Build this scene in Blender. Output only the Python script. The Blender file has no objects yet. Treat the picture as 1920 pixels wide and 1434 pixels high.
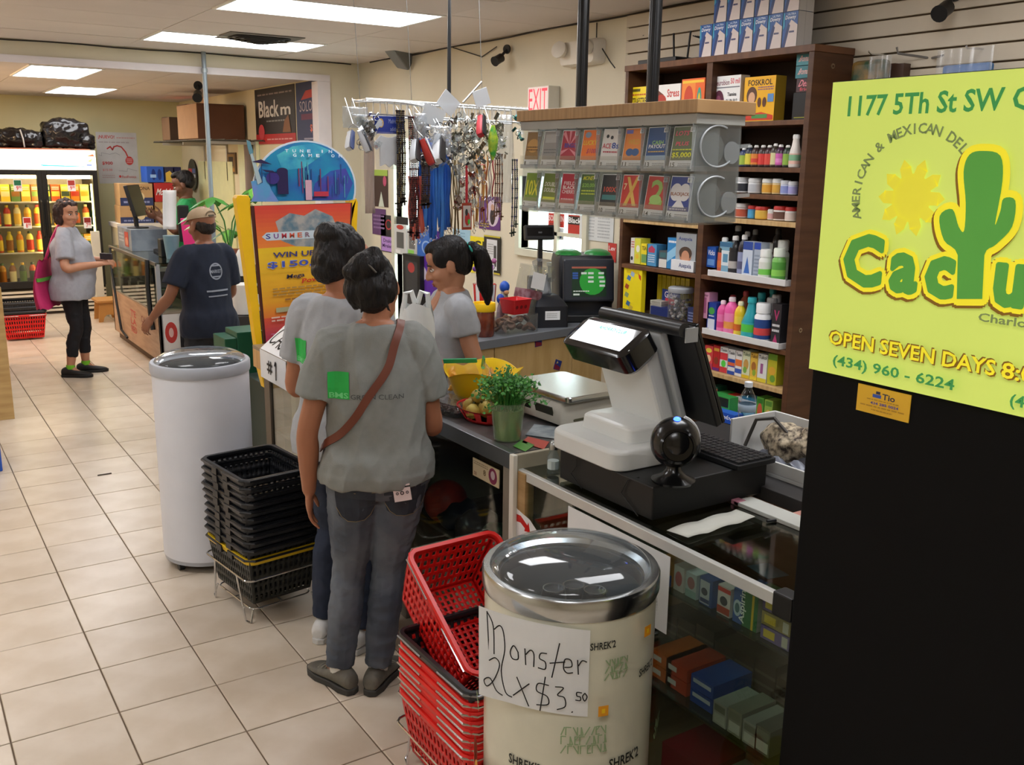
import bpy,bmesh,math,random
import numpy as np
from mathutils import Vector,Matrix,Euler
from math import pi,sin,cos,radians
random.seed(7);RNG=np.random.default_rng(5)
S=bpy.context.scene;COL=S.collection
FPX,PITCH,ROLL,YAW,CH=1790.0,radians(12.9),radians(0.8),radians(33.3),1.80
cf=Vector((sin(YAW)*cos(PITCH),cos(YAW)*cos(PITCH),-sin(PITCH)))
cr0=Vector((cos(YAW),-sin(YAW),0));cu0=cr0.cross(cf)
cr=cr0*cos(ROLL)+cu0*sin(ROLL);cu=cu0*cos(ROLL)-cr0*sin(ROLL)
CC=Vector((0,0,CH))
cd=bpy.data.cameras.new('camera');cam=bpy.data.objects.new('camera',cd);COL.objects.link(cam)
cd.sensor_width=36.0;cd.lens=FPX/1920*36;cd.clip_start=0.05;cd.clip_end=200
Mx=Matrix((cr,cu,-cf)).transposed().to_4x4();Mx.translation=CC;cam.matrix_world=Mx
S.camera=cam
W=bpy.data.worlds.new('world');S.world=W;W.use_nodes=True
bg=W.node_tree.nodes['Background'];bg.inputs[0].default_value=(0.86,0.94,1.0,1);bg.inputs[1].default_value=6.0
S.view_settings.view_transform='Standard';S.view_settings.look='None'
S.view_settings.gamma=1.0;S.view_settings.use_curve_mapping=False
S.view_settings.exposure=0.32
S.cycles.use_denoising=True
S.cycles.max_bounces=10;S.cycles.transparent_max_bounces=24;S.cycles.sample_clamp_indirect=6.0
LAMP=8.5
def ray(x,y):return cf+cr*((x-960)/FPX)-cu*((y-717)/FPX)
def onx(x,y,X):d=ray(x,y);return CC+d*(X/d.x)
def ony(x,y,Y):d=ray(x,y);return CC+d*(Y/d.y)
def onz(x,y,Z):d=ray(x,y);return CC+d*((Z-CH)/d.z)
def ond(x,y,D):return CC+ray(x,y)*D
def lin(h):
 if isinstance(h,str):
  h=h.lstrip('#');c=[int(h[i:i+2],16)/255 for i in (0,2,4)]
 else:c=list(h)
 return tuple(x/12.92 if x<=.04045 else ((x+.055)/1.055)**2.4 for x in c)+(1,)
MATS={}
def mat(col,rough=.55,metal=0.,var=.05,vs=9.,bump=0.,bs=120.,emit=0.,trans=0.,ior=1.45,coat=0.,spec=.5,stretch=None,rnd=0.,key=None,col2=None):
 k=key or (col,rough,metal,var,vs,bump,bs,emit,trans,coat,spec,stretch,rnd,col2)
 if k in MATS:return MATS[k]
 m=bpy.data.materials.new('mat_'+str(len(MATS)));m.use_nodes=True;MATS[k]=m
 nt=m.node_tree;N=nt.nodes;L=nt.links;p=N['Principled BSDF']
 c=lin(col);p.inputs['Roughness'].default_value=rough;p.inputs['Metallic'].default_value=metal
 p.inputs['IOR'].default_value=ior;p.inputs['Specular IOR Level'].default_value=spec
 if trans:p.inputs['Transmission Weight'].default_value=trans
 if coat:p.inputs['Coat Weight'].default_value=coat;p.inputs['Coat Roughness'].default_value=.08
 p.inputs['Base Color'].default_value=c
 if var or bump or col2:
  tc=N.new('ShaderNodeTexCoord');src=tc.outputs['Object']
  if stretch:
   mp=N.new('ShaderNodeMapping');mp.inputs['Scale'].default_value=stretch;L.new(src,mp.inputs['Vector']);src=mp.outputs['Vector']
 if var or col2:
  nz=N.new('ShaderNodeTexNoise');nz.inputs['Scale'].default_value=vs;nz.inputs['Detail'].default_value=4;L.new(src,nz.inputs['Vector'])
  rp=N.new('ShaderNodeValToRGB');e=rp.color_ramp.elements
  if col2:e[0].position=.38;e[1].position=.62;e[0].color=c;e[1].color=lin(col2)
  else:
   e[0].position=.3;e[1].position=.7
   e[0].color=tuple(x*(1-var) for x in c[:3])+(1,);e[1].color=tuple(min(1,x*(1+var)) for x in c[:3])+(1,)
  L.new(nz.outputs['Fac'],rp.inputs['Fac']);out=rp.outputs['Color']
  if rnd:
   oi=N.new('ShaderNodeObjectInfo');hs=N.new('ShaderNodeHueSaturation');mr=N.new('ShaderNodeMapRange')
   mr.inputs['To Min'].default_value=1-rnd;mr.inputs['To Max'].default_value=1+rnd
   L.new(oi.outputs['Random'],mr.inputs['Value']);L.new(mr.outputs['Result'],hs.inputs['Value']);L.new(out,hs.inputs['Color']);out=hs.outputs['Color']
  L.new(out,p.inputs['Base Color'])
 if bump:
  nb=N.new('ShaderNodeTexNoise');nb.inputs['Scale'].default_value=bs;nb.inputs['Detail'].default_value=3;L.new(src,nb.inputs['Vector'])
  bp=N.new('ShaderNodeBump');bp.inputs['Strength'].default_value=bump;bp.inputs['Distance'].default_value=.01
  L.new(nb.outputs['Fac'],bp.inputs['Height']);L.new(bp.outputs['Normal'],p.inputs['Normal'])
 if emit:
  p.inputs['Emission Color'].default_value=c;p.inputs['Emission Strength'].default_value=emit
 return m
def glass(tint='f4faf8',rough=.02,key=None,clear=1.,gloss='ffffff'):
 k=key or ('glass',tint,rough,clear)
 if k in MATS:return MATS[k]
 m=bpy.data.materials.new('mat_glass_'+str(len(MATS)));m.use_nodes=True;MATS[k]=m
 nt=m.node_tree;N=nt.nodes;L=nt.links;N.remove(N['Principled BSDF'])
 o=N['Material Output'];mx=N.new('ShaderNodeMixShader');t=N.new('ShaderNodeBsdfTransparent');g=N.new('ShaderNodeBsdfGlossy');fr=N.new('ShaderNodeMath');lw=N.new('ShaderNodeLayerWeight');lw.inputs[0].default_value=.5;pw=N.new('ShaderNodeMath');pw.operation='POWER';pw.inputs[1].default_value=4.;L.new(lw.outputs['Facing'],pw.inputs[0]);fr.operation='MULTIPLY_ADD';L.new(pw.outputs[0],fr.inputs[0]);fr.inputs[1].default_value=.9;fr.inputs[2].default_value=.05
 t.inputs[0].default_value=lin(tint);g.inputs['Roughness'].default_value=rough;g.inputs[0].default_value=lin(gloss)
 nz=N.new('ShaderNodeTexNoise');nz.inputs['Scale'].default_value=3;mr=N.new('ShaderNodeMapRange');mr.inputs['To Min'].default_value=rough;mr.inputs['To Max'].default_value=rough+.05
 L.new(nz.outputs['Fac'],mr.inputs['Value']);L.new(mr.outputs['Result'],g.inputs['Roughness'])
 L.new(fr.outputs[0],mx.inputs[0]);L.new(t.outputs[0],mx.inputs[1]);L.new(g.outputs[0],mx.inputs[2])
 if clear<1:
  d=N.new('ShaderNodeBsdfDiffuse');d.inputs[0].default_value=lin(tint);m2=N.new('ShaderNodeMixShader');m2.inputs[0].default_value=clear
  L.new(d.outputs[0],m2.inputs[1]);L.new(mx.outputs[0],m2.inputs[2]);L.new(m2.outputs[0],o.inputs[0])
 else:L.new(mx.outputs[0],o.inputs[0])
 return m
def wood(c1,c2,rough=.5,sc=(2,30,2),key=None):
 k=('wood',c1,c2,rough,sc)
 if k in MATS:return MATS[k]
 m=mat(c1,rough,col2=c2,vs=3.0,stretch=sc,bump=.05,bs=6,key=k);return m
MET=lambda c='c9cccf',r=.28:mat(c,r,1.,.04)
CHROME=MET('d4d6d8',.14);STEEL=MET('a9abac',.32);BLK=mat('17181a',.42);DKGREY=mat('3a3c3f',.5)
WHITE=mat('e9e9e6',.45);PAPER=mat('e8e9ea',.8,var=.03);RED=mat('c8201c',.35);YEL=mat('f2c518',.4)
TXT={}
def txtmesh(body,bold=False):
 k=(body,bold)
 if k not in TXT:
  c=bpy.data.curves.new('t','FONT');c.body=body;c.resolution_u=2;c.offset=.02 if bold else 0
  o=bpy.data.objects.new('t',c);me=bpy.data.meshes.new_from_object(o)
  v=np.array([q.co[:2] for q in me.vertices]) if len(me.vertices) else np.zeros((1,2))
  f=[tuple(q.vertices) for q in me.polygons]
  a,b=v.min(0),v.max(0);v=(v-a)/np.maximum(b-a,1e-6)
  TXT[k]=(v,f,(b-a)[0]/max(1e-6,(b-a)[1]))
  bpy.data.objects.remove(o);bpy.data.curves.remove(c);bpy.data.meshes.remove(me)
 return TXT[k]
class MB:
 def __init__(s):s.v=[];s.f=[];s.mi=[];s.mats=[]
 def _m(s,m):
  if m not in s.mats:s.mats.append(m)
  return s.mats.index(m)
 def add(s,vs,fs,m,M=None):
  b=len(s.v);i=s._m(m)
  for p in vs:
   p=Vector(p);s.v.append(tuple(M @ p if M else p))
  for f in fs:s.f.append(tuple(b+j for j in f));s.mi.append(i)
  return s
 def box(s,a,b,m,M=None):
  x0,y0,z0=a;x1,y1,z1=b
  v=[(x0,y0,z0),(x1,y0,z0),(x1,y1,z0),(x0,y1,z0),(x0,y0,z1),(x1,y0,z1),(x1,y1,z1),(x0,y1,z1)]
  return s.add(v,[(0,3,2,1),(4,5,6,7),(0,1,5,4),(1,2,6,5),(2,3,7,6),(3,0,4,7)],m,M)
 def loft(s,rings,m,cap=True,close=True,M=None):
  n=len(rings[0]);v=[p for r in rings for p in r];f=[]
  for i in range(len(rings)-1):
   for j in range(n if close else n-1):
    k=(j+1) % n;f.append((i*n+j,i*n+k,(i+1)*n+k,(i+1)*n+j))
  if cap:f.append(tuple(range(n-1,-1,-1)));f.append(tuple((len(rings)-1)*n+j for j in range(n)))
  return s.add(v,f,m,M)
 def rbox(s,a,b,r,m,n=4,M=None,taper=1.0):
  rr=[]
  for z,k in ((a[2],1.0),(b[2],taper)):
   cx,cy=(a[0]+b[0])/2,(a[1]+b[1])/2;hx,hy=(b[0]-a[0])/2*k,(b[1]-a[1])/2*k
   rr.append([(cx+p[0],cy+p[1],z) for p in rrect(hx,hy,r,n)])
  return s.loft(rr,m,M=M)
 def lathe(s,prof,m,n=16,M=None,c=(0,0,0),cap=True):
  rings=[[(c[0]+r*cos(2*pi*j/n),c[1]+r*sin(2*pi*j/n),c[2]+z) for j in range(n)] for r,z in prof]
  return s.loft(rings,m,cap=cap,M=M)
 def cyl(s,p,q,r,m,n=10,r2=None,cap=True,M=None):
  p,q=Vector(p),Vector(q);d=(q-p).normalized();a=d.orthogonal().normalized();b=d.cross(a);r2=r if r2 is None else r2
  R=[[tuple(o+(a*cos(2*pi*j/n)+b*sin(2*pi*j/n))*rr) for j in range(n)] for o,rr in ((p,r),(q,r2))]
  return s.loft(R,m,cap=cap,M=M)
 def tube(s,pts,r,m,n=6,closed=False,M=None):
  P=[Vector(p) for p in pts];L=len(P);rings=[];a=None
  for i in range(L):
   if closed:t=P[(i+1) % L]-P[i-1]
   else:t=P[min(i+1,L-1)]-P[max(i-1,0)]
   t=t.normalized() if t.length>1e-9 else Vector((0,0,1))
   a=t.orthogonal().normalized() if a is None else (a-t*a.dot(t)).normalized()
   b=t.cross(a);rr=r[i] if isinstance(r,(list,tuple)) else r
   rings.append([tuple(P[i]+(a*cos(2*pi*j/n)+b*sin(2*pi*j/n))*rr) for j in range(n)])
  if closed:rings.append(rings[0])
  return s.loft(rings,m,cap=not closed,M=M)
 def ell(s,c,r,m,n=10,k=7,M=None):
  rx,ry,rz=(r,r,r) if not hasattr(r,'__len__') else r
  rings=[]
  for i in range(k+1):
   t=-pi/2+pi*i/k;ct=max(cos(t),.001)
   rings.append([(c[0]+rx*ct*cos(2*pi*j/n),c[1]+ry*ct*sin(2*pi*j/n),c[2]+rz*sin(t)) for j in range(n)])
  return s.loft(rings,m,M=M)
 def prism(s,pts,d,m,M=None,z=0.):
  n=len(pts);return s.loft([[(p[0],p[1],z) for p in pts],[(p[0],p[1],z+d) for p in pts]],m,M=M)
 def grid(s,fn,nu,nv,m,M=None):
  v=[fn(i/nu,j/nv) for j in range(nv+1) for i in range(nu+1)];w=nu+1
  f=[(j*w+i,j*w+i+1,(j+1)*w+i+1,(j+1)*w+i) for j in range(nv) for i in range(nu)]
  return s.add(v,f,m,M)
 def build(s,name,parent=None,loc=None,rot=None,smooth=35,bev=0,seg=2,solid=0,sub=0):
  me=bpy.data.meshes.new(name);me.from_pydata(s.v,[],s.f)
  for m in s.mats:me.materials.append(m)
  me.polygons.foreach_set('material_index',s.mi)
  if smooth:me.shade_smooth();me.set_sharp_from_angle(angle=radians(smooth))
  me.update();o=bpy.data.objects.new(name,me);COL.objects.link(o)
  if parent:o.parent=parent
  if loc is not None:o.location=loc
  if rot is not None:o.rotation_euler=rot if hasattr(rot,'__len__') else (0,0,rot)
  if solid:q=o.modifiers.new('solid','SOLIDIFY');q.thickness=solid;q.offset=0
  if bev:q=o.modifiers.new('bevel','BEVEL');q.width=bev;q.segments=seg;q.limit_method='ANGLE';q.angle_limit=radians(40);q.harden_normals=False
  if sub:q=o.modifiers.new('sub','SUBSURF');q.levels=sub;q.render_levels=sub
  return o
def rrect(hx,hy,r,n=4):
 o=[]
 for cx,cy,a0 in ((hx-r,hy-r,0),(-hx+r,hy-r,pi/2),(-hx+r,-hy+r,pi),(hx-r,-hy+r,1.5*pi)):
  for i in range(n+1):a=a0+pi/2*i/n;o.append((cx+r*cos(a),cy+r*sin(a)))
 return o
class Panel:
 """flat print on a face: u right, v up, both 0..1; every layer sits a hair above the one before"""
 def __init__(s,mb,o,U,V,lift=.0006,curve=None):
  s.b=mb;s.o=Vector(o);s.U=Vector(U);s.V=Vector(V);s.n=s.U.cross(s.V).normalized();s.h=lift;s.st=lift;s.curve=curve
 def P(s,u,v):
  if s.curve:return tuple(s.curve(u,v,s.h))
  return tuple(s.o+s.U*u+s.V*v+s.n*s.h)
 def up(s):s.h+=s.st*.5
 def rect(s,u0,v0,u1,v1,m,n=None):
  n=n or (8 if s.curve else 1)
  for i in range(n):
   a=u0+(u1-u0)*i/n;c=u0+(u1-u0)*(i+1)/n
   s.b.add([s.P(a,v0),s.P(c,v0),s.P(c,v1),s.P(a,v1)],[(0,1,2,3)],m)
  s.up();return s
 def poly(s,pts,m):s.b.add([s.P(*p) for p in pts],[tuple(range(len(pts)))],m);s.up();return s
 def disc(s,u,v,ru,rv,m,n=18,a0=0,a1=2*pi):
  return s.poly([(u+ru*cos(a0+(a1-a0)*i/n),v+rv*sin(a0+(a1-a0)*i/n)) for i in range(n if abs(a1-a0-2*pi)<1e-6 else n+1)],m)
 def ring(s,u,v,ru,rv,k,m,n=24,a0=0,a1=2*pi):
  for i in range(n):
   a=a0+(a1-a0)*i/n;c=a0+(a1-a0)*(i+1)/n
   s.b.add([s.P(u+ru*cos(a),v+rv*sin(a)),s.P(u+ru*cos(c),v+rv*sin(c)),s.P(u+ru*k*cos(c),v+rv*k*sin(c)),s.P(u+ru*k*cos(a),v+rv*k*sin(a))],[(0,1,2,3)],m)
  s.up();return s
 def text(s,body,u0,v0,u1,v1,m,bold=False,skew=0.,rot=0.):
  tv,tf,_=txtmesh(body,bold);pts=[]
  for a,b in tv:pts.append((u0+(u1-u0)*a+skew*(v1-v0)*b,v0+(v1-v0)*b+rot*(u1-u0)*a))
  s.b.add([s.P(*p) for p in pts],tf,m);s.up();return s
 def line(s,pts,w,m):
  lu,lv=s.U.length,s.V.length
  for (a,b),(c,d) in zip(pts[:-1],pts[1:]):
   dx,dy=(c-a)*lu,(d-b)*lv;l=math.hypot(dx,dy) or 1;nx,ny=-dy/l*w/2/lu,dx/l*w/2/lv;ex,ey=dx/l*w*.3/lu,dy/l*w*.3/lv
   s.b.add([s.P(a+nx-ex,b+ny-ey),s.P(a-nx-ex,b-ny-ey),s.P(c-nx+ex,d-ny+ey),s.P(c+nx+ex,d+ny+ey)],[(0,1,2,3)],m)
  s.up();return s
 def scribble(s,u0,v0,u1,v1,rows,m,fill=.45):
  for i in range(rows):
   y=v1-(v1-v0)*(i+.5)/rows;h=(v1-v0)/rows*fill;x=u0
   while x<u1:
    w=(u1-u0)*random.uniform(.05,.16);s.b.add([s.P(x,y-h/2),s.P(min(x+w,u1),y-h/2),s.P(min(x+w,u1),y+h/2),s.P(x,y+h/2)],[(0,1,2,3)],m);x+=w+(u1-u0)*.025
  s.up();return s
def thing(name,label,cat,loc=(0,0,0),rot=0.,group=None):
 o=bpy.data.objects.new(name,None);o.empty_display_size=.05;COL.objects.link(o);o.location=loc
 o.rotation_euler=rot if hasattr(rot,'__len__') else (0,0,rot)
 o['label']=label;o['category']=cat
 if group:o['group']=group
 return o
def tag(o,label,cat,group=None):
 o['label']=label;o['category']=cat
 if group:o['group']=group
 return o
def struct(o):o['kind']='structure';return o
def catmull2(P,k):
 o=[]
 for i in range(1,len(P)-2):
  a,b_,c_,d=[np.array(P[i+j],float) for j in (-1,0,1,2)]
  for t in np.linspace(0,1,k,endpoint=False):o.append(.5*(2*b_+(c_-a)*t+(2*a-5*b_+4*c_-d)*t*t+(3*b_-a-3*c_+d)*t**3))
 return o+[np.array(P[-2],float)]
def smooth2(p):return [tuple(v) for v in catmull2([p[0]]+list(p)+[p[-1]],5)] if len(p)>2 else list(p)
def dup(root,loc,rot,label,group=None):
 def cp(o,par):
  c=o.copy();COL.objects.link(c)
  if par:c.parent=par
  for ch in o.children:cp(ch,c)
  return c
 r=cp(root,None);r.location=loc;r.rotation_euler=rot if hasattr(rot,'__len__') else (0,0,rot);r['label']=label
 if group:r['group']=group
 return r
def lift(o,d):o.location.z+=d;return o
# ================================================================== the room
CEIL,FCEIL,WX,FWX,PY,FY,LX,BY=2.66,2.52,3.78,3.42,8.35,13.2,-3.6,-2.6
CREAM=mat('d6cdb6',.75,var=.03,vs=3,bump=.03,bs=300);FCREAM=mat('d8cdac',.75,var=.03,vs=3);TRIMW=mat('dcd4d6',.6,var=.03)
b=MB();b.box((LX-.2,BY-.2,-.06),(WX+.2,FY+.2,-.004),mat('6b5a48',.9,var=.2,vs=4));floor=struct(b.build('floor',smooth=0))
TILE=mat('d6c8b6',.3,rnd=.05,col2='cbbba6',vs=5,bump=.04,bs=25,key='tile')
tx,ty,gx,gy=.3236,.3283,.162,2.767
def tile_mb(w,d):
 q=.005;t=MB();r0=[(-w/2+q/2,-d/2+q/2),(w/2-q/2,-d/2+q/2),(w/2-q/2,d/2-q/2),(-w/2+q/2,d/2-q/2)]
 t.loft([[(x,y,-.006) for x,y in r0],[(x,y,-.0012) for x,y in r0],[(x-math.copysign(.002,x),y-math.copysign(.002,y),0) for x,y in r0]],TILE);return t
proto=None;rest=MB();T0=tile_mb(tx,ty)
for i in range(-12,12):
 for j in range(-16,32):
  x,y=gx+(i+.5)*tx,gy+(j+.5)*ty
  if not (LX<x<WX and BY<y<FY):continue
  vis=False
  for sx,sy in ((-.5,-.5),(.5,-.5),(.5,.5),(-.5,.5),(0,0)):
   d=Vector((x+sx*tx,y+sy*ty,0))-CC;z=d.dot(cf)
   if z>.1:
    px,py=960+FPX*d.dot(cr)/z,717-FPX*d.dot(cu)/z
    if-10<px<1100 and 560<py<1445 and x<2.05:vis=True
  if vis:
   if proto is None:proto=T0.build('tile',floor,smooth=0);o=proto
   else:o=proto.copy();COL.objects.link(o)
   o.location=(x,y,random.uniform(-.0006,.0006));o.rotation_euler=(random.uniform(-.0012,.0012),random.uniform(-.0012,.0012),0)
  else:rest.add([(p[0]+x,p[1]+y,p[2]) for p in T0.v],T0.f,TILE)
o=rest.build('tile_field',floor,smooth=0);o['kind']='stuff'
GRIDM=mat('b9aca0',.6)
b=MB();b.box((LX-.2,BY-.2,CEIL+.012),(WX+.2,PY+.1,CEIL+.1),GRIDM);ceiling=struct(b.build('ceiling',smooth=0))
b=MB();b.box((LX-.2,PY+.1,FCEIL+.012),(WX+.2,FY+.2,FCEIL+.1),GRIDM);fceil=struct(b.build('ceiling_rear',smooth=0))
PANELM=mat('d4cac4',.85,var=.03,vs=2,rnd=.025,bump=.1,bs=260,key='panel')
def panels(parent,xs,ys,z,lamps,seen):
 rest=MB();protos={}
 for x0,x1 in zip(xs[:-1],xs[1:]):
  for y0,y1 in zip(ys[:-1],ys[1:]):
   if any(abs((x0+x1)/2-lx)<.3 and abs((y0+y1)/2-ly)<.3 for lx,ly in lamps):continue
   w,d=x1-x0-.006,y1-y0-.006;cx,cy=(x0+x1)/2,(y0+y1)/2
   if seen(cx,cy):
    k=(round(w,3),round(d,3))
    if k not in protos:t=MB();t.box((-w/2,-d/2,0),(w/2,d/2,.011),PANELM);protos[k]=t.build('ceiling_panel',parent,smooth=0);o=protos[k]
    else:o=protos[k].copy();COL.objects.link(o)
    o.location=(cx,cy,z+random.uniform(0,.0025));o.rotation_euler=(random.uniform(-.002,.002),random.uniform(-.001,.001),0)
   else:rest.box((cx-w/2,cy-d/2,z),(cx+w/2,cy+d/2,z+.011),PANELM)
 if rest.v:o=rest.build('ceiling_panel_field',parent,smooth=0);o['kind']='stuff'
LN=[(2.36,7.425),(2.36,5.595),(2.36,3.765),(2.36,1.935),(-.08,7.425),(-.08,3.765),(-.08,.1),(2.36,.1),(-2.5,5.6),(-2.5,1.9)]
xs=[LX,-3.12,-1.9,-.68,.54,1.76,2.98,WX];ys=[5.29+.61*k for k in range(-13,6)];ys=[BY]+[y for y in ys if y>BY+.1]+[PY]
LN2=[(lx+.0,ly) for lx,ly in LN]
panels(ceiling,xs,ys,CEIL,[(1.15 if abs(lx+.08)<.01 else lx,ly) for lx,ly in LN2 if abs(lx+.08)>.01]+[(-.07,ly) for lx,ly in LN2 if abs(lx+.08)<.01],lambda x,y:y>4.2 and x>.2)
LF=[(1.41,9.42),(1.99,11.76),(-.6,9.42),(-.6,11.76)]
panels(fceil,[LX,-2.4,-1.2,-.3,.22,.83,1.14,1.69,2.27,2.85,FWX],[PY+.12,8.8,10.04,11.13,12.39,FY],FCEIL,[],lambda x,y:x>.3)
LAMPM=mat('fbfcff',.4,var=0,emit=LAMP)
def lamp(x,y,w,d,z,label):
 t=thing('ceiling_light',label,'ceiling light',(x,y,z),0,'fluorescent ceiling panels')
 f=MB()
 for a,c in (((-w/2-.02,-d/2-.02),(w/2+.02,-d/2)),((-w/2-.02,d/2),(w/2+.02,d/2+.02)),((-w/2-.02,-d/2),(-w/2,d/2)),((w/2,-d/2),(w/2+.02,d/2))):
  f.box((a[0],a[1],-.008),(c[0],c[1],.004),WHITE)
 f.build('frame',t,smooth=0)
 g=MB();g.box((-w/2,-d/2,-.005),(w/2,d/2,.002),LAMPM);g.build('diffuser',t,smooth=0)
LLAB=['bright fluorescent ceiling panel with an air vent at its edge','bright fluorescent ceiling panel cut by the top of the photo']
PL_=['over the register','above the red baskets','of the left aisle near the partition','of the left aisle midway','over the photographer','over the black cooler','by the left wall, farther','by the left wall, nearer']
for i,(x,y) in enumerate(LN):lamp(x,y,1.18,.57,CEIL,LLAB[i] if i<2 else 'fluorescent ceiling panel out of the frame '+PL_[i-2])
lamp(LF[0][0],LF[0][1],.53,1.24,FCEIL,'bright ceiling panel in the rear room, the nearer one at left')
lamp(LF[1][0],LF[1][1],.53,1.24,FCEIL,'bright ceiling panel in the rear room in front of the green wall')
for x,y in LF[2:]:lamp(x,y,.53,1.24,FCEIL,'ceiling panel of the rear room out of the frame, '+('nearer' if y<10 else 'farther')+' one')
WIN=(4.93,5.66,1.22,1.72)
DOOR=(7.15,7.62,.05,2.0)
def wall_with_holes(name,x0,x1,y0,y1,z1,holes,m):
 b=MB();yy=sorted({y0,y1}|{h[0] for h in holes}|{h[1] for h in holes})
 for a,c in zip(yy[:-1],yy[1:]):
  hs=[h for h in holes if h[0]<=a+1e-6 and h[1]>=c-1e-6]
  if not hs:b.box((x0,a,0),(x1,c,z1),m)
  else:
   h=hs[0];b.box((x0,a,0),(x1,c,h[2]),m);b.box((x0,a,h[3]),(x1,c,z1),m)
 return struct(b.build(name,smooth=0))
wr=wall_with_holes('wall_right',WX,WX+.14,BY,PY,CEIL+.05,[WIN,DOOR],CREAM)
b=MB();b.box((FWX,PY+.1,0),(FWX+.14,FY,FCEIL+.05),FCREAM);struct(b.build('wall_rear_right',smooth=0))
b=MB();b.box((LX,FY,0),(WX,FY+.14,FCEIL+.05),mat('cdc79c',.75,var=.03,vs=3));struct(b.build('wall_far',smooth=0))
b=MB();b.box((LX-.14,BY,0),(LX,FY,CEIL+.05),CREAM);struct(b.build('wall_left',smooth=0))
b=MB();b.box((LX,BY-.14,0),(WX,BY,CEIL+.05),CREAM);struct(b.build('wall_near',smooth=0))
JX=3.42
b=MB();b.box((JX,PY,0),(WX,PY+.1,CEIL+.03),CREAM);b.box((LX,PY,2.5),(JX,PY+.1,CEIL+.03),CREAM);struct(b.build('wall_partition',smooth=0))
b=MB();b.box((LX,PY-.02,2.49),(JX+.07,PY-.001,2.545),TRIMW);b.box((JX-.05,PY-.02,0),(JX+.07,PY-.001,2.489),TRIMW);b.box((JX-.05,PY-.001,0),(JX-.001,PY+.12,2.489),TRIMW);struct(b.build('trim_1',smooth=0))
b=MB();b.box((WX-.012,2.0,0),(WX,PY,.1),mat('8c7b62',.6));struct(b.build('baseboard_right',smooth=0))
b=MB();b.tube([(WX-.006,y,CEIL-.006+.004*sin(y*5)) for y in np.arange(3.6,PY,.25)],.006,mat('3c3733',.7),n=5);b.tube([(x,PY-.006,CEIL-.008+.004*sin(x*6)) for x in np.arange(.2,WX,.25)],.005,mat('3c3733',.7),n=5)
struct(b.build('trim_2'))
b=MB()
for pts in ([(WX-.008,6.62,CEIL-.01),(WX-.008,6.2,CEIL-.11),(WX-.02,5.98,CEIL-.06)],[(WX-.008,4.86,CEIL-.02),(WX-.03,4.83,CEIL-.12),(WX-.02,4.7,CEIL-.26),(WX-.05,4.62,CEIL-.3)],[(WX-.006,4.0,CEIL-.02),(WX-.008,4.25,CEIL-.1),(WX-.03,4.4,CEIL-.14)]):
 b.tube(pts,.004,mat('2c2b2a',.6),n=5)
tag(b.build('cable'),'thin dark cables drooping from the ceiling edge along the right wall','cable')
b=MB();y0,y1,z0,z1=WIN;wm=mat('cfcdb9',.5)
for a,c in (((y0-.05,z0-.05),(y1+.05,z0)),((y0-.05,z1),(y1+.05,z1+.05)),((y0-.05,z0),(y0,z1)),((y1,z0),(y1+.05,z1))):b.box((WX-.025,a[0],a[1]),(WX+.06,c[0],c[1]),wm)
win=struct(b.build('window_1',smooth=0,bev=.003));b=MB()
b.box((WX+.03,(y0+y1)/2-.02,z0),(WX+.055,(y0+y1)/2+.02,z1),wm);b.box((WX+.03,y0,1.33),(WX+.055,y1,1.355),wm);b.build('mullion',win,smooth=0)
b=MB();b.box((WX+.06,y0,z0),(WX+.064,y1,z1),glass());b.build('pane',win,smooth=0)
y0,y1,z0,z1=DOOR;b=MB()
for a,c in (((y0-.06,0),(y0,z1+.06)),((y1,0),(y1+.06,z1+.06)),((y0,z1),(y1,z1+.06))):b.box((WX-.03,a[0],a[1]),(WX+.05,c[0],c[1]),wm)
dr=struct(b.build('door_1',smooth=0,bev=.003));b=MB();b.box((WX+.05,y0,0),(WX+.056,y1,z1),glass());b.build('pane',dr,smooth=0)
SLATM=mat('c9bda9',.6,var=.03,rnd=.02,key='slat');b=MB();b.box((WX-.012,.5,1.2),(WX-.001,4.55,CEIL-.01),mat('6d5a45',.8));sb=struct(b.build('trim_3',smooth=0))
pr=None;z=1.22;k=0
while z<CEIL-.02:
 h=min(.064,CEIL-.012-z)
 if pr is None:t=MB();t.box((-.02,-2.025,0),(0,2.025,.064),SLATM);pr=t.build('slat',sb,smooth=0,bev=.003);o=pr
 else:o=pr.copy();COL.objects.link(o)
 o.location=(WX-.012,2.525,z);o.scale.z=h/.064;z+=.0715;k+=1
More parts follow.
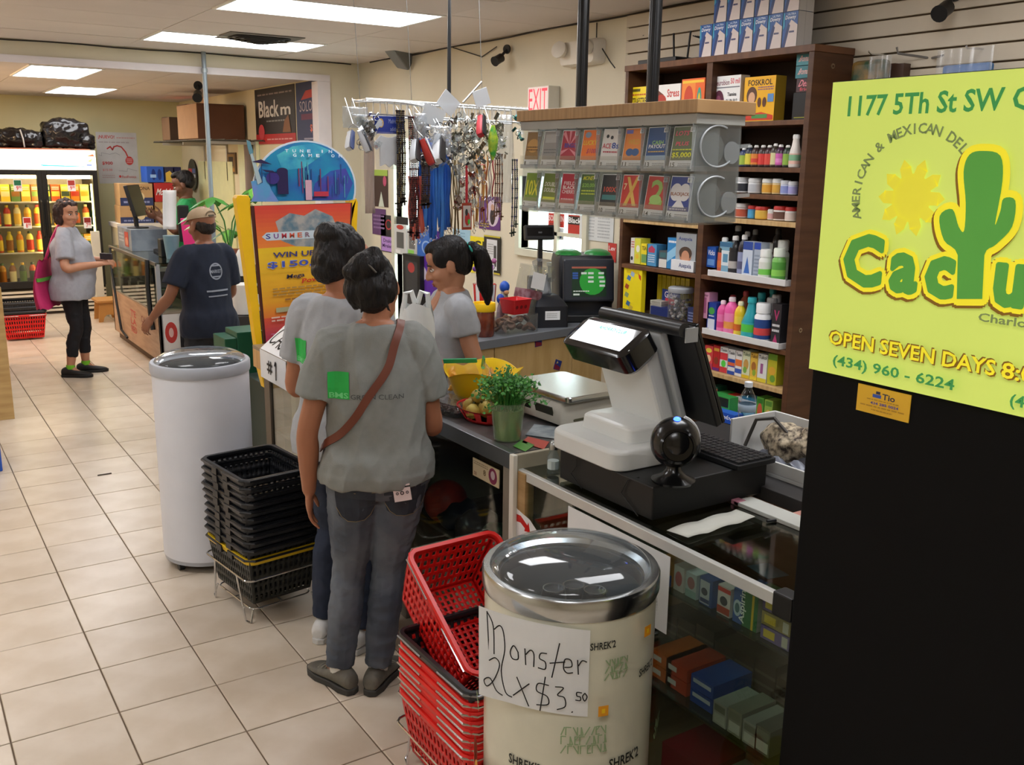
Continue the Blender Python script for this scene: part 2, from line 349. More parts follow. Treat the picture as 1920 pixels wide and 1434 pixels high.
# ================================================================== barrel coolers
RB=.207;LIDG=glass('dfe6ea',.03,key='lid',clear=.93)
def barrel(label,x,y,top,body,ringm,rot):
 t=thing('barrel_cooler',label,'drinks cooler',(x,y,0),rot)
 b=MB();b.lathe([(RB-.02,.05),(RB,.055),(RB,top-.045),(RB-.03,top-.045)],body,56,cap=False);b.lathe([(RB-.03,top-.045),(RB-.03,.5),(.01,.5)],mat('5d6468',.5),56,cap=False);b.lathe([(.0,.05),(RB-.02,.05)],DKGREY,56,cap=False);b.build('body',t)
 b=MB();b.lathe([(RB-.008,.036),(RB-.004,.036),(RB-.004,.056),(RB-.02,.056)],ringm,56,cap=False);b.build('base_ring',t)
 b=MB();b.lathe([(RB-.02,top-.05),(RB+.004,top-.05),(RB+.007,top-.04),(RB+.007,top-.006),(RB+.003,top),(RB-.012,top),(RB-.014,top-.012),(RB-.03,top-.02)],ringm,64,cap=False);b.build('rim',t)
 b=MB();b.lathe([(RB-.03,top-.03),(.172,top-.03),(.17,top-.06)],DKGREY,40,cap=False);b.build('inner_collar',t)
 n=12;pr=[((RB-.012)*cos(pi/2*i/n)**.8 if i<n else .001,top-.004+.052*sin(pi/2*i/n)) for i in range(n+1)]
 b=MB();b.lathe([(RB-.011,top-.006)]+pr,LIDG,56,cap=False);b.build('lid',t,smooth=60)
 for k in range(3):
  a=2*pi*k/3+3.6;w=MB();cx,cy=(RB-.03)*cos(a),(RB-.03)*sin(a);w.cyl((cx-.012,cy,.024),(cx+.012,cy,.024),.024,BLK,14);w.box((cx-.016,cy-.012,.03),(cx+.016,cy+.012,.052),DKGREY);w.build('caster',t)
 return t
bar_w=barrel('plain white barrel cooler behind the stack of black baskets',1.12,4.23,.935,mat('dcdfe8',.38,var=.02),mat('aeb2bb',.4),0)
bar_m=barrel('barrel cooler with printed cream wrap and a chrome rim',1.30,1.71,.865,mat('d9d6c2',.3,var=.05,coat=.4),MET('c5c8ca',.2),0)
TH0=math.atan2(-1.71,-1.30)
def barrel_print(parent,name,fn,label=None):
 mb=MB();A=radians(200);R=RB+.0008;arc=R*A;H=.75
 def cur(u,v,h):a=TH0+(u-.5)*A;return (cos(a)*(R+h),sin(a)*(R+h),.055+v*H)
 p=Panel(mb,(0,0,0),(arc,0,0),(0,H,0),curve=cur);fn(p,arc,H,A);return mb.build(name,parent,smooth=0)
INK=mat('2b2d27',.6);GRN=mat('8fa67c',.6);OR=mat('e79a1c',.5)
def wrap(p,arc,H,A):
 def at(a,dz,w,h):u=.5+radians(a)/A;v=(.815-.055-dz)/H;return u-w/arc/2,v-h/H,u+w/arc/2,v
 for a,dz,w in ((-38,.022,.062),(22,.05,.062),(62,.15,.07),(-27,.36,.088),(42,.35,.095),(88,.03,.06),(-80,.09,.06)):
  p.text("SHREK'2",*at(a,dz,w,w*.3),INK,True)
 for a,dz,w,h in ((31,.09,.055,.055),(11,.245,.1,.075),(-78,.27,.05,.05),(75,.3,.05,.06)):
  u0,v0,u1,v1=at(a,dz,w,h)
  for k in range(3):
   x=u0
   while x<u1-.004:
    cw=random.uniform(.008,.014)/arc;y0=v0+(v1-v0)*k/3;y1=y0+(v1-v0)*.26
    q=random.choice(([(0,0),(0,1),(1,1)],[(0,1),(1,0),(1,1)],[(0,0),(1,0),(.5,1),(.5,0)],[(0,0),(1,1)],[(1,0),(0,0),(0,1),(1,1),(0,.5)]))
    p.line([(x+cw*.8*i,y0+(y1-y0)*j) for i,j in q],.0028,GRN);x+=cw*1.15
 for a,dz in ((51,.03),(21,.195)):
  u0,v0,u1,v1=at(a,dz,.022,.026);p.rect(u0,v0,u1,v1,OR);p.rect(u0+.01,v0+.01,u1-.01,v1-.01,YEL)
 for a,dz,ru,rv,m in ((-88,.5,.12,.11,'c8451f'),(-70,.5,.06,.09,'d99a2a'),(-60,.47,.06,.06,'d4541e'),(12,.56,.14,.11,'6b5a44'),(20,.53,.05,.04,'8b7a5c'),(52,.55,.12,.12,'b9b53a'),(66,.5,.06,.07,'c9661e'),(80,.52,.08,.1,'9a9a35')):
  u0,v0,u1,v1=at(a,dz,.01,.01);p.disc((u0+u1)/2,v0,ru*.5,rv,mat(m,.4),14)
barrel_print(bar_m,'printed_wrap',wrap)
for i,(a,r) in enumerate(((-25,.09),(8,.06),(35,.1))):
 th=TH0+radians(a);b=MB();c=(1.30+cos(th)*r,1.71+sin(th)*r,.745)
 b.lathe([(.022,-.2),(.03,-.195),(.03,.075),(.026,.09),(.0255,.092),(.024,.086),(.003,.086)],mat('2c3036',.3,.4),20);b.lathe([(.0262,.088),(.0262,.093),(.0235,.093),(.0235,.086)],CHROME,20,cap=False)
 tag(b.build('drink_can',None,c),['drink can under the clear barrel lid, nearest the front rim','drink can under the clear barrel lid, middle of three','drink can under the clear barrel lid, third from the front'][i],'can','cans inside the barrel cooler')
mb=MB();w,h=.255,.213;Rc=.42;ar=TH0+radians(13)
def cur(u,v,hh):
 s=(1-u)*w;a=s/Rc;base=Vector((cos(ar),sin(ar),0))*(RB+.004);n=Vector((cos(ar),sin(ar),0));tl=Vector((sin(ar),-cos(ar),0))
 q=Vector((1.30,1.71,0))+base+tl*(Rc*sin(a))-n*(Rc*(1-cos(a)))+n*(hh+.012*max(0,.25-u)*4*(1-v));q.z=.585+v*h+(1-u)*.038;return q
p=Panel(mb,(0,0,0),(w,0,0),(0,h,0),curve=cur,lift=.0009);p.rect(0,0,1,1,PAPER,14)
PEN=mat('1c1c20',.6)
for pts in ([(.08,.97),(.10,.55)],[(.08,.97),(.14,.83),(.15,.52)],[(.15,.8),(.2,.86),(.235,.8),(.25,.6),(.22,.35),(.26,.12),(.32,.08)],
   [(.37,.62),(.33,.68),(.3,.6),(.32,.53),(.37,.54),(.37,.62)],[(.43,.68),(.44,.5)],[(.44,.62),(.48,.68),(.51,.64),(.51,.5)],[(.62,.68),(.57,.67),(.56,.61),(.61,.58),(.61,.5),(.55,.5)],
   [(.73,.82),(.67,.42)],[(.65,.58),(.78,.62)],[(.78,.56),(.84,.58),(.83,.65),(.78,.65),(.77,.55),(.8,.5),(.85,.51)],[(.89,.66),(.9,.5)],[(.9,.6),(.93,.66),(.97,.65)],
   [(.1,.44),(.16,.49),(.2,.42),(.15,.24),(.08,.14),(.05,.2),(.11,.24),(.17,.12),(.23,.08)],[(.36,.34),(.47,.04)],[(.47,.3),(.33,.12)],
   [(.64,.33),(.55,.33),(.54,.24),(.63,.2),(.64,.11),(.54,.08)],[(.61,.42),(.57,.02)],[(.7,.33),(.77,.33),(.72,.24),(.78,.22),(.79,.12),(.72,.07)],[(.85,.06),(.855,.07)],
   [(.93,.3),(.89,.3),(.89,.26),(.92,.25),(.92,.21),(.88,.21)],[(.96,.3),(.94,.26),(.96,.21),(.98,.26),(.96,.3)]):
 p.line(smooth2(pts),.0028,PEN)
tag(mb.build('paper_sign',smooth=40),'white paper sheet with handwritten prices taped to the cream barrel cooler','sign')
# ================================================================== shopping baskets
def basket_mesh(L,Wd,H,col,rim,inner=None,nl=17,nw=12,nr=5,solidbot=True):
 b=MB();k=.84
 def wall(p0,p1,q0,q1,nu,nv):
  p0,p1,q0,q1=map(Vector,(p0,p1,q0,q1));f=.5
  P=lambda u,v:(p0*(1-u)+p1*u)*(1-v)+(q0*(1-u)+q1*u)*v
  us=[];vs=[]
  for i in range(nu):us+=[i/nu+(.0 if i==0 else f/2/nu),(i+1)/nu-f/2/nu]
  us=[0]+[x for i in range(nu) for x in ((i+f)/(nu+f),(i+1)/(nu+f))]+[1];vs=[0]+[x for i in range(nv) for x in ((i+.4)/(nv+.4),(i+1)/(nv+.4))]+[1]
  us=sorted(set(us));vs=sorted(set(vs));w=len(us);V=[tuple(P(u,v)) for v in vs for u in us];F=[]
  for j in range(len(vs)-1):
   for i in range(w-1):
    if i % 2==1 and j % 2==1 and j<len(vs)-2:continue
    F.append((j*w+i,j*w+i+1,(j+1)*w+i+1,(j+1)*w+i))
  b.add(V,F,col)
 l0,w0,l1,w1=L/2*k,Wd/2*k,L/2,Wd/2
 c0=[(-w0,-l0,0),(w0,-l0,0),(w0,l0,0),(-w0,l0,0)];c1=[(-w1,-l1,H),(w1,-l1,H),(w1,l1,H),(-w1,l1,H)]
 for i,n in ((0,nw),(1,nl),(2,nw),(3,nl)):j=(i+1) % 4;wall(c0[i],c0[j],c1[i],c1[j],n,nr)
 wall(c0[0],c0[1],c0[3],c0[2],nw,nl)
 R=[]
 for s,z in ((-.004,H-.022),(.007,H-.02),(.011,H-.004),(.008,H+.002),(-.003,H+.002),(-.006,H-.012)):
  R.append([(x,y,z) for x,y in rrect(w1+s,l1+s,.03+s,4)])
 b.loft(R,rim,cap=False);return b
def handle_mesh(L,Wd,H,side,m,r=.0035,flat=True):
 b=MB();w=Wd/2+.006;y0=L/2*.55
 pts=[(side*.012,-y0,H-.03),(side*.012,-y0,H)]
 pts=[(side*w,-y0,H-.05),(side*(w+.004),-y0,H-.004),(side*(w*.25),-y0*.92,H+.012),(side*.012,-y0*.8,H+.013),(side*.012,y0*.8,H+.013),(side*(w*.25),y0*.92,H+.012),(side*(w+.004),y0,H-.004),(side*w,y0,H-.05)]
 b.tube(pts,r,m,6);return b
BB=mat('1d1e22',.4);BBR=mat('232529',.33)
def make_basket(name,label,cat,group,L,Wd,H,col,rim,hm,fold):
 t=thing(name,label,cat,group=group);basket_mesh(L,Wd,H,col,rim).build('basket_body',t,smooth=30,solid=.0025)
 for s in (-1,1):
  b=MB();w=Wd/2+.013;l=L/2+.013
  if fold:
   yy=s*(l-.0);b.tube([(-w,s*.05,H-.008),(-w,s*(l-.03),H-.006),(-w+.03,s*l,H-.006),(w-.03,s*l,H-.006),(w,s*(l-.03),H-.006),(w,s*.05,H-.008)],.0036,hm,6)
  else:b.box((-w-.004,s*.05-.022,H-.03),(-w+.006,s*.05+.022,H-.002),hm);b.box((w-.006,s*.05-.022,H-.03),(w+.004,s*.05+.022,H-.002),hm);b.tube([(-w,s*.05,H-.006),(-w,s*(l-.03),H-.002),(-w+.03,s*l,H-.002),(w-.03,s*l,H-.002),(w,s*(l-.03),H-.002),(w,s*.05,H-.006)],.005,hm,6)
  b.build('handle',t)
 return t
def wire_stand(name,label,x,y,rot,L,Wd,zt,m):
 t=thing(name,label,'basket stand',(x,y,0),rot);l,w=L/2,Wd/2
 b=MB();b.tube([(px,py,zt) for px,py in rrect(w,l,.03,3)],.004,m,6,closed=True);b.build('rail',t)
 b=MB();b.tube([(px,py,.05) for px,py in rrect(w*.8,l*.8,.03,3)],.0035,m,6,closed=True);b.tube([(-w*.8,0,.05),(w*.8,0,.05)],.0035,m,6);b.tube([(0,-l*.8,.05),(0,l*.8,.05)],.0035,m,6);b.build('shelf_frame',t)
 for sx in (-1,1):
  for sy in (-1,1):
   b=MB();b.tube([(sx*w,sy*(l-.1),zt),(sx*w*.93,sy*(l-.06),.004),(sx*w*.88,sy*(l-.03),.004),(sx*w*.8,sy*l*.8,.05)],.0038,m,6);b.build('leg',t)
 return t
bx,by,br=1.18,3.67,radians(8)
wire_stand('wire_stand','silver wire stand under the stack of black baskets',bx,by,br,.40,.33,.19,CHROME)
yb=make_basket('shopping_basket','yellow-rimmed black basket at the bottom of the black stack','shopping basket','black baskets in the stack',.385,.30,.2,mat('23241f',.45),mat('d9b512',.4),BB,False)
yb.location=(bx,by,.075);yb.rotation_euler.z=br
k0=make_basket('shopping_basket','topmost open black basket of the black stack','shopping basket','black baskets in the stack',.385,.30,.2,BB,BBR,BB,False)
ORD=['lowest black','second black','third black','fourth black','fifth black','sixth black','seventh black','eighth black','ninth black']
for k in range(10):
 z=.115+.032*k;rr=br+random.uniform(-.025,.025);l=(bx+random.uniform(-.004,.004),by+random.uniform(-.004,.004),z)
 if k==9:k0.location=l;k0.rotation_euler.z=rr
 else:dup(k0,l,rr,ORD[k]+' basket counted up from the yellow-rimmed one in the stack')
rx,ry=1.325,2.17
wire_stand('wire_stand','chrome wire stand under the stack of red baskets',rx,ry,0,.44,.34,.13,CHROME)
RB1=mat('d81d1a',.32,var=.04);r0=make_basket('shopping_basket','red basket lying tilted open on top of the red stack','shopping basket','red baskets by the barrel cooler',.42,.31,.21,RB1,mat('e02420',.3),CHROME,True)
for k in range(7):dup(r0,(rx+random.uniform(-.003,.003),ry+random.uniform(-.003,.003),.03+.026*k),random.uniform(-.01,.01),['lowest','second','third','fourth','fifth','sixth','uppermost'][k]+' level red basket in the stack, counted from the floor')
kb=make_basket('shopping_basket','black wire-handled basket under the tilted red one','shopping basket','red baskets by the barrel cooler',.42,.31,.2,BB,BBR,MET('9a9ca0',.3),True)
kb.location=(rx,ry,.03+.026*7+.016)
r0.location=(rx+.045,ry+.175,.37);r0.rotation_euler=(radians(34),0,radians(2))
# ================================================================== brown medicine shelf
BRW=wood('5a3a24','4a2d1b',.5,(1,1,8));PINE=wood('c9a877','b5935f',.55,(1,20,1));BRE=wood('6b452b','5a3822',.5,(1,8,1))
SX,SY0,SY1,SYM,SZ,SB=3.48,2.94,4.215,3.575,2.325,3.744
shelf=thing('medicine_shelf','tall brown wooden shelf unit packed with medicines behind the counter','shelf',(SX,SY0,0))
def sp(n,a,c,m):q=MB();q.box((a[0]-SX,a[1]-SY0,a[2]),(c[0]-SX,c[1]-SY0,c[2]),m);return q.build(n,shelf,smooth=0,bev=.0015)
sp('side_panel',(SX,SY0,0),(SB,SY0+.03,SZ-.03),BRW);sp('side_panel',(SX,SY1-.025,0),(SB,SY1,SZ-.03),BRW)
sp('top_panel',(SX-.005,SY0-.005,SZ-.03),(SB,SY1+.005,SZ),BRE);sp('divider',(SX,SYM-.02,0),(SB,SYM+.02,SZ-.03),BRW);sp('back_panel',(SB-.012,SY0+.03,0),(SB,SY1-.025,SZ-.03),mat('352318',.7))
RZ=[2.01,1.80,1.675,1.555,1.262,.963,.775,.555,.1];LZ=[2.01,1.80,1.512,1.26,.977,.7,.4,.1]
for z in RZ:sp('board',(SX+.002,SY0+.03,z-.022),(SB-.012,SYM-.02,z),PINE if z in (1.555,.775) else BRE)
for z in LZ:sp('board',(SX+.002,SYM+.02,z-.022),(SB-.012,SY1-.025,z),PINE if z in (1.512,.977) else BRE)
b=MB()
for px,py in ((1561,124),(1500,619)):
 q=ony(px,py,SY0);b.cyl((q.x-SX,-.004,q.z),(q.x-SX,0,q.z),.011,MET('b8a890',.4),14);b.cyl((q.x-SX,-.0045,q.z),(q.x-SX,-.002,q.z),.006,BRW,10)
b.build('bolt',shelf)
# ================================================================== black drinks cooler with the lit deli sign
CX0,CY1,CTOP=1.50,1.21,1.955
ck=thing('upright_cooler','tall black cooler with a yellow-green cactus deli sign on its side','drinks cooler',(CX0,CY1,0))
b=MB();b.box((0,-.95,.03),(.62,0,CTOP-.005),mat('070708',.75,var=.1,spec=.2));b.build('cabinet',ck,smooth=0,bev=.004)
b=MB()
for y in (-.9,-.05):
 for x in (.06,.56):b.cyl((x,y,0),(x,y,.03),.02,BLK,10)
b.build('feet',ck)
b=MB();b.box((-.004,-.952,CTOP-.012),(.62,.001,CTOP),mat('2a2a28',.5));b.build('top_trim',ck,smooth=0)
b=MB();SGN=mat('d6ea70',.5,var=.015,emit=.26);ws,hs=.93,.535;zb=1.418
b.box((-.012,-ws,zb),(-.0005,-.001,zb+hs),SGN);o=b.build('sign_board',ck,smooth=0)
b=MB();p=Panel(b,(-.0122,0,zb),(0,-1,0),(0,0,1),lift=.0005)
def sg(x,y):q=onx(x,y,CX0-.012);return (CY1-q.y,q.z-zb)
G1=mat('3f9a52',.5,emit=.2);G2=mat('58a544',.5,emit=.2);Y1=mat('efe02c',.5,emit=.35);BR1=mat('8a641c',.5,emit=.15);OL=mat('7f9058',.5,emit=.2);SUNY=mat('e4dc3c',.5,emit=.3);GD=mat('3d6e34',.5)
u0,v0=sg(1589,219);u1,_=sg(1754,207);ue=sg(1882,197)[0];p.text('1177 5Th St SW',u0,v0,ue,v0+.036,G1,True)
p.text('Charlottesville',ue+.014,v0,ue+.30,v0+.036,G1,True)
ca=sg(1713,372);ra=(sg(1713,372)[0]-sg(1605,400)[0])
word='AMERICAN & MEXICAN DELI'
for i,chx in enumerate(word):
 if chx==' ':continue
 a=radians(197-i*7.25);tv,tf,asp=txtmesh(chx,True);r_=ra*1.02;cc=(ca[0]+r_*cos(a),ca[1]+r_*sin(a));hh=.0175;ww=min(hh*asp,.019)
 ux,uy=sin(a),-cos(a);vx,vy=cos(a),sin(a)
 p.b.add([p.P(cc[0]+ux*(q[0]-.5)*ww+vx*(q[1]-.5)*hh,cc[1]+uy*(q[0]-.5)*ww+vy*(q[1]-.5)*hh) for q in tv],tf,OL)
p.up()
sc_=sg(1709,371);p.disc(sc_[0],sc_[1],.038,.041,SUNY,28)
for i in range(10):
 a=2*pi*i/10;ri,ro=.036,.064;d=.3
 p.poly([(sc_[0]+ri*cos(a-d),sc_[1]+ri*1.06*sin(a-d)),(sc_[0]+ro*.84*cos(a-.2),sc_[1]+ro*.84*sin(a-.2)),(sc_[0]+ro*.8*cos(a-.24),sc_[1]+ro*.8*sin(a-.24)),(sc_[0]+ro*cos(a),sc_[1]+ro*1.05*sin(a)),(sc_[0]+ro*.84*cos(a+.2),sc_[1]+ro*.84*sin(a+.2)),(sc_[0]+ri*cos(a+d),sc_[1]+ri*1.06*sin(a+d))],SUNY)
p.up()
def outline(pts,k):
 n=len(pts);o=[]
 for i in range(n):
  a,c,d=Vector(pts[i-1]),Vector(pts[i]),Vector(pts[(i+1) % n]);t=(d-a);t=t.normalized() if t.length else Vector((1,0));o.append((c.x+t.y*k,c.y-t.x*k))
 ar=sum(pts[i-1][0]*pts[i][1]-pts[i][0]*pts[i-1][1] for i in range(n))
 return o if ar>0 else outline(pts[::-1],k)
cact=[(1798,560),(1800,478),(1774,450),(1766,405),(1790,392),(1802,425),(1812,432),(1815,380),(1811,322),(1822,290),(1848,283),(1880,292),(1884,340),(1870,420),(1880,395),(1886,372),(1908,376),(1902,425),(1872,458),(1850,478),(1846,560)]
cp=[sg(*q) for q in [cact[0]]+[tuple(v) for v in catmull2(cact,4)]+[cact[-1]]]
CPO=cp if sum(cp[i-1][0]*cp[i][1]-cp[i][0]*cp[i-1][1] for i in range(len(cp)))>0 else cp[::-1]
for m,k,off in ((BR1,.0125,(-.003,-.004)),(Y1,.0115,(0,0)),(G2,.0036,(0,0))):
 for body,x0,x1,yt,yb_ in (('C',1584,1662,438,530),('a',1671,1727,474,544),('c',1737,1796,480,553),('u',1866,1930,494,570),('s',1942,1992,500,578)):
  tv,tf,_=txtmesh(body,True);q0,q1=sg(x0,yb_),sg(x1,yt);e0,e1=q0[0],q1[0];f0,f1=q0[1],sg(x0,yt)[1]
  n=12
  for i in range(n):
   a=2*pi*i/n;p.b.add([p.P(e0+(e1-e0)*x+k*cos(a)+off[0],f0+(f1-f0)*y+k*sin(a)+off[1]) for x,y in tv],tf,m);p.h+=.000006
 if m is not G2:
  for i in range(16):
   a_=2*pi*i/16;kk=.011 if m is Y1 else .012;p.b.add([p.P(x+kk*cos(a_)+off[0],y+kk*sin(a_)+off[1]) for x,y in CPO],[tuple(range(len(CPO)))],m);p.h+=.000006
 p.up()
p.poly(cp if sum(cp[i-1][0]*cp[i][1]-cp[i][0]*cp[i-1][1] for i in range(len(cp)))>0 else cp[::-1],G2)
q0=sg(1838,601);p.text('Charlottesville',q0[0],q0[1],q0[0]+.17,q0[1]+.014,OL,True)
a,c=sg(1560,632),sg(1871,694)
for m,d in ((BR1,.0022),(BR1,-.0022),(Y1,0)):
 p.text('OPEN SEVEN DAYS',a[0]+d,a[1]-.012-d,c[0]+d,a[1]+.0145-d,m,True);p.text('8:00 AM',sg(1883,695)[0]+d,a[1]-.012-d,sg(1883,695)[0]+.15+d,a[1]+.0145-d,m,True)
a,c=sg(1567,676),sg(1795,722);p.text('(434) 960 - 6224',a[0],a[1]-.012,c[0],a[1]+.013,G1,True)
a=sg(1899,751);p.text('(434) 960',a[0],a[1]-.012,a[0]+.12,a[1]+.013,G1,True)
b.build('sign_print',o,smooth=0)
b=MB();A_,B_=onx(1611,716,CX0),onx(1704,796,CX0);y0=A_.y;y1=B_.y;z1=A_.z-.002;z0=onx(1608,768,CX0).z
b.box((-.002,y1-CY1,z0),(-.0004,y0-CY1,z1),mat('e9b730',.5));p=Panel(b,(-.0021,y0-CY1,z0),(0,y1-y0,0),(0,0,z1-z0),lift=.0003)
NV=mat('33364e',.5);p.text('Tio',.48,.6,.72,.82,NV,True);p.rect(.3,.62,.46,.74,mat('3c59b0',.5));p.rect(.36,.76,.44,.86,NV);p.text('434 285 0024',.27,.36,.8,.46,mat('4a4aa0',.5),True);p.scribble(.08,.24,.92,.33,1,mat('b98a2c',.5));p.scribble(.2,.5,.8,.57,1,mat('b98a2c',.5));p.scribble(.3,.12,.7,.2,1,mat('b98a2c',.5))
b.build('business_card',ck,smooth=0)
b=MB()
for px,py in ((1516,766),(1513,798),):q=onx(px,py,CX0+.02);b.cyl((.03,.0,q.z),(.03,.012,q.z),.006,CHROME,10)
b.build('hinge_screw',ck)
# ================================================================== counters
CZ,NZ=.90,.87
ALU=mat('a9aca9',.38,.7,var=.05);OAK=wood('b08f62','9c7c50',.5,(1,1,10));GL=glass('eef4f0',.015,key='case');DARKW=wood('4a3d30','3b3026',.6,(1,12,1))
pc=thing('produce_counter','glass-fronted counter with a steel top carrying fruit, herbs and a scale','counter',(1.6,2.44,0))
def part(par,n,a,c,m,bev=.002):q=MB();q.box(a,c,m);return q.build(n,par,smooth=0,bev=bev)
PL=.80
part(pc,'steel_edge',(0,0,CZ-.055),(.03,PL,CZ),mat('8d9296',.35,.85));part(pc,'counter_top',(.03,0,CZ-.03),(.62,PL,CZ-.002),mat('6f6a68',.28,var=.3,vs=14,col2='4d4b4b'))
part(pc,'corner_post',(.002,0,0),(.03,.045,CZ-.055),mat('8b8378',.5));part(pc,'corner_post',(.002,PL-.045,0),(.03,PL,CZ-.055),mat('8b8378',.5))
part(pc,'glass_front',(.008,.045,.13),(.012,PL-.045,CZ-.055),GL,0);part(pc,'plinth',(.03,0,.0),(.6,PL,.1),mat('4b3c2e',.7));part(pc,'kick_rail',(0,0,.09),(.03,PL,.13),ALU)
part(pc,'back_panel',(.585,.0,.1),(.6,PL,CZ-.03),mat('2e2a28',.8));part(pc,'shelf_board',(.05,.02,.43),(.585,PL-.02,.445),mat('5a5148',.6));part(pc,'floor_board',(.03,.02,.1),(.585,PL-.02,.13),mat('6a6158',.6))
part(pc,'side_panel',(.03,0,.1),(.6,.012,CZ-.03),mat('9a927f',.6));part(pc,'side_panel',(.03,PL-.012,.1),(.6,PL,CZ-.03),mat('9a927f',.6))
cj=thing('checkout_counter','wooden checkout counter with a pale lip beyond the gray shirts','counter',(1.49,3.26,0));CL=1.38
part(cj,'counter_top',(0,0,CZ-.018),(.34,CL,CZ),mat('8d7c66',.35));part(cj,'front_lip',(0,0,CZ-.11),(.02,CL,CZ-.018),wood('d2a871','c2955c',.5,(1,14,1)))
part(cj,'glass_front',(.06,.03,.12),(.064,CL-.08,CZ-.11),GL,0);part(cj,'end_post',(.05,CL-.08,0),(.12,CL,CZ-.018),mat('6c5f50',.6));part(cj,'end_post',(.05,0,0),(.1,.03,CZ-.018),mat('6c5f50',.6))
part(cj,'back_panel',(.31,0,0),(.33,CL,CZ-.02),mat('463d35',.8));part(cj,'shelf_board',(.07,.03,.46),(.33,CL-.08,.475),mat('3e342b',.7));part(cj,'plinth',(.06,0,0),(.33,CL,.12),mat('4b3c2e',.7));part(cj,'stile',(.066,.98,.12),(.1,1.04,.79),mat('a59a87',.6))
b=MB();XJ=1.49
def cajf(u,v,h):
 y=4.52-u*.36
 if v>.42:s=(v-.42)*.33;return (XJ+s*.8-h*.5,y+s*.2,CZ+.0015+s*.55+h)
 return (XJ-.0025-h,y,CZ-(.42-v)*.33)
p=Panel(b,(0,0,0),(.36,0,0),(0,.33,0),curve=cajf,lift=.0006)
for a,c in ((0,.14),(.14,.28),(.28,.42),(.4201,.6),(.6,.8),(.8,1)):p.rect(0,a,1,c,PAPER,4);p.h=.0006
p.h=.0015
for k,pts in enumerate(([(.2,.86),(.12,.88),(.07,.78),(.06,.64),(.12,.58),(.22,.62)],[(.24,.56),(.37,.86),(.4,.54)],[(.27,.67),(.4,.66)],[(.56,.85),(.55,.6),(.5,.54),(.44,.6)],[(.62,.53),(.74,.82),(.8,.5)],[(.65,.63),(.77,.62)],[(.36,.3),(.34,.12)],[(.44,.3),(.42,.12)],[(.3,.25),(.48,.25)],[(.3,.17),(.48,.17)],[(.6,.28),(.64,.32),(.63,.08)])):p.line(smooth2(pts),.011,PEN)
tag(b.build('paper_sign',smooth=0),'white paper reading CAJA #1 folded over the checkout counter edge','sign')
gc=thing('display_counter','low glass display counter full of small boxes under the register','counter',(1.585,0,0));Y0,Y1c=1.225,2.40;D=.42
part(gc,'front_rail',(0,Y0,NZ-.03),(.018,Y1c-.03,NZ),mat('cfd0cc',.35,.3));part(gc,'glass_top',(.018,Y0,NZ-.007),(D,Y1c-.03,NZ-.001),glass('c9d2cc',.02,key='top'),0);part(gc,'back_rail',(D-.012,Y0,NZ-.03),(D,Y1c-.03,NZ+.002),mat('bdbdb8',.4,.3))
part(gc,'glass_front',(.005,Y0,.1),(.009,Y1c-.05,NZ-.03),GL,0);part(gc,'back_panel',(D-.02,Y0,.1),(D-.012,Y1c-.03,NZ-.03),wood('8c7556','7a6447',.6,(1,1,8)));part(gc,'bottom_deck',(.0,Y0,.07),(D,Y1c,.1),wood('a58b66','937a57',.6,(1,10,1)));part(gc,'plinth',(.03,Y0,0),(D-.03,Y1c,.07),mat('2e2a26',.7))
part(gc,'end_panel',(-.012,Y1c-.03,0),(D+.02,Y1c-.012,NZ+.045),mat('a39b86',.55));part(gc,'end_trim',(-.02,Y1c-.032,0),(-.004,Y1c-.008,NZ+.046),mat('e2ded2',.45));part(gc,'wood_post',(-.004,Y1c-.075,.07),(.03,Y1c-.032,NZ-.005),OAK)
part(gc,'glass_shelf',(.025,Y0+.02,.716),(.3,Y1c-.06,.722),glass('cfe0d6',.02,key='shelfg'),0)
part(gc,'glass_shelf',(.025,Y0+.02,.428),(.36,Y1c-.06,.434),glass('cfe0d6',.02,key='shelfg'),0)
part(gc,'inner_wood',(.05,Y1c-.05,.12),(.4,Y1c-.035,NZ-.035),wood('8a7350','75603f',.6,(10,1,1)))
b=MB();q=onx(1466,1104,1.585);b.box((-.012,q.y-.04,NZ-.045),(.03,q.y+.015,NZ+.012),BLK);b.build('rail_bracket',gc,smooth=0,bev=.004)
b=MB();a=onx(1067,920,1.583);c=onx(1200,1000,1.583);b.box((1.5815,c.y-.12,.62),(1.583,a.y,NZ-.036),PAPER);p=Panel(b,(1.5814,a.y,.62),(0,c.y-.12-a.y,0),(0,0,.2));p.ring(.12,.58,.05,.075,.72,PEN);p.ring(.3,.56,.045,.08,.72,PEN);p.line([(.42,.3),(.42,.8)],.008,PEN)
tag(b.build('paper_sign',smooth=0),'white paper sign taped to the display counter front behind the cream barrel cooler','sign')
b=MB();a=onx(961,946,1.58);p_=[(0,-.2),(0,0),(.1,-.02),(.17,-.06),(.22,-.12),(.23,-.2)]
p=Panel(b,(1.582,a.y+.004,a.z),(0,-1,0),(0,0,1));p.poly([(u,v) for u,v in p_][::-1],PAPER)
p.poly([(.012+.0,-.025),(.012,-.05),(.05,-.045),(.075,-.056),(.072,-.066),(.104,-.06),(.094,-.03),(.088,-.042),(.05,-.022)],RED)
tag(b.build('arrow_sign',smooth=0,solid=.001),'white card with a red curved arrow on the display counter corner','sign')
tb=thing('side_table','dark low table behind the register holding the water bottle','table',(2.24,1.95,0))
part(tb,'table_top',(-.19,-.55,.86),(.2,.42,.9),mat('2d2b2b',.5))
for x in (-.16,.17):
 for y in (-.5,.38):part(tb,'leg',(x-.02,y-.02,0),(x+.02,y+.02,.86),BLK)
e0,e1=Vector((2.46,4.165)),Vector((3.50,4.35));ang=math.atan2(e1.y-e0.y,e1.x-e0.x);BL_=(e1-e0).length
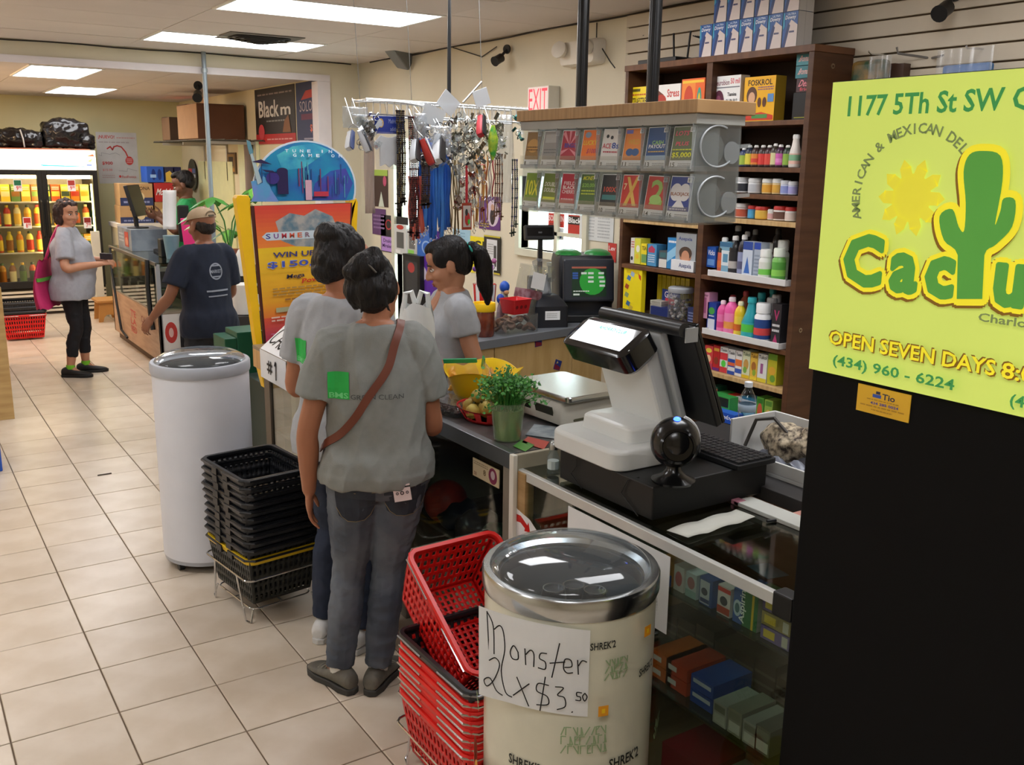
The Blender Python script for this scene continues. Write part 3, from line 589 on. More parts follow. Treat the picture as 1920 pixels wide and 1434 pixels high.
bc=thing('back_counter','pale wooden cabinet with a gray top behind the cashier','cabinet',(e0.x-.2,e0.y-.2*math.tan(ang),0),ang);BW=BL_+.16
part(bc,'counter_top',(0,-.02,CZ-.045),(BW+.06,.52,CZ),mat('6d7177',.4));part(bc,'carcass',(.01,.02,.06),(BW+.04,.5,CZ-.045),wood('a58a5e','97794e',.55,(1,1,8)));part(bc,'plinth',(.02,.06,0),(BW+.03,.48,.06),BLK)
dm=wood('c6a873','b99a62',.5,(6,6,1));x=.01
for w in (.38,.605,.26):
 if x+w>BW+.05:w=BW+.045-x
 dd=part(bc,'door',(x+.003,.0,.08),(x+w-.003,.018,CZ-.05),dm);x+=w
def inv(o,v):return Matrix.LocRotScale(o.location,o.rotation_euler,None).inverted() @ v
for px,py,r_ in ((1009,640,-.04),(1045,684,.35)):
 d=ray(px,py);n=Vector((-sin(ang),cos(ang),0));t_=((Vector((e0.x,e0.y,0))-CC).dot(n))/d.dot(n);q=inv(bc,CC+d*t_)
 b=MB();M=Matrix.Translation((q.x,-.0035,q.z)) @ Matrix.Rotation(r_,4,'Y')
 b.box((-.026,0,-.028),(.026,.0025,.028),mat('2b3a7c',.4),M=M);p=Panel(b,M @ Vector((-.026,0,-.028)),M.to_3x3() @ Vector((.052,0,0)),M.to_3x3() @ Vector((0,0,.056)),lift=.0003);p.poly([(.05,.05),(.95,.05),(.95,.35),(.05,.55)],mat('7a2436',.4));p.poly([(.3,.9),(.2,.6),(.5,.7)],mat('c9b36a',.4));b.build('sticker',bc,smooth=0)
# ================================================================== people
from mathutils import noise as MN
from mathutils.bvhtree import BVHTree
def catmull(pts,k=5):
 P=[np.array(p,float) for p in pts];o=[]
 for i in range(len(P)-1):
  a,b,c,d=P[max(i-1,0)],P[i],P[i+1],P[min(i+2,len(P)-1)]
  for t in np.linspace(0,1,k,endpoint=False):
   o.append(.5*((2*b)+(-a+c)*t+(2*a-5*b+4*c-d)*t*t+(-a+3*b-3*c+d)*t**3))
 o.append(P[-1]);return o
DM=None
def limb(b,pts,rads,k=5,n=12,ends=True):
 q=catmull([tuple(p)+(r,) for p,r in zip(pts,rads)],k);b.tube([x[:3] for x in q],[max(.002,x[3]) for x in q],DM,n)
 if ends:
  b.ell(q[0][:3],q[0][3]*.995,DM,n,8);b.ell(q[-1][:3],q[-1][3]*.995,DM,n,8)
def torso(b,rings,k=5,n=28,p=2.3):
 q=catmull(rings,k);R=[]
 for x,y,z,rx,ry in q:
  r=[]
  for j in range(n):
   a=2*pi*j/n;c,s=cos(a),sin(a);r.append((x+math.copysign(abs(c)**(2/p),c)*rx,y+math.copysign(abs(s)**(2/p),s)*ry,z))
  R.append(r)
 b.loft(R,DM)
def blob(b,name,parent,m,voxel=.007,smooth=8,disp=None,factor=.5):
 me=bpy.data.meshes.new('tmp');me.from_pydata(b.v,[],b.f);bm=bmesh.new();bm.from_mesh(me);bmesh.ops.recalc_face_normals(bm,faces=bm.faces);bm.to_mesh(me);bm.free()
 o=bpy.data.objects.new('tmp',me);COL.objects.link(o);r=o.modifiers.new('r','REMESH');r.mode='VOXEL';r.voxel_size=voxel
 if smooth:s=o.modifiers.new('s','SMOOTH');s.iterations=smooth;s.factor=factor
 dg=bpy.context.evaluated_depsgraph_get();m2=bpy.data.meshes.new_from_object(o.evaluated_get(dg),depsgraph=dg);bpy.data.objects.remove(o);bpy.data.meshes.remove(me)
 if disp:
  N=[v.normal.copy() for v in m2.vertices]
  for v,nn in zip(m2.vertices,N):v.co+=nn*disp(v.co,nn)
 m2.materials.clear()
 for mm in (m if isinstance(m,list) else [m]):m2.materials.append(mm)
 m2.shade_smooth();m2.name=name;q=bpy.data.objects.new(name,m2);COL.objects.link(q);q.parent=parent;return q
def folds(amp,f=(7,7,4),z0=None,z1=None,seed=0.):
 def d(c,n):
  s=MN.noise(Vector((c.x*f[0]+seed,c.y*f[1],c.z*f[2]+c.x*4)));t=MN.noise(Vector((c.x*f[0]*2.3+seed+7,c.y*f[1]*2.3,c.z*f[2]*2.6-c.x*9)))
  a=(1-abs(s)*2.4)*.65+(1-abs(t)*2.2)*.35
  return amp*(a-.5)*1.6
 return d
def hand(b,w,d,pn,sd,curl=.35,s=1.,spread=1.):
 """w wrist, d along the fingers, pn out of the palm, sd +1 when the thumb lies at d x pn"""
 w,d,pn=Vector(w),Vector(d).normalized(),Vector(pn).normalized();pn=(pn-d*d.dot(pn)).normalized();ac=d.cross(pn).normalized()*sd
 M=Matrix((ac,d,pn)).transposed().to_4x4();M.translation=w+d*.045*s;b.ell((0,0,0),(.038*s,.05*s,.0155*s),DM,12,8,M=M)
 M=M.copy();M.translation=w+d*.068*s;b.ell((0,0,0),(.040*s,.026*s,.0135*s),DM,12,8,M=M)
 for i,(L,e) in enumerate(((.9,0),(1.,.004),(.93,.002),(.76,-.004))):
  base=w+d*(.082+e)*s+ac*(.031-.0208*i)*s*spread;dd=(d+ac*(.1-.07*i)).normalized();pts=[base-dd*.03*s,base];c=curl*(1+.12*i)
  for k,l in enumerate((.038,.026,.021)):
   ax=dd.cross(pn).normalized();dd=Matrix.Rotation(c*(.8,1.2,.8)[k],3,ax) @ dd;pts.append(pts[-1]+dd*l*L*s)
  limb(b,pts,[.0085*s,.0086*s,.008*s,.0074*s,.0062*s],3,8)
 base=w+d*.022*s+ac*.024*s;dd=(d*.66+ac*.62+pn*.35).normalized();p1=base+dd*.042*s;dd=(dd+d*.45-ac*.15).normalized();p2=p1+dd*.03*s;p3=p2+(dd+d*.2).normalized()*.024*s
 limb(b,[base,p1,p2,p3],[.0135*s,.0105*s,.0094*s,.0072*s],3,8)
SKIN=lambda c:mat(c,.5,var=.06,vs=14,bump=.03,bs=180)
HAIR=lambda c,c2:mat(c,.5,col2=c2,vs=45,stretch=(1,1,.25),bump=.7,bs=120,spec=.35)
def head(b,M,s=1.,male=False):
 E=lambda c,r,m=None:b.ell((c[0]*s,c[1]*s,c[2]*s),tuple(x*s for x in r),DM,20,14,M=M @ (m or Matrix.Identity(4)))
 E((0,-.012,.035),(.073,.093,.086));E((0,.02,-.02),(.064,.07,.072));E((0,.034,-.06),(.05,.052,.048));E((0,.066,-.09),(.024,.02,.019))
 E((0,.058,.05),(.058,.03,.045));E((0,.075,.022),(.045,.012,.009))
 for sx in (-1,1):
  E((sx*.036,.058,-.025),(.026,.028,.026));E((sx*.076,-.008,-.008),(.009,.02,.031));E((sx*.074,-.002,-.012),(.012,.012,.018));E((sx*.013,.096,-.03),(.0105,.011,.009))
 P=[tuple(M @ Vector((0,y*s,z*s))) for y,z in ((.084,.022),(.094,.004),(.107,-.018),(.109,-.028))];limb(b,P,[.0085*s,.009*s,.0115*s,.0125*s],3,8)
 E((0,.089,-.056),(.022,.0105,.0065));E((0,.087,-.067),(.019,.0105,.0075))
def face(M,s,root,iris='2a1a10',brow='1d1512',lip='8d4a42',lidc='6b4430'):
 for sx in (-1,1):
  e=MB();e.ell((sx*.0315*s,.0755*s,.004*s),(.0135*s,.0115*s,.0072*s),mat('e8e2da',.3,var=.02),12,8,M=M);e.ell((sx*.0315*s,.0825*s,.004*s),(.0066*s,.0062*s,.0068*s),mat(iris,.2,var=.02),10,6,M=M);e.build('eye',root)
  e=MB();e.tube([tuple(M @ (Vector(q)*s)) for q in ((sx*.0155,.0845,.0085),(sx*.0245,.0868,.0142),(sx*.034,.0855,.0142),(sx*.0465,.0765,.0075))],.0024*s,mat(lidc,.5),6);e.build('eyelid',root)
  e=MB();e.tube([tuple(M @ (Vector(q)*s)) for q in ((sx*.012,.089,.026),(sx*.024,.0905,.0305),(sx*.038,.0855,.0295),(sx*.05,.072,.024))],[.0028*s,.0036*s,.003*s,.0015*s],mat(brow,.7),6);e.build('eyebrow',root)
 e=MB();e.ell((0,.0935*s,-.0565*s),(.02*s,.0075*s,.0042*s),mat(lip,.45),12,6,M=M);e.ell((0,.0925*s,-.0655*s),(.017*s,.0075*s,.005*s),mat(lip,.45),12,6,M=M);e.build('lips',root)
def shoe(par,ank,yaw,up,sole,sz=1.,name='shoe',lace=None):
 t=Matrix.Translation((ank[0],ank[1],0)) @ Matrix.Rotation(yaw,4,'Z');b=MB()
 torso_pts=[(0,-.062,.03,.025,.03),(0,-.05,.05,.033,.05)]
 R=[]
 for y,w,hb in ((-.078,.022,.062),(-.068,.032,.078),(-.035,.037,.092),(.0,.039,.09),(.03,.038,.07),(.07,.043,.054),(.11,.045,.046),(.14,.04,.04),(.163,.026,.032),(.172,.01,.024)):
  r=[]
  for j in range(14):
   a=2*pi*j/14;r.append((cos(a)*w*sz,y*sz,(.016+(hb-.016)*.5*(1+sin(a)))*sz))
  R.append(r)
 b.loft(R,up,M=t);b.build(name,par,sub=1)
 o=MB();ol=[(-.024,-.075),(-.036,-.03),(-.033,.02),(-.046,.09),(-.041,.14),(-.022,.172),(.0,.178),(.022,.172),(.041,.14),(.046,.09),(.035,.02),(.036,-.03),(.024,-.075),(0,-.084)]
 o.prism([(x*sz,y*sz) for x,y in ol][::-1],.024*sz,sole,M=t);so=o.build('sole',par,bev=.004)
 if lace:
  l=MB()
  for k in range(4):
   y=.03+.022*k;l.tube([tuple(t @ Vector((x*sz,y*sz,(.085-.65*y*.55-abs(x)*.25)*sz))) for x in (-.026,0,.026)],.003*sz,lace,5)
  l.build('laces',par)
def patch_fn(obj,o,U,V,depth):
 """print that follows the cloth: points of a flat rectangle thrown on to the mesh"""
 me=obj.data;bv=BVHTree.FromPolygons([v.co for v in me.vertices],[p.vertices for p in me.polygons]);o,U,V=Vector(o),Vector(U),Vector(V);n=U.cross(V).normalized()
 def f(u,v,h):
  q=o+U*u+V*v+n*.3;hit,nn,i,d=bv.ray_cast(q,-n,depth+.3)
  if hit is None:hit,nn,i,d=bv.find_nearest(o+U*u+V*v)
  return hit+nn*(h+.0012)
 return f
def std(h,fat=1.,bust=1.,loose=.5,yo=0.):
 s=h/1.55
 body=[(0,.0,.72,.09,.075),(0,-.012,.80,.145*fat,.098*fat),(0,-.01,.88,.130*fat,.09*fat),(0,0,.98,.105*fat,.07*fat),(0,.008,1.08,.115*fat,.078*fat),(0,.008,1.17,.125*fat,.08*fat),(0,.0,1.25,.125,.066),(0,-.008,1.305,.105,.062),(0,-.008,1.34,.056,.052)]
 w=.5+.5*loose
 shirt=[(0,-.010,.755,.184*fat,.141*fat),(0,-.013,.80,.185*fat,.143*fat),(0,-.010,.87,.176*fat,.136*fat),(0,-.006,.92,.160*fat,.120*fat),(0,0,.98,(.128+.03*loose)*fat,(.096+.022*loose)*fat),(0,.008,1.08,(.14+.02*loose)*fat,(.103+.014*loose)*fat),(0,.012,1.17,.158*fat,.113*fat*bust),(0,.0,1.255,.156,.092),(0,-.008,1.305,.118,.076),(0,-.01,1.333,.075,.063)]
 f=lambda L:[tuple(x*s for x in r) for r in L]
 return s,f(body),f(shirt)
def person(label,loc,rot,h,skin,head_rot,arms,legs,shirt_m,pants_m,fat=1.,bust=1.,loose=.5,sleeve=.55,hem=0.,pant_to=1.,hair=None,belly=0.,vox=.0065,leanM=None,headoff=(0,0,0),shadow=None,sl_r=.066,neck=1.,male=False,hs=1.0,faceq=True,tuck=False,legr=1.,vneck=0.,seed=0.,amp=.0045,lipc='8d4a42'):
 root=thing('person',label,'person',loc,rot);s,body,shirt=std(h,fat,bust,loose);shirt=[(r[0],r[1]+belly*max(0,1-abs(r[2]/s-.95)/.2)*s,r[2],r[3],r[4]+belly*max(0,1-abs(r[2]/s-.95)/.25)*s) for r in shirt];L=leanM or Matrix.Identity(4)
 hc=Vector((headoff[0],.012+headoff[1],1.445+headoff[2]))*s;HM=Matrix.Translation(L @ hc) @ Euler((head_rot[0],head_rot[2],head_rot[1]),'YXZ').to_matrix().to_4x4();k=s*hs
 b=MB();t=MB();torso(t,body);b.add([L @ Vector(v) for v in t.v],t.f,DM)
 limb(b,[L @ (Vector((0,-.008,1.28))*s),L @ (Vector((0,-.004,1.34))*s),HM @ (Vector((0,-.012,-.06))*k),HM @ (Vector((0,-.01,0))*k)],[.06*s,.047*s*neck,.044*s*neck,.045*s])
 head(b,HM,k,male);SH={}
 for sd,A in arms.items():
  sh=L @ (Vector((sd*.15,-.004,1.262))*s);el,wr=Vector(A['e']),Vector(A['w']);SH[sd]=(sh,el,wr)
  q=A.get('r',1.)
  limb(b,[L @ (Vector((sd*.10,-.004,1.265))*s),sh,sh.lerp(el,.5),el,el.lerp(wr,.35),wr],[.04*s,.041*s*q,.041*s*q,.037*s*q,.038*s*q,.0245*s*q])
  hand(b,wr,A['d'],A['p'],A['t'],A.get('c',.35),s*A.get('s',.92))
 for sd,G in legs.items():
  hp=Vector((sd*.078,-.005,.76))*s;kn,an=Vector(G['k']),Vector(G['a']);ft=Matrix.Rotation(G['y'],3,'Z') @ Vector((0,.13*s,0))
  limb(b,[hp,hp.lerp(kn,.5),kn,kn.lerp(an,.4)-Vector((0,.012,0)),an],[.075*s,.064*s,.046*s,.05*s,.033*s]);limb(b,[an,Vector((an.x,an.y,.05))+ft*.3,Vector((an.x,an.y,.032))+ft*.75],[.031*s,.026*s,.014*s])
 ob=blob(b,'body',root,SKIN(skin),vox,6)
 b=MB();t=MB();torso(t,shirt);b.add([L @ (Vector(v)+Vector((0,0,hem if v[2]<.8*s else 0))) for v in t.v],t.f,DM)
 for sd,(sh,el,wr) in SH.items():
  e=sh.lerp(el,sleeve);limb(b,[L @ (Vector((sd*.075,-.004,1.268))*s),L @ (Vector((sd*.135,-.004,1.258))*s),sh.lerp(el,sleeve*.5),e],[.058*s,.072*s,sl_r*1.02*s,sl_r*1.02*s],ends=False)
 so=blob(b,'shirt',root,shirt_m,vox*1.15,7,folds(amp,seed=seed))
 b=MB();t=MB();pr=[(0,-.003,.735*s,.14*s*fat,.1*s*fat),(0,-.014*s,.80*s,.17*s*fat,.124*s*fat),(0,-.012*s,.855*s,.158*s*fat,.116*s*fat),(0,-.01*s,.9*s,.14*s*fat,.1*s*fat)];torso(t,pr);b.add(t.v,t.f,DM)
 for sd,G in legs.items():
  hp=Vector((sd*.074,-.008,.80))*s;kn,an=Vector(G['k']),Vector(G['a']);en=kn.lerp(an,pant_to)
  limb(b,[hp,hp.lerp(kn,.35),hp.lerp(kn,.7),kn,kn.lerp(an,.35*min(1,pant_to*1.2))-Vector((0,.014*s,0)),en],[.098*s*fat,.092*s*legr,.074*s*legr,.06*s*legr,.061*s*legr,(.05 if pant_to>.8 else .052)*s*legr],ends=False)
 po=blob(b,'trousers',root,pants_m,vox*1.15,6,folds(.003,(14,14,22),seed=seed+3))
 if faceq:face(HM,k,root,lip=lipc)
 if hair:hair(root,HM,k)
 return root,s,HM,so,po,ob
def hairblob(root,HM,k,ells,tubes,m,vox=.006,amp=.006,name='hair'):
 b=MB()
 for c,r in ells:b.ell(tuple(x*k for x in c),tuple(x*k for x in r),DM,18,12,M=HM)
 for pts,rr in tubes:limb(b,[HM @ (Vector(p)*k) for p in pts],[x*k for x in rr])
 def d(c,n):return amp*(MN.noise(Vector((c.x*40,c.y*40,c.z*14)))+.6*MN.noise(Vector((c.x*95,c.y*95,c.z*35))))
 return blob(b,name,root,m,vox,3,d)
GREYT=mat('868885',.85,var=.05,vs=40,bump=.12,bs=260);GREYT2=mat('a2a5aa',.85,var=.05,vs=40,bump=.1,bs=260);BLKH=HAIR('0c0a0b','191414')
JEAN=mat('434a56',.8,col2='666c75',vs=4.5,bump=.15,bs=420);JEAN2=mat('222a3c',.85,col2='2b3448',vs=4,bump=.12,bs=420)
def zc(X,Y,py):
 lo,hi=-.5,3.
 for _ in range(50):
  m_=(lo+hi)/2;d=Vector((X,Y,m_))-CC;y=717-FPX*d.dot(cu)/d.dot(cf)
  if y>py:lo=m_
  else:hi=m_
 return lo
def bun(root,HM,k):
 hairblob(root,HM,k,[((0,-.026,.043),(.083,.093,.086)),((0,-.05,.0),(.075,.07,.07)),((0,-.06,-.04),(.055,.045,.045)),((.01,-.085,.07),(.062,.052,.05)),((.035,-.08,.1),(.034,.03,.028)),((-.03,-.1,.06),(.04,.032,.034)),((.05,-.05,.0),(.04,.05,.06)),((-.05,-.05,.0),(.04,.05,.06))],
             [(((-.03,-.1,-.03),(-.045,-.08,-.085),(-.042,-.075,-.11)),(.006,.004,.002)),(((.04,-.09,-.03),(.05,-.085,-.08),(.062,-.08,-.105)),(.006,.004,.002))],BLKH)
 b=MB();b.tube([HM @ (Vector(p)*k) for p in ((.012,-.128,.09),(.03,-.134,.06),(.045,-.126,.035))],.003*k,mat('5a5550',.3),6);b.build('hair_pin',root)
P0=onz(716,1276,0);fw_r=radians(-25);sF=1.5/1.55
fw,s,HM,shirt,jeans,body=person('woman seen from behind with a brown strap across her gray GREEN CLEAN shirt and jeans',(P0.x,P0.y,0),fw_r,1.50,'a86f52',(radians(-12),radians(-14),radians(-14)),
 {-1:dict(e=(-.225,-.03,.94),w=(-.232,.025,.715),d=(-.01,.06,-1),p=(1,0,0),t=-1,c=.22),1:dict(e=(.185,.03,.93),w=(.19,.20,.985),d=(.1,.8,.25),p=(0,-.2,-1),t=1,c=.3)},
 {-1:dict(k=(-.105,.015,.42),a=(-.145,-.02,.085),y=radians(38)),1:dict(k=(.03,.015,.42),a=(-.012,-.03,.085),y=radians(-24))},GREYT,JEAN,fat=1.1,loose=.85,hair=bun,vox=.005,legr=1.03,sleeve=.62,sl_r=.07,hem=.03,amp=.009,headoff=(.0,.012,-.004),seed=2.)
shoe(fw,(-.145,-.02),radians(38),mat('6b675d',.6,col2='55524a',vs=20),mat('3a3936',.7),1.,lace=mat('8a877c',.7));shoe(fw,(-.012,-.03),radians(-24),mat('6b675d',.6,col2='55524a',vs=20),mat('3a3936',.7),1.,lace=mat('8a877c',.7))
for ax in ((-.145,-.02),(-.012,-.03)):
 b=MB();b.lathe([(.034,.06),(.036,.085),(.035,.11)],mat('d8d6d0',.9),16,c=(ax[0],ax[1],0));b.build('sock',fw)
LG=mat('27b04b',.6);LT=mat('4b4e4e',.7)
def logo(so,parent,cx,z,w,scale=1.,full=True):
 o=Vector((cx,-.35,z));U=Vector((w,0,0));V=Vector((0,0,w*.36));b=MB();p=Panel(b,o,U,V,lift=.0009,curve=patch_fn(so,o,U,V,.6))
 p.h=.001
 for i in range(6):
  for j in range(5):p.rect(i/6*.29,j/5,(i+1)/6*.29,(j+1)/5,LG,1);p.h=.001
 p.h=.002;p.text('BMS',.02,.03,.28,.24,mat('6fd284',.6),True);p.text('GREEN CLEAN',.31,.02,1.0,.2,LT);return b.build('shirt_logo',parent,smooth=40)
logo(shirt,fw,-.155,1.058,.24)
def strap(so,pts,w,m,parent,name,off=.009):
 me=so.data;bv=BVHTree.FromPolygons([v.co for v in me.vertices],[p.vertices for p in me.polygons]);R=[];P=[Vector(q) for q in catmull(pts,8)];H=[]
 for q in P:
  hit,nn,i,d=bv.find_nearest(q);H.append((hit,nn))
 for _ in range(6):
  H=[H[0]]+[((H[i-1][0]+H[i][0]*2+H[i+1][0])/4,(H[i-1][1]+H[i][1]*2+H[i+1][1]).normalized()) for i in range(1,len(H)-1)]+[H[-1]]
 for i,(hit,nn) in enumerate(H):
  t=(H[min(i+1,len(H)-1)][0]-H[max(i-1,0)][0]).normalized();a=t.cross(nn).normalized();c=hit+nn*off;R.append([tuple(c+a*w/2+nn*.002),tuple(c-a*w/2+nn*.002),tuple(c-a*w/2-nn*.003),tuple(c+a*w/2-nn*.003)])
 b=MB();b.loft(R,m);return b.build(name,parent,smooth=50)
strap(shirt,[(.08,.09,1.19),(.085,.06,1.29),(.08,-.06,1.285),(.05,-.14,1.2),(-.02,-.14,1.08),(-.1,-.14,.97),(-.165,-.05,.90),(-.19,.03,.86)],.026,mat('6e3826',.5),fw,'bag_strap')
def pocket(po,parent,cx,z,w,h,flip=1):
 o=Vector((cx-w/2,-.35,z));U=Vector((w,0,0));V=Vector((0,0,h));b=MB();p=Panel(b,o,U,V,lift=.002,curve=patch_fn(po,o,U,V,.6));m=mat('2b303a',.85,col2='363c47',vs=10)
 rows=[(0,.3,.7),(.15,.08,.92),(.4,.03,.97),(.7,.0,1.),(1.,.0,1.)]
 for (v0,a0,b0),(v1,a1,b1) in zip(rows[:-1],rows[1:]):
  for i in range(5):p.b.add([p.P(a0+(b0-a0)*i/5,v0),p.P(a0+(b0-a0)*(i+1)/5,v0),p.P(a1+(b1-a1)*(i+1)/5,v1),p.P(a1+(b1-a1)*i/5,v1)],[(0,1,2,3)],m)
 p.h=.003;st=mat('8a7a58',.7);p.line([(0,.97),(.5,.93),(1,.97)],.003,st);p.line([(.03,.4),(.15,.15),(.3,.02),(.5,.0),(.7,.02),(.85,.15),(.97,.4)],.002,st);return b.build('back_pocket',parent,smooth=40)
pocket(jeans,fw,-.075,.64,.13,.12);pocket(jeans,fw,.085,.655,.135,.13)
b=MB();M=Matrix.Translation((.076,-.150,.758)) @ Matrix.Scale(.82,4) @ Matrix.Rotation(radians(-8),4,'Y') @ Matrix.Rotation(radians(-8),4,'X')
b.box((-.034,-.008,-.035),(.034,.004,.03),mat('d9c4c2',.4),M=M);b.box((-.036,-.0085,.018),(.036,.0045,.024),BLK,M=M);b.box((-.022,-.008,.03),(.018,.003,.042),mat('e6e2df',.4),M=M)
p=Panel(b,M @ Vector((-.034,-.0082,-.035)),M.to_3x3() @ Vector((.068,0,0)),M.to_3x3() @ Vector((0,0,.065)),lift=.0004)
for u,r_ in ((.22,.09),(.5,.12),(.8,.09)):p.disc(u,.5,r_,r_*1.05,mat('3a2f30',.5),14);p.disc(u,.5,r_*.5,r_*.52,mat('b9a3a2',.5),10)
b.build('phone',fw,smooth=0)
P0=onz(616,1192,0)+cr*.085
def bun2(root,HM,k):
 hairblob(root,HM,k,[((0,-.022,.045),(.084,.096,.088)),((0,-.05,.0),(.078,.07,.075)),((0,-.065,-.04),(.06,.05,.045)),((.0,-.08,.085),(.06,.05,.045)),((.0,-.03,.11),(.05,.05,.03))],[],BLKH)
sw,s,HM,sh2,j2,bd=person('woman with a dark bun in gray shirt and white sneakers beside the CAJA counter',(P0.x,P0.y,0),radians(-55),1.55,'a86f52',(radians(-16),radians(-20),0),
 {-1:dict(e=(-.225,.02,.97),w=(-.14,.23,1.0),d=(.4,.9,.05),p=(.3,.1,-1),t=-1,c=.4),1:dict(e=(.19,.06,.97),w=(.06,.21,1.0),d=(-.9,.5,0),p=(-.3,.1,-1),t=1,c=.4)},
 {-1:dict(k=(-.085,.03,.43),a=(-.09,-.03,.085),y=radians(8)),1:dict(k=(.085,.03,.43),a=(.09,-.05,.085),y=radians(-6))},GREYT2,JEAN2,fat=1.05,loose=.9,hair=bun2,vox=.006,sleeve=.6,sl_r=.07,hem=.0,seed=11.,amp=.007)
for x,y in ((-.09,-.03),(.09,-.05)):shoe(sw,(x,y),radians(8 if x<0 else-6),mat('d3d2d0',.6),mat('c9c8c6',.6),1.,lace=mat('b9b9bb',.7))
logo(sh2,sw,-.16,1.09,.24)
def pony(root,HM,k):
 hairblob(root,HM,k,[((0,-.026,.042),(.080,.09,.087)),((0,-.05,.005),(.075,.066,.07)),((0,-.06,-.03),(.05,.04,.04)),((0,.018,.088),(.058,.066,.036)),((.056,.012,.045),(.024,.05,.05)),((-.056,.012,.045),(.024,.05,.05))],[],BLKH,amp=.0025)
 hairblob(root,HM,k,[((0,-.125,.03),(.032,.03,.034))],[(((0,-.12,.04),(0,-.148,.0),(0,-.142,-.08),(.0,-.12,-.16),(.0,-.105,-.23)),(.026,.038,.04,.034,.01))],BLKH,amp=.007,name='ponytail')
 b=MB();M=HM @ Matrix.Translation(Vector((0,-.118,.035))*k) @ Matrix.Rotation(radians(80),4,'X');b.tube([M @ (Vector((cos(a)*.026,sin(a)*.026,0))*k) for a in np.linspace(0,2*pi,15)[:-1]],.006*k,mat('3bb9ae',.6),6,closed=True);b.build('hair_tie',root)
cl=C0=CC+ray(846,560)*4.12
cs,s,HM,sh3,j3,bd=person('cashier with a black ponytail and gray v-neck shirt looking left behind the counter',(C0.x,C0.y,0),radians(76),1.475,'b27e61',(radians(-20),radians(-14),0),
 {-1:dict(e=(-.21,-.05,.95),w=(-.06,.19,.965),d=(.5,.85,.0),p=(.3,.1,-1),t=-1,c=.45),1:dict(e=(.2,.02,.94),w=(.08,.25,.99),d=(-.3,.9,.1),p=(-.4,.2,-.9),t=1,c=.5)},
 {-1:dict(k=(-.08,.02,.42),a=(-.08,-.02,.085),y=0),1:dict(k=(.08,.02,.42),a=(.08,-.02,.085),y=0)},GREYT2,JEAN2,fat=1.04,bust=1.18,loose=.25,hair=pony,vox=.0055,sleeve=.42,sl_r=.062,seed=21.,hem=.0)
for x in (-.08,.08):shoe(cs,(x,-.02),0,BLK,BLK,.95)
o=Vector((.13,.40,1.08));U=Vector((-.26,0,0));V=Vector((0,0,.26));b=MB();p=Panel(b,o,U,V,curve=patch_fn(sh3,o,U,V,.6));p.h=.001
sk=SKIN('b27e61');p.h=.0
for i in range(9):
 v0,v1=.42+.058*i,.42+.058*(i+1);a0,a1=.27*(v0-.42)/.52,.27*(v1-.42)/.52
 for j in range(6):p.b.add([p.P(.5-a0+2*a0*j/6,v0),p.P(.5-a0+2*a0*(j+1)/6,v0),p.P(.5-a1+2*a1*(j+1)/6,v1),p.P(.5-a1+2*a1*j/6,v1)],[(0,1,2,3)],sk)
b.build('neckline',cs,smooth=40)
b=MB();p=Panel(b,o,U,V,curve=patch_fn(sh3,o,U,V,.6));p.h=.001;p.scribble(.5,.24,.78,.36,3,mat('3a4a8f',.6));b.build('shirt_print',cs,smooth=40)
P0=onz(151,702,0)
def curly(root,HM,k):
 hairblob(root,HM,k,[((0,-.03,.05),(.09,.092,.08)),((-.05,-.035,.01),(.052,.07,.085)),((.05,-.035,.01),(.052,.07,.085)),((0,-.07,-.03),(.08,.06,.08)),((.0,.035,.085),(.065,.045,.03)),((-.065,-.03,-.05),(.035,.05,.05)),((.065,-.03,-.05),(.035,.05,.05))],[],HAIR('2c1d17','46312a'),amp=.014,vox=.007)
fwm,s,HM,sh4,p4,bd=person('curly-haired woman in gray shirt and black capris facing the far aisle',(P0.x,P0.y,0),radians(-112),1.45,'c08a6c',(radians(-6),radians(-42),0),
 {-1:dict(e=(-.235,.03,.95),w=(-.06,.26,.965),d=(.55,.8,.05),p=(.5,.2,-.6),t=-1,c=.7),1:dict(e=(.245,.02,.93),w=(.06,.25,.945),d=(-.5,.85,.1),p=(-.5,.3,-.6),t=1,c=.7)},
 {-1:dict(k=(-.085,.05,.40),a=(-.085,.03,.085),y=radians(12)),1:dict(k=(.085,.02,.40),a=(.09,-.05,.085),y=radians(-8))},mat('a3a4ac',.85,var=.05,vs=40,bump=.1,bs=260),mat('17171c',.8,var=.15),fat=1.2,bust=1.2,loose=1.4,belly=.035,hair=curly,vox=.0065,pant_to=.72,sleeve=.75,sl_r=.078,hem=-.05,seed=31.,legr=.94,lipc='9b5f55')
for x,y,a in ((-.085,.03,12),(.09,-.05,-8)):
 shoe(fwm,(x,y),radians(a),mat('1b1b1d',.6),BLK,1.);b=MB();b.lathe([(.033,.07),(.036,.088),(.034,.105)],mat('7cc832',.8),14,c=(x,y,0));b.build('sock',fwm)
b=MB();M=Matrix.Translation((.04,.29,1.0)) @ Matrix.Rotation(radians(60),4,'Z');b.rbox((-.06,-.01,-.02),(.06,.012,.03),.008,mat('2a2227',.4),M=M);wl=b.build('wallet',None,smooth=40);wl.matrix_world=fwm.matrix_basis.copy();tag(wl,'small dark pouch held by the woman in the far aisle','pouch')
bagm=mat('c22a66',.6,var=.08,vs=20,bump=.15,bs=60)
tt=thing('tote_bag','pink tote bag with a green stripe hanging behind the woman in the far aisle','bag',(P0.x,P0.y,0),radians(-112));b=MB()
def tote(u,v):
 a=u*2*pi;w=.2*(1-.35*v**2);return (.0+cos(a)*w*1.35+.02,-.19+sin(a)*(.07-.05*v)-.03*sin(v*3),.60+v*.38+.01*sin(u*40))
b.grid(tote,28,8,bagm);b.build('bag_body',tt,smooth=60);b=MB();b.tube([(-.03,-.2,.97),(-.07,-.14,1.15),(-.1,-.07,1.29)],.012,bagm,6);b.build('handle',tt)
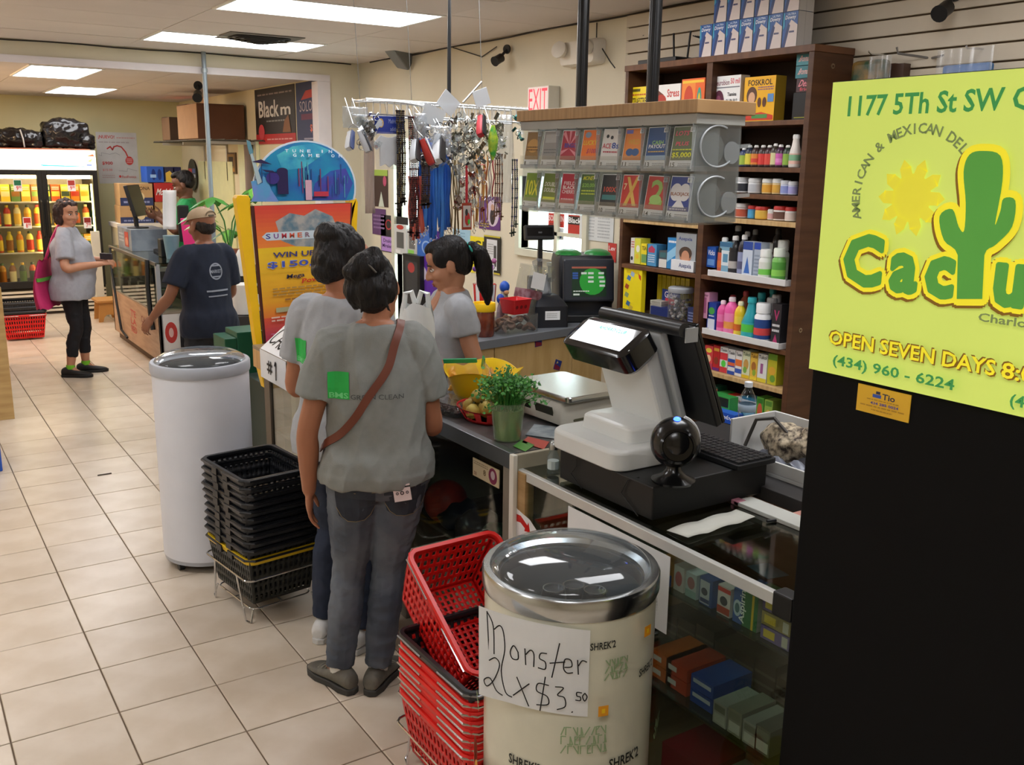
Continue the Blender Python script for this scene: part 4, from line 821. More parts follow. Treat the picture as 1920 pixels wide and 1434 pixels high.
b=MB();b.lathe([(1,0),(1,.03)],mat('5da53a',.6),24,c=(0,0,.82),M=Matrix.Translation((.02,-.2,0)) @ Matrix.Diagonal((.236,.052,1,1)),cap=False);b.build('stripe',tt)
D0=CC+ray(385,500)*6.0
def cap(root,HM,k):
 hairblob(root,HM,k,[((0,-.035,.0),(.072,.06,.055)),((0,-.045,-.03),(.06,.045,.035))],[],HAIR('1b1614','2a211d'),amp=.003)
 b=MB();R=[]
 for i in range(9):
  t=pi/2*i/8;R.append([tuple(HM @ (Vector((cos(a)*.086*cos(t*.98),-.008+sin(a)*.102*cos(t*.98),.042+.075*sin(t)))*k)) for a in np.linspace(0,2*pi,25)[:-1]])
 cm=mat('a58f74',.8,var=.06,vs=30,bump=.1,bs=300);b.loft(R,cm);b.build('cap',root,smooth=60);b=MB()
 for sg_ in (0,):b.grid(lambda u,v:tuple(HM @ (Vector((.078*(u*2-1)*(1-.25*v),.088-(u*2-1)**2*.04+v*.075,.046-v*.018-.012*(u*2-1)**2))*k)),8,4,cm)
 b.build('cap_brim',root,solid=.004);b=MB();b.tube([HM @ (Vector((.036*cos(a),-.106-.002*sin(a),.052+.026*sin(a)))*k) for a in np.linspace(0,pi,9)],.004*k,mat('6b5a44',.7),6);b.box((-.02,-.112,.045),(.02,-.104,.056),mat('4a3f31',.7),M=HM @ Matrix.Scale(k,4));b.build('cap_strap',root)
NAVY=mat('141c2e',.85,var=.12,vs=30,bump=.1,bs=260)
mn,s,HM,sh5,p5,bd=person('man in beige cap and navy shirt seen from behind at the far glass counter',(D0.x,D0.y,0),radians(16),1.50,'8a5a42',(radians(-10),radians(6),0),
 {-1:dict(e=(-.255,.0,.98),w=(-.30,.14,.84),d=(-.45,.4,-.8),p=(.9,.2,-.3),t=-1,c=.4),1:dict(e=(.2,.04,.96),w=(.13,.24,.98),d=(-.4,.9,.1),p=(-.2,0,-1),t=1,c=.4)},
 {-1:dict(k=(-.09,.02,.42),a=(-.09,-.02,.085),y=radians(10)),1:dict(k=(.09,.02,.42),a=(.09,-.03,.085),y=radians(-10))},NAVY,mat('23242a',.85),fat=1.05,loose=1.,hair=cap,vox=.0065,sleeve=.75,sl_r=.075,seed=41.,faceq=False,male=True,hem=-.02)
for x in (-.09,.09):shoe(mn,(x,-.025),radians(-110*x),mat('3a332e',.6),BLK,1.05)
o=Vector((-.09,-.35,.94));U=Vector((.2,0,0));V=Vector((0,0,.26));b=MB();p=Panel(b,o,U,V,curve=patch_fn(sh5,o,U,V,.6));p.h=.001;lm=mat('8a909c',.7)
p.ring(.5,.7,.24,.2,.84,lm);p.text('MARKET',.3,.66,.7,.74,lm,True);p.rect(.36,.82,.64,.85,lm,4);p.rect(.36,.56,.64,.59,lm,4);p.rect(.12,.22,.9,.26,lm,10);p.rect(.16,.1,.86,.13,lm,10);b.build('shirt_print',mn,smooth=40)
K0=CC+ray(352,420)*9.35
def short(root,HM,k):
 hairblob(root,HM,k,[((0,-.028,.05),(.08,.088,.082)),((0,-.05,.01),(.076,.06,.06)),((0,.02,.105),(.06,.06,.03))],[],HAIR('0e0c0d','1a1616'),amp=.004)
ckk,s,HM,sh6,p6,bd=person('clerk in a green shirt reading a sheet behind the far glass counter',(K0.x,K0.y,0),radians(70),1.665,'6b4430',(radians(-20),radians(-8),0),
 {-1:dict(e=(-.22,.08,1.13),w=(-.14,.26,1.25),d=(.1,.9,.3),p=(.6,.2,.6),t=-1,c=.6),1:dict(e=(.2,.06,1.13),w=(.1,.24,1.25),d=(0,.9,.3),p=(-.6,.2,.6),t=1,c=.6)},
 {-1:dict(k=(-.09,.02,.45),a=(-.09,-.02,.085),y=0),1:dict(k=(.09,.02,.45),a=(.09,-.02,.085),y=0)},mat('1f8f4e',.7,var=.08),mat('1c1c20',.85),loose=1.,hair=short,vox=.0065,sleeve=.8,sl_r=.075,seed=51.,male=True)
for x in (-.09,.09):shoe(ckk,(x,-.02),0,BLK,BLK,1.05)
# ================================================================== printed cartons and bottles
def art(p,A):
 for a in A:
  k=a[0];m=mat(a[-1],.45,var=.02)
  if k=='r':p.rect(*a[1:5],m)
  elif k=='t':p.text(*a[1:6],m,True)
  elif k=='i':p.text(*a[1:6],m,True,skew=.3)
  elif k=='d':p.disc(*a[1:5],m)
  elif k=='o':p.ring(*a[1:5],.75,m)
  elif k=='p':p.poly(a[1],m)
  elif k=='s':p.scribble(*a[1:6],m)
def carton(name,label,cat,x,y,z,w,d,h,col,A=(),group=None,rot=0.,side=None,top=None,sideA=()):
 """box whose printed face looks to -x; y is its centre, x its face"""
 b=MB();m=mat(col,.4,var=.02);b.box((0,-w/2,0),(d,w/2,h),m);p=Panel(b,(0,w/2,0),(0,-w,0),(0,0,h),lift=.0004);art(p,A)
 if side:q=Panel(b,(0,-w/2,0),(d,0,0),(0,0,h),lift=.0003);q.rect(0,0,1,1,mat(side,.5));art(q,sideA)
 if top:q=Panel(b,(0,w/2,h),(0,-w,0),(d,0,0),lift=.0003);q.rect(0,0,1,1,mat(top,.5))
 return tag(b.build(name,None,(x,y,z),rot,smooth=0),label,cat,group)
SFX=3.515
def cpx(x0,x1,yt,z,d,col,A,label,name='medicine_box',cat='box',X=SFX,side=None,rot=0.,group=None):
 q0,q1=onx(x0,yt,X),onx(x1,yt,X);return carton(name,label,cat,X,(q0.y+q1.y)/2,z,max(.02,abs(q0.y-q1.y)-.003),d,max(.02,(q0.z+q1.z)/2-z),col,A,group,rot,side)
PROF={'round':[(.8,0),(1,.03),(1,.62),(.9,.72),(.42,.82),(.4,.86)],'tall':[(.85,0),(1,.03),(1,.7),(.8,.8),(.45,.87),(.4,.9)],'jar':[(.92,0),(1,.04),(1,.66),(.95,.72),(.9,.74)],'slim':[(.9,0),(1,.03),(.95,.45),(.6,.65),(.42,.85),(.4,.88)],'pill':[(.9,0),(1,.04),(1,.66),(.75,.74),(.7,.76)]}
def bottle(label,x,y,z,r,h,col,cap,lab=None,kind='round',lab2=None,text=None,group=None,name='bottle',cat='bottle',glassy=None,rough=.3):
 t=thing(name,label,cat,(x,y,z),0,group);m=glassy or mat(col,rough,var=.03);P=[(a*r,c*h) for a,c in PROF[kind]];b=MB();b.lathe(P,m,18)
 top=P[-1];cr_=top[0]*1.25 if kind not in ('jar',) else r*1.02
 if lab:
  hi=.6 if kind !='slim' else .42;b.lathe([(r*1.012,.1*h),(r*1.012,hi*h)],mat(lab,.5,var=.02),18,cap=False)
  if lab2:b.lathe([(r*1.02,.2*h),(r*1.02,.38*h)],mat(lab2,.5,var=.02),18,cap=False)
  if text:
   A_=1.7;p=Panel(b,(0,0,0),(r*A_,0,0),(0,h*.12,0),curve=lambda u,v,hh:(-(r*1.03+hh)*cos((u-.5)*A_),-(r*1.03+hh)*sin((u-.5)*A_),h*.42+v*h*.12));p.text(text,0.05,0,.95,1,mat('22242c',.5),True)
 b.build('bottle_body',t);c=MB();z0=top[1]-.01*h;c.lathe([(cr_,z0),(cr_,h-.006),(cr_-.003,h)],mat(cap,.4),18);c.build('cap',t);return t
def bpx(xc,wpx,yt,z,col,cap,label,X=SFX+.03,**k):
 xc=min(xc,1496) if yt<300 else xc
 q=onx(xc,yt,X);r=wpx/2/FPX*(q-CC).dot(cf);return bottle(label,X,q.y,z,r,max(.04,q.z-z),col,cap,**k)
z=2.012
cpx(1178,1217,163,z,.06,'efd31f',[('t','ULTRAESTRES',.08,.55,.95,.72,'3b2a18'),('r',.06,.88,.6,.95,'5a5012'),('s',.2,.76,.9,.84,1,'c0442a'),('d',.62,.22,.22,.25,'d9b38a'),('d',.62,.36,.18,.1,'6d4a30')],'yellow carton reading ULTRAESTRES on the shelf behind the dark post','vitamin_box')
cpx(1232,1277,158,z,.06,'e8e4df',[('t','Stress',.45,.68,.95,.88,'c3352b'),('p',[(0,0),(.75,0),(.6,.3),(.42,.55),(.3,.75),(0,.9)],'6b3527'),('d',.2,.6,.22,.16,'b03327'),('d',.24,.34,.14,.2,'c48a66')],'white and red carton with a tired man on the top shelf','vitamin_box')
cpx(1279,1323,147,z,.06,'e8672c',[('r',.04,.04,.6,.96,'f08a3a'),('d',.32,.55,.2,.3,'c9442a'),('d',.32,.3,.22,.22,'e8a060'),('d',.78,.5,.1,.3,'3d9a86'),('d',.78,.5,.05,.18,'d8c02c'),('r',.04,.9,.96,.96,'f2c23a')],'orange carton with bright pictures beside the shelf divider','vitamin_box')
cpx(1338,1390,142,z,.06,'ecebe8',[('t','Neurobion',.04,.8,.6,.92,'8a5560'),('t','50 mil',.64,.82,.97,.94,'d4505a'),('r',.02,.74,.98,.765,'7a7a80'),('d',.24,.42,.2,.28,'5b2b3e'),('d',.22,.42,.11,.17,'8a4a62'),('t','Tiamina',.55,.56,.88,.64,'44464a'),('t','B1-B6-B12',.52,.42,.92,.5,'44464a'),('d',.62,.2,.14,.07,'3f7a4c'),('d',.88,.22,.09,.12,'2f3a34')],'white vitamin carton with a dark red picture on the top shelf','vitamin_box',side='c9c2b6')
cpx(1397,1456,143,z,.07,'f0b31c',[('t','FOSKROL',.12,.8,.9,.93,'3a2412'),('s',.45,.68,.95,.78,2,'7a4a86'),('d',.26,.58,.17,.2,'5a3a2a'),('d',.26,.52,.11,.14,'d9a884'),('r',.1,.1,.42,.38,'e8e0d4'),('p',[(.02,.02),(.98,.02),(.98,.12),(.6,.2),(.02,.14)],'cc3a24'),('d',.52,.42,.06,.11,'5d3420'),('d',.68,.42,.06,.11,'5d3420'),('r',.78,.42,.97,.6,'5b8ec4'),('r',.3,.06,.8,.15,'4c8f4a')],'yellow FOSKROL carton with a child on the top shelf','vitamin_box',side='9b7a20')
for i,(yt,c,zz) in enumerate(((111,'3f8790',.235),(131,'3a7d86',.18))):
 carton('medicine_box',['teal carton topmost of the pile at the right end of the top shelf','teal carton second in the pile at the right end of the top shelf'][i],'box',3.53,3.025,z+zz,.11,.1,.052,c,[('i','Bromo',.1,.3,.6,.8,'e6b6b0'),('r',.62,.3,.85,.75,'d0b84a')])
carton('medicine_box','pink-labelled dark carton under the teal ones on the top shelf','box',3.53,3.02,z+.12,.1,.1,.058,'4a3034',[('i','Desen',.1,.4,.9,.9,'e58a94'),('t','friol',.2,.08,.8,.34,'d95560')])
carton('medicine_box','black carton with green leaf print at the right end of the top shelf','box',3.53,3.025,z,.115,.1,.118,'15181b',[('d',.85,.72,.12,.14,'5fd03a'),('d',.9,.86,.08,.1,'e08a2a'),('r',.1,.06,.9,.1,'8a8a2a')])
z=1.802
for i,(xc,c,lb,l2,w) in enumerate(((1396,'3a4468','9db84a',None,17),(1407,'2f3340','d8cc4a',None,17),(1419,'40302c','e08a3c','d44a3a',18),(1432,'40302c','d8413c',None,18),(1444,'402a2c','d84a40',None,18),(1455,'40362c','d4cf9a',None,17),(1465,'44283c','cf5fae','e08ac8',18),(1478,'2f3a30','8fb34a',None,17))):
 bpx(xc,w,[277,272,272,272,272,269,271,272][i],z,c,'e4e2de','small syrup bottle with a '+['green','yellow','orange','red','scarlet','cream','violet','lime'][i]+' label in the row of syrups',lab=lb,lab2=l2,kind='tall',group='small syrup bottles',name='syrup_bottle')
for i,(xc,c) in enumerate(((1492,'e4dcd4'),(1501,'dfd6ce'))):bpx(xc,19,252,z,c,'eceae6',['white tapered bottle with red print beside the syrups','second white tapered bottle at the shelf end'][i],lab='e2b6a8',lab2='7fb08a',kind='slim',name='lotion_bottle')
z=1.678
for i,(xc,wd,yt,c,cap,lb) in enumerate(((1393,26,332,'dfdfe0','cfd0d2','2c2f36'),(1417,26,334,'d9dadb','d5d6d7','b9bcc2'),(1441,22,335,'e2c890','ecebe6','dca23a'),(1459,20,335,'e0c694','ecebe6','d9a544'),(1474,19,338,'c8cde0','d5d6dc','8f9ad0'),(1488,18,340,'c2c4da','dcdce0','a7a2d4'))):
 bpx(xc,wd,yt,z,c,cap,'ointment jar with a '+['black bell','gray','golden','amber','blue','lilac'][i]+' label in the third row',lab=lb,kind='jar',group='ointment jars',name='ointment_jar',cat='jar')
z=1.558
for i,(xc,wd,yt,c,cap,lb) in enumerate(((1393,28,381,'c9b8b4','d4d0cc','b5543c'),(1412,18,385,'3d88b8','c8302a','4a9ac8'),(1431,28,387,'d9a840','c23428','d8b04a'),(1449,18,392,'dedbd6','dedbd6','d0a0a0'),(1465,27,386,'e2ddd8','c5322c','6a4a40'),(1484,22,388,'e4e0dc','c5322c','d8c8c0'))):
 bpx(xc,wd,yt,z,c,cap,'salve jar with a '+['rusty','sky-blue','mustard','plain pale','dark pictured','blank white'][i]+' label above the light board',lab=lb,kind='jar',group='salve jars',name='salve_jar',cat='jar')
def tray(x0,x1,yt,yb,z,label):
 q0,q1=onx(x0,yt,SFX-.045),onx(x1,yt,SFX-.045);t=thing('display_tray',label,'tray',(SFX-.045,q1.y,z));L=q0.y-q1.y;h=onx((x0+x1)/2,yt+12,SFX-.045).z-z;TW=mat('d5d3d2',.6)
 part(t,'tray_front',(0,0,0),(.006,L,h),TW);part(t,'tray_base',(.006,0,0),(.2,L,.006),TW,0);part(t,'tray_side',(.006,0,.006),(.2,.005,h*.9),TW,0);part(t,'tray_side',(.006,L-.005,.006),(.2,L,h*.9),TW,0);return h
z=1.268;tray(1327,1474,503,535,1.263,'upper white cardboard tray of medicine bottles')
cpx(1350,1374,454,z,.07,'7aa8c0',[('r',.1,.3,.9,.75,'d5dfe4'),('r',.3,.4,.7,.65,'5a90b0'),('r',0,.86,1,1,'3a6c90')],'slim pale blue carton standing at the left of the upper tray')
cpx(1326,1343,463,1.30,.07,'2458b0',[('t','Vicks',.1,.6,.9,.85,'e8e8f0'),('r',.1,.1,.9,.4,'6a9ad8')],'blue carton at the far left of the upper tray')
for i,(xc,wd,yt,c,cap,lb,l2,kd) in enumerate(((1360,24,445,'22201f','e6e4e2','c8624a','d8743c','tall'),(1380,24,442,'201e20','e2e0de','2c2a2c','b9b2ac','tall'),(1397,22,440,'24222a','e6e4e2','8f96b8','5a5a78','tall'))):
 bpx(xc,wd,yt,z,c,cap,'dark syrup bottle with '+['an orange','a black','a gray-blue'][i]+' label in the upper tray',lab=lb,lab2=l2,kind=kd,group='dark syrup bottles in the upper tray',name='syrup_bottle')
for i,(xc,wd,yt,c,cap) in enumerate(((1385,24,423,'2a2522','c9c6c4'),(1402,20,434,'26211f','e6e2e2'),(1417,20,430,'2c2624','8a8886'),(1460,22,428,'2a2524','3a3836'))):bpx(xc,wd,yt,z,c,cap,'back-row dark bottle with a '+['gray','white','dull metal','black'][i]+' cap behind the upper tray',X=SFX+.11,lab='5a4a44',kind='tall',group='back-row bottles of the upper tray',name='syrup_bottle')
cpx(1394,1413,453,z,.06,'c9d3e2',[('r',0,.78,1,1,'2a4a9a'),('p',[(.2,.15),(.8,.15),(.5,.6)],'3a6ab8')],'white and blue carton with a blue triangle in the upper tray')
cpx(1415,1428,455,z,.06,'a9b4c4',[('r',0,.82,1,1,'2a4aa8'),('s',.1,.1,.9,.7,6,'8a96a8')],'gray-blue carton beside the triangle one in the upper tray')
for i,(xc,wd,yt,c,cap,lb,l2) in enumerate(((1437,24,467,'dfdfda','e8e8e4','e4e4dc','7fd05a'),(1445,22,455,'e2e2de','ecece8','d8d8d0',None),(1463,26,465,'78b85a','e2eadc','5fa848','8fd05a'),(1470,24,450,'d9e0d4','eceee8','b9d0a8',None))):
 bpx(xc,wd,yt,z,c,cap,['white pill bottle with a lime price sticker in the upper tray','plain white pill bottle behind the lime-stickered one','green lotion bottle at the right end of the upper tray','pale bottle behind the green lotion'][i],X=SFX+(.02 if i in (0,2) else .09),lab=lb,lab2=l2,kind='pill',name='pill_bottle')
z=.969;tray(1316,1462,617,650,.964,'lower white cardboard tray of bright lotion bottles')
for i,(xc,wd,yt,c,cap,lb,l2,kd,X) in enumerate(((1357,21,563,'e0589a','f0d8e2','e87ab0','d84a8a','tall',0),(1374,27,557,'e85aa4','f4e2ea','ee86b8','f0a050','tall',0),(1390,22,565,'e8c228','f2e8c0','f0d048','d86a2a','tall',0),(1411,34,557,'1f9aa6','2aa8b0','38b0b4','58c84a','slim',0),(1433,32,568,'e9e9ea','f0f0f0','2a4a8a','d84a4a','pill',0),(1429,30,548,'26a0a8','38b4b8','2fa4a8',None,'slim',.09),(1449,24,558,'c9c8ca','e2e2e4','a8a6ac',None,'pill',.08),(1375,24,553,'8a4048','b8484c','a85058',None,'tall',.1),(1400,24,545,'b86048','c8484a','c87058',None,'tall',.1),(1450,26,538,'2a9ea4','3ab0b4','2fa0a4',None,'slim',.13),(1457,20,552,'d9d6d6','ececec','c8b8b4',None,'pill',.1))):
 bpx(xc,wd,yt,z,c,cap,['pink lotion bottle, first of the row in the lower tray','larger pink lotion bottle in the lower tray','yellow lotion bottle in the lower tray','big teal lotion bottle with a lime sticker in the lower tray','white bottle with a navy label in the lower tray','teal bottle behind the white navy-labelled one','gray-white bottle behind the lower tray front','dark red bottle behind the pink lotions','orange-brown bottle behind the yellow lotion','teal bottle at the very back of the lower tray','pale bottle at the right end behind the lower tray'][i],X=SFX+.02+X,lab=lb,lab2=l2,kind=kd,name='lotion_bottle')
cpx(1449,1467,570,z,.06,'2e2c30',[('t','V',.2,.6,.8,.85,'b03a6a'),('s',.1,.3,.9,.55,2,'d8d6d8'),('p',[(.2,.05),(.8,.05),(.5,.28)],'b03a6a')],'black carton with pink marks at the right of the lower tray')
cpx(1327,1344,567,.969,.07,'1f3f9a',[('d',.5,.72,.36,.12,'4aa04a'),('r',.1,.1,.9,.45,'d8dce8'),('s',.2,.5,.8,.6,1,'e8e8f0')],'blue carton with a green emblem beside the lower tray')
cpx(1314,1331,548,1.035,.06,'d89ab8',[('r',.3,.2,.7,.8,'b0608a'),('t','Palmer',.1,.85,.9,.95,'7a3a5a')],'tall pink carton at the left of the lower tray')
cpx(1299,1314,582,.972,.07,'9aa0cc',[('s',.1,.4,.9,.8,3,'e0e0f0'),('d',.4,.6,.2,.1,'5ad04a')],'lilac carton beside the shelf divider')
z=.777
for i,(x0,x1,yt,c,A,lb) in enumerate(((1322,1338,648,'d8484a',[('d',.5,.8,.36,.1,'f0d850'),('d',.5,.45,.3,.16,'f0c8a0'),('r',0,.05,1,.25,'b83a5a')],'red carton with children, leftmost of the nine syrup cartons'),(1338,1351,648,'b8262c',[('r',.1,.78,.9,.9,'d8a040'),('d',.5,.4,.35,.15,'8a3a2a'),('r',0,0,1,.12,'6a2a7a')],'dark red carton, second of the syrup cartons'),(1351,1366,651,'e0dcd8',[('r',0,.5,1,.78,'d83a44'),('d',.5,.35,.3,.14,'58d04a'),('r',0,0,1,.22,'c83a44'),('t','Tussin',.1,.84,.9,.94,'33343a')],'white and red carton with a green dot among the syrup cartons'),(1366,1380,655,'e2e0de',[('r',0,.3,1,.62,'2a4aa0'),('r',0,.35,1,.48,'d8643a'),('t','Tussin',.1,.8,.9,.92,'33343a'),('r',0,.0,1,.14,'2a4aa0')],'white and navy carton among the syrup cartons'),(1380,1393,658,'e6e2de',[('r',0,.4,1,.66,'e2743a'),('r',0,.12,1,.3,'3a5ab0'),('t','Tussin',.1,.8,.9,.92,'33343a')],'white and orange carton among the syrup cartons'),(1393,1408,658,'d9dcb8',[('t','Tukol',.06,.82,.94,.95,'2f5a34'),('d',.5,.5,.34,.2,'c89a50'),('d',.4,.3,.25,.12,'7fae4a'),('r',0,0,1,.12,'d8b82a')],'cream Tukol carton with fruit, sixth of the syrup cartons'),(1408,1422,662,'e2b84a',[('t','Tukol',.06,.82,.94,.95,'6a3a1c'),('d',.5,.5,.34,.18,'a86a34'),('d',.6,.28,.25,.12,'8fae3a'),('r',0,0,1,.12,'e8cf3a')],'golden Tukol carton beside the cream one'),(1422,1440,664,'dfe0da',[('t','Tukol',.06,.82,.94,.95,'33343a'),('r',.3,.3,.6,.66,'9a5a8a'),('r',0,0,1,.14,'d9c83a')],'white Tukol carton near the end of the syrup cartons'),(1441,1459,664,'b9b42e',[('r',0,.8,1,1,'6f9a2e'),('d',.5,.45,.4,.14,'d8a83a'),('d',.6,.2,.3,.12,'6a9a3a')],'olive-green carton closing the row of syrup cartons'))):
 cpx(x0,x1,yt,z,.06,c,A,lb,name='syrup_box',group='syrup cartons')
bpx(1306,17,641,.777,'2a1f2c','e8e6e6','dark purple syrup bottle at the left of the syrup cartons',lab='3a2a44',kind='tall',name='syrup_bottle')
cpx(1313,1329,640,z,.06,'3a2a4a',[('r',.05,.85,.95,.95,'d8a03a'),('r',.3,.1,.7,.6,'5a3a7a')],'deep purple carton behind the red syrup carton',X=SFX+.08)
z=.557
for i,(x0,x1,yt,c,A,lb) in enumerate(((1331,1346,724,'1f4a3a',[('p',[(.0,.6),(1,.95),(1,.7),(.1,.35)],'c85a3a'),('d',.5,.2,.4,.14,'d8d0a0')],'dark green carton with an orange slash on the bottom shelf'),(1345,1361,736,'4aa04a',[('d',.5,.3,.4,.18,'e0d83a'),('r',.2,.6,.8,.8,'8fd05a')],'bright green carton with lemon on the bottom shelf'),(1361,1376,741,'d8382c',[('r',.1,.5,.9,.75,'e8c03a'),('r',.1,.15,.9,.4,'e0703a')],'red carton with yellow bands on the bottom shelf'),(1376,1391,745,'dfd8da',[('r',.2,.1,.8,.6,'5a7ac0'),('d',.4,.5,.25,.1,'58c84a'),('t','Mucus',.1,.8,.9,.92,'c83a44')],'white carton with a blue panel on the bottom shelf'),(1391,1419,746,'2f7a9a',[('r',.0,.7,1,.9,'d8d8da'),('d',.5,.4,.4,.2,'8fc0d8')],'blue-green carton behind the water bottle'),(1419,1433,745,'5a9a3a',[('d',.5,.5,.36,.3,'c85a3a'),('r',.1,.8,.9,.95,'3a7a2a')],'green tea carton second from the right end'),(1434,1450,750,'8fae4a',[('d',.5,.4,.4,.26,'d8b050'),('r',.1,.78,.9,.95,'5a8a34')],'light green tea carton at the right end of the bottom shelf'))):
 cpx(x0,x1,yt,z,.07,c,A,lb,name='tea_box')
carton('plastic_bag_box','blue Ziploc box lying on the bottom shelf','box',3.40,3.27,.562,.17,.06,.05,'1d50b8',[('i','Ziploc',.22,.25,.85,.8,'dfe6f4'),('r',0,0,.16,1,'2a6ad8')],top='2a62c4')
carton('plastic_bag_box','green and black box of bags under the shelf edge behind the monitor','box',3.455,3.36,.557,.17,.06,.115,'3a9a4a',[('r',.05,.55,.95,.95,'1c2420'),('r',.05,.08,.6,.4,'6ac04a')])
z=1.264
bpx(1176,14,444,z,'d4688a','c23a6a','pink lotion bottle beside the left side of the shelf',lab='e0a0b4',kind='tall',name='lotion_bottle')
for i,(x0,x1,yt,c,A,lb) in enumerate(((1183,1191,446,'e6e4dc',[('s',.15,.6,.9,.9,3,'c85a4a'),('d',.4,.2,.3,.08,'2a2a2a')],'white carton with red lettering in the left column'),(1190,1202,447,'d9d84a',[('d',.6,.6,.3,.14,'e8e8d0'),('d',.5,.3,.3,.1,'e8c23a')],'yellow-green carton in the left column'),(1202,1215,457,'e6d22a',[('t','TEA',.15,.7,.85,.88,'33341a'),('r',.1,.1,.9,.5,'6a9a5a')],'yellow tea carton in the left column'),(1213,1232,458,'4a90c0',[('p',[(.2,.62),(.8,.62),(.85,.8),(.5,.95),(.15,.8)],'b83a5a'),('s',.15,.15,.85,.55,4,'d8e2ea')],'blue carton with a red house mark in the left column'),(1236,1251,470,'4a5258',[('r',0,.0,1,.5,'d8d6d0'),('r',.1,.6,.9,.9,'3a6a70')],'small gray carton in the left column'),(1252,1272,446,'2f86c4',[('p',[(0,.2),(1,.5),(1,.8),(0,.5)],'8fc4e4'),('s',.1,.8,.9,.95,1,'e8eef4')],'bright blue carton with a pale swoosh beside the face-soap display'))):
 cpx(x0,x1,yt,z,.07,c,A,lb)
t=thing('soap_display','gray Asepxia counter display with a smiling face on the shelf','display',(3.49,onx(1283,470,3.5).y,z));h=onx(1280,437,3.5).z-z
b=MB();b.box((.02,-.075,.03),(.09,.075,h),mat('9aa0a4',.5));p=Panel(b,(.02,.075,.03),(0,-.15,0),(0,0,h-.03),lift=.0004);p.text('Asepxia',.12,.74,.8,.88,mat('3a4a80',.5),True);p.disc(.5,.28,.3,.22,mat('a87458',.5));p.disc(.5,.38,.32,.2,mat('4a382e',.5));p.disc(.5,.26,.2,.2,mat('c08a6c',.5));b.build('display_box',t,smooth=0)
b=MB();b.box((0,-.085,0),(.09,.085,.055),mat('dfe2e6',.5));p=Panel(b,(0,.085,0),(0,-.17,0),(0,0,.055),lift=.0004);p.text('Asepxia',.35,.2,.9,.75,mat('3a4a80',.5),True);b.build('display_tray',t,smooth=0)
z=.979
cpx(1170,1205,502,z,.03,'f0dc1c',[('r',.15,.88,.85,.94,'d8b80a')]+[('p',[(.5+.3*cos(a)-.13,.5+.36*sin(a)-.02),(.5+.3*cos(a)+.05,.5+.36*sin(a)-.06),(.5+.3*cos(a)+.12,.5+.36*sin(a)+.03),(.5+.3*cos(a)-.06,.5+.36*sin(a)+.07)],c) for a,c in ((2.3,'4a7ab0'),(1.6,'9ab0c8'),(2.9,'b0502a'),(3.4,'8a9a6a'),(4.0,'3a6a9a'),(4.6,'c8b03a'))]+[('p',[(.8,.9),(.95,.85),(.95,.75),(.85,.8)],'c83a2a')],'yellow candy card carton standing on the left column','candy_box',X=3.49)
for i in range(7):
 carton('candy_box','yellow candy carton edge-on, '+['first','second','third','fourth','fifth','sixth','last'][i]+' of the row behind the clear candy jar','box',3.58,3.975-.037*i,z,.03,.12,.235,'c8b41c',[('r',.1,.05,.9,.95,'a8941a')],'yellow cartons in a row')
for i in range(5):carton('candy_pack','clear pack '+['lowest','second','third','fourth','topmost'][i]+' in the little pile beside the yellow carton','pack',3.52,3.93,z+.02*i,.09,.1,.018,['b8b4a8','a8a498','c0bcb0','b0aca0','bab6aa'][i],[('r',.1,.2,.9,.8,'9a988c')],'clear packs in a pile')
t=thing('gum_box','navy display box of chewing gum beside the clear candy jar','box',(3.50,onx(1237,580,3.5).y,z));b=MB();b.box((.0,-.075,0),(.08,.075,.07),mat('1f2f6a',.4));b.build('box_base',t,smooth=0)
b=MB();b.box((.075,-.07,.07),(.082,.07,.16),mat('223a86',.4));p=Panel(b,(.0745,.07,.07),(0,-.14,0),(0,0,.09),lift=.0004);p.text('Glow',.15,.5,.85,.9,mat('e8e0e8',.5),True);p.rect(.2,.12,.8,.48,mat('c83a4a',.5));b.build('box_lid',t,smooth=0)
cj_=onx(1270,600,3.52);t=thing('candy_jar','clear round jar of wrapped sweets on the left column shelf','jar',(3.535,cj_.y,z));b=MB();b.lathe([(.062,0),(.066,.01),(.066,.15),(.062,.165)],glass('e8ecee',.03,key='jar',clear=.93),24,cap=False);b.build('jar_glass',t);b=MB();b.lathe([(.066,.165),(.068,.168),(.068,.188),(.06,.194)],mat('a9adb4',.4),24);b.build('jar_lid',t);b=MB()
for i in range(90):
 a,r_=random.uniform(0,6.28),.055*math.sqrt(random.random());b.ell((r_*cos(a),r_*sin(a),.012+random.random()*.115),(.011,.009,.008),mat(random.choice(('5a4440','d8d0cc','8a6a60','b8a8a4','3a3438')),.35),6,4)
o=b.build('sweets',t);o['kind']='stuff'
carton('medicine_box','navy carton at the right end of the sweets shelf','box',3.50,onx(1296,600,3.5).y,z,.06,.07,.1,'2a3560',[('s',.1,.2,.9,.8,4,'8a94b8')])
carton('medicine_box','pink card leaning behind the gum box','box',3.62,3.68,z+.1,.12,.02,.13,'c88aa4',[('p',[(.1,.2),(.9,.1),(.7,.6)],'d8d0d4')])
z=SZ;n_=0
def soapbox(y,zz,label):
 return carton('detergent_box',label,'box',SX+.03,y,zz,.083,.1,.155,'24559a',[('p',[(0,0),(1,0),(1,.62),(.55,.78),(.3,.55)],'d8cac4'),('p',[(0,0),(.2,0),(.5,.62),(.35,.7)],'2a3a6a'),('r',.45,.42,.8,.47,'4a4a6a'),('t','ULTRA',.3,.9,.85,.96,'cfe0f2'),('i','Downy',.12,.76,.85,.9,'e8eef8'),('p',[(0,.5),(.15,.6),(.1,.95),(0,1)],'3f9ac0')],'blue boxes on top of the shelf',side='d0cdca',sideA=[('r',.0,.0,.03,1,'9a9896'),('r',.48,.0,.5,1,'a8a6a4')])  # pale lower part of the front print is lightened to include glossy glare
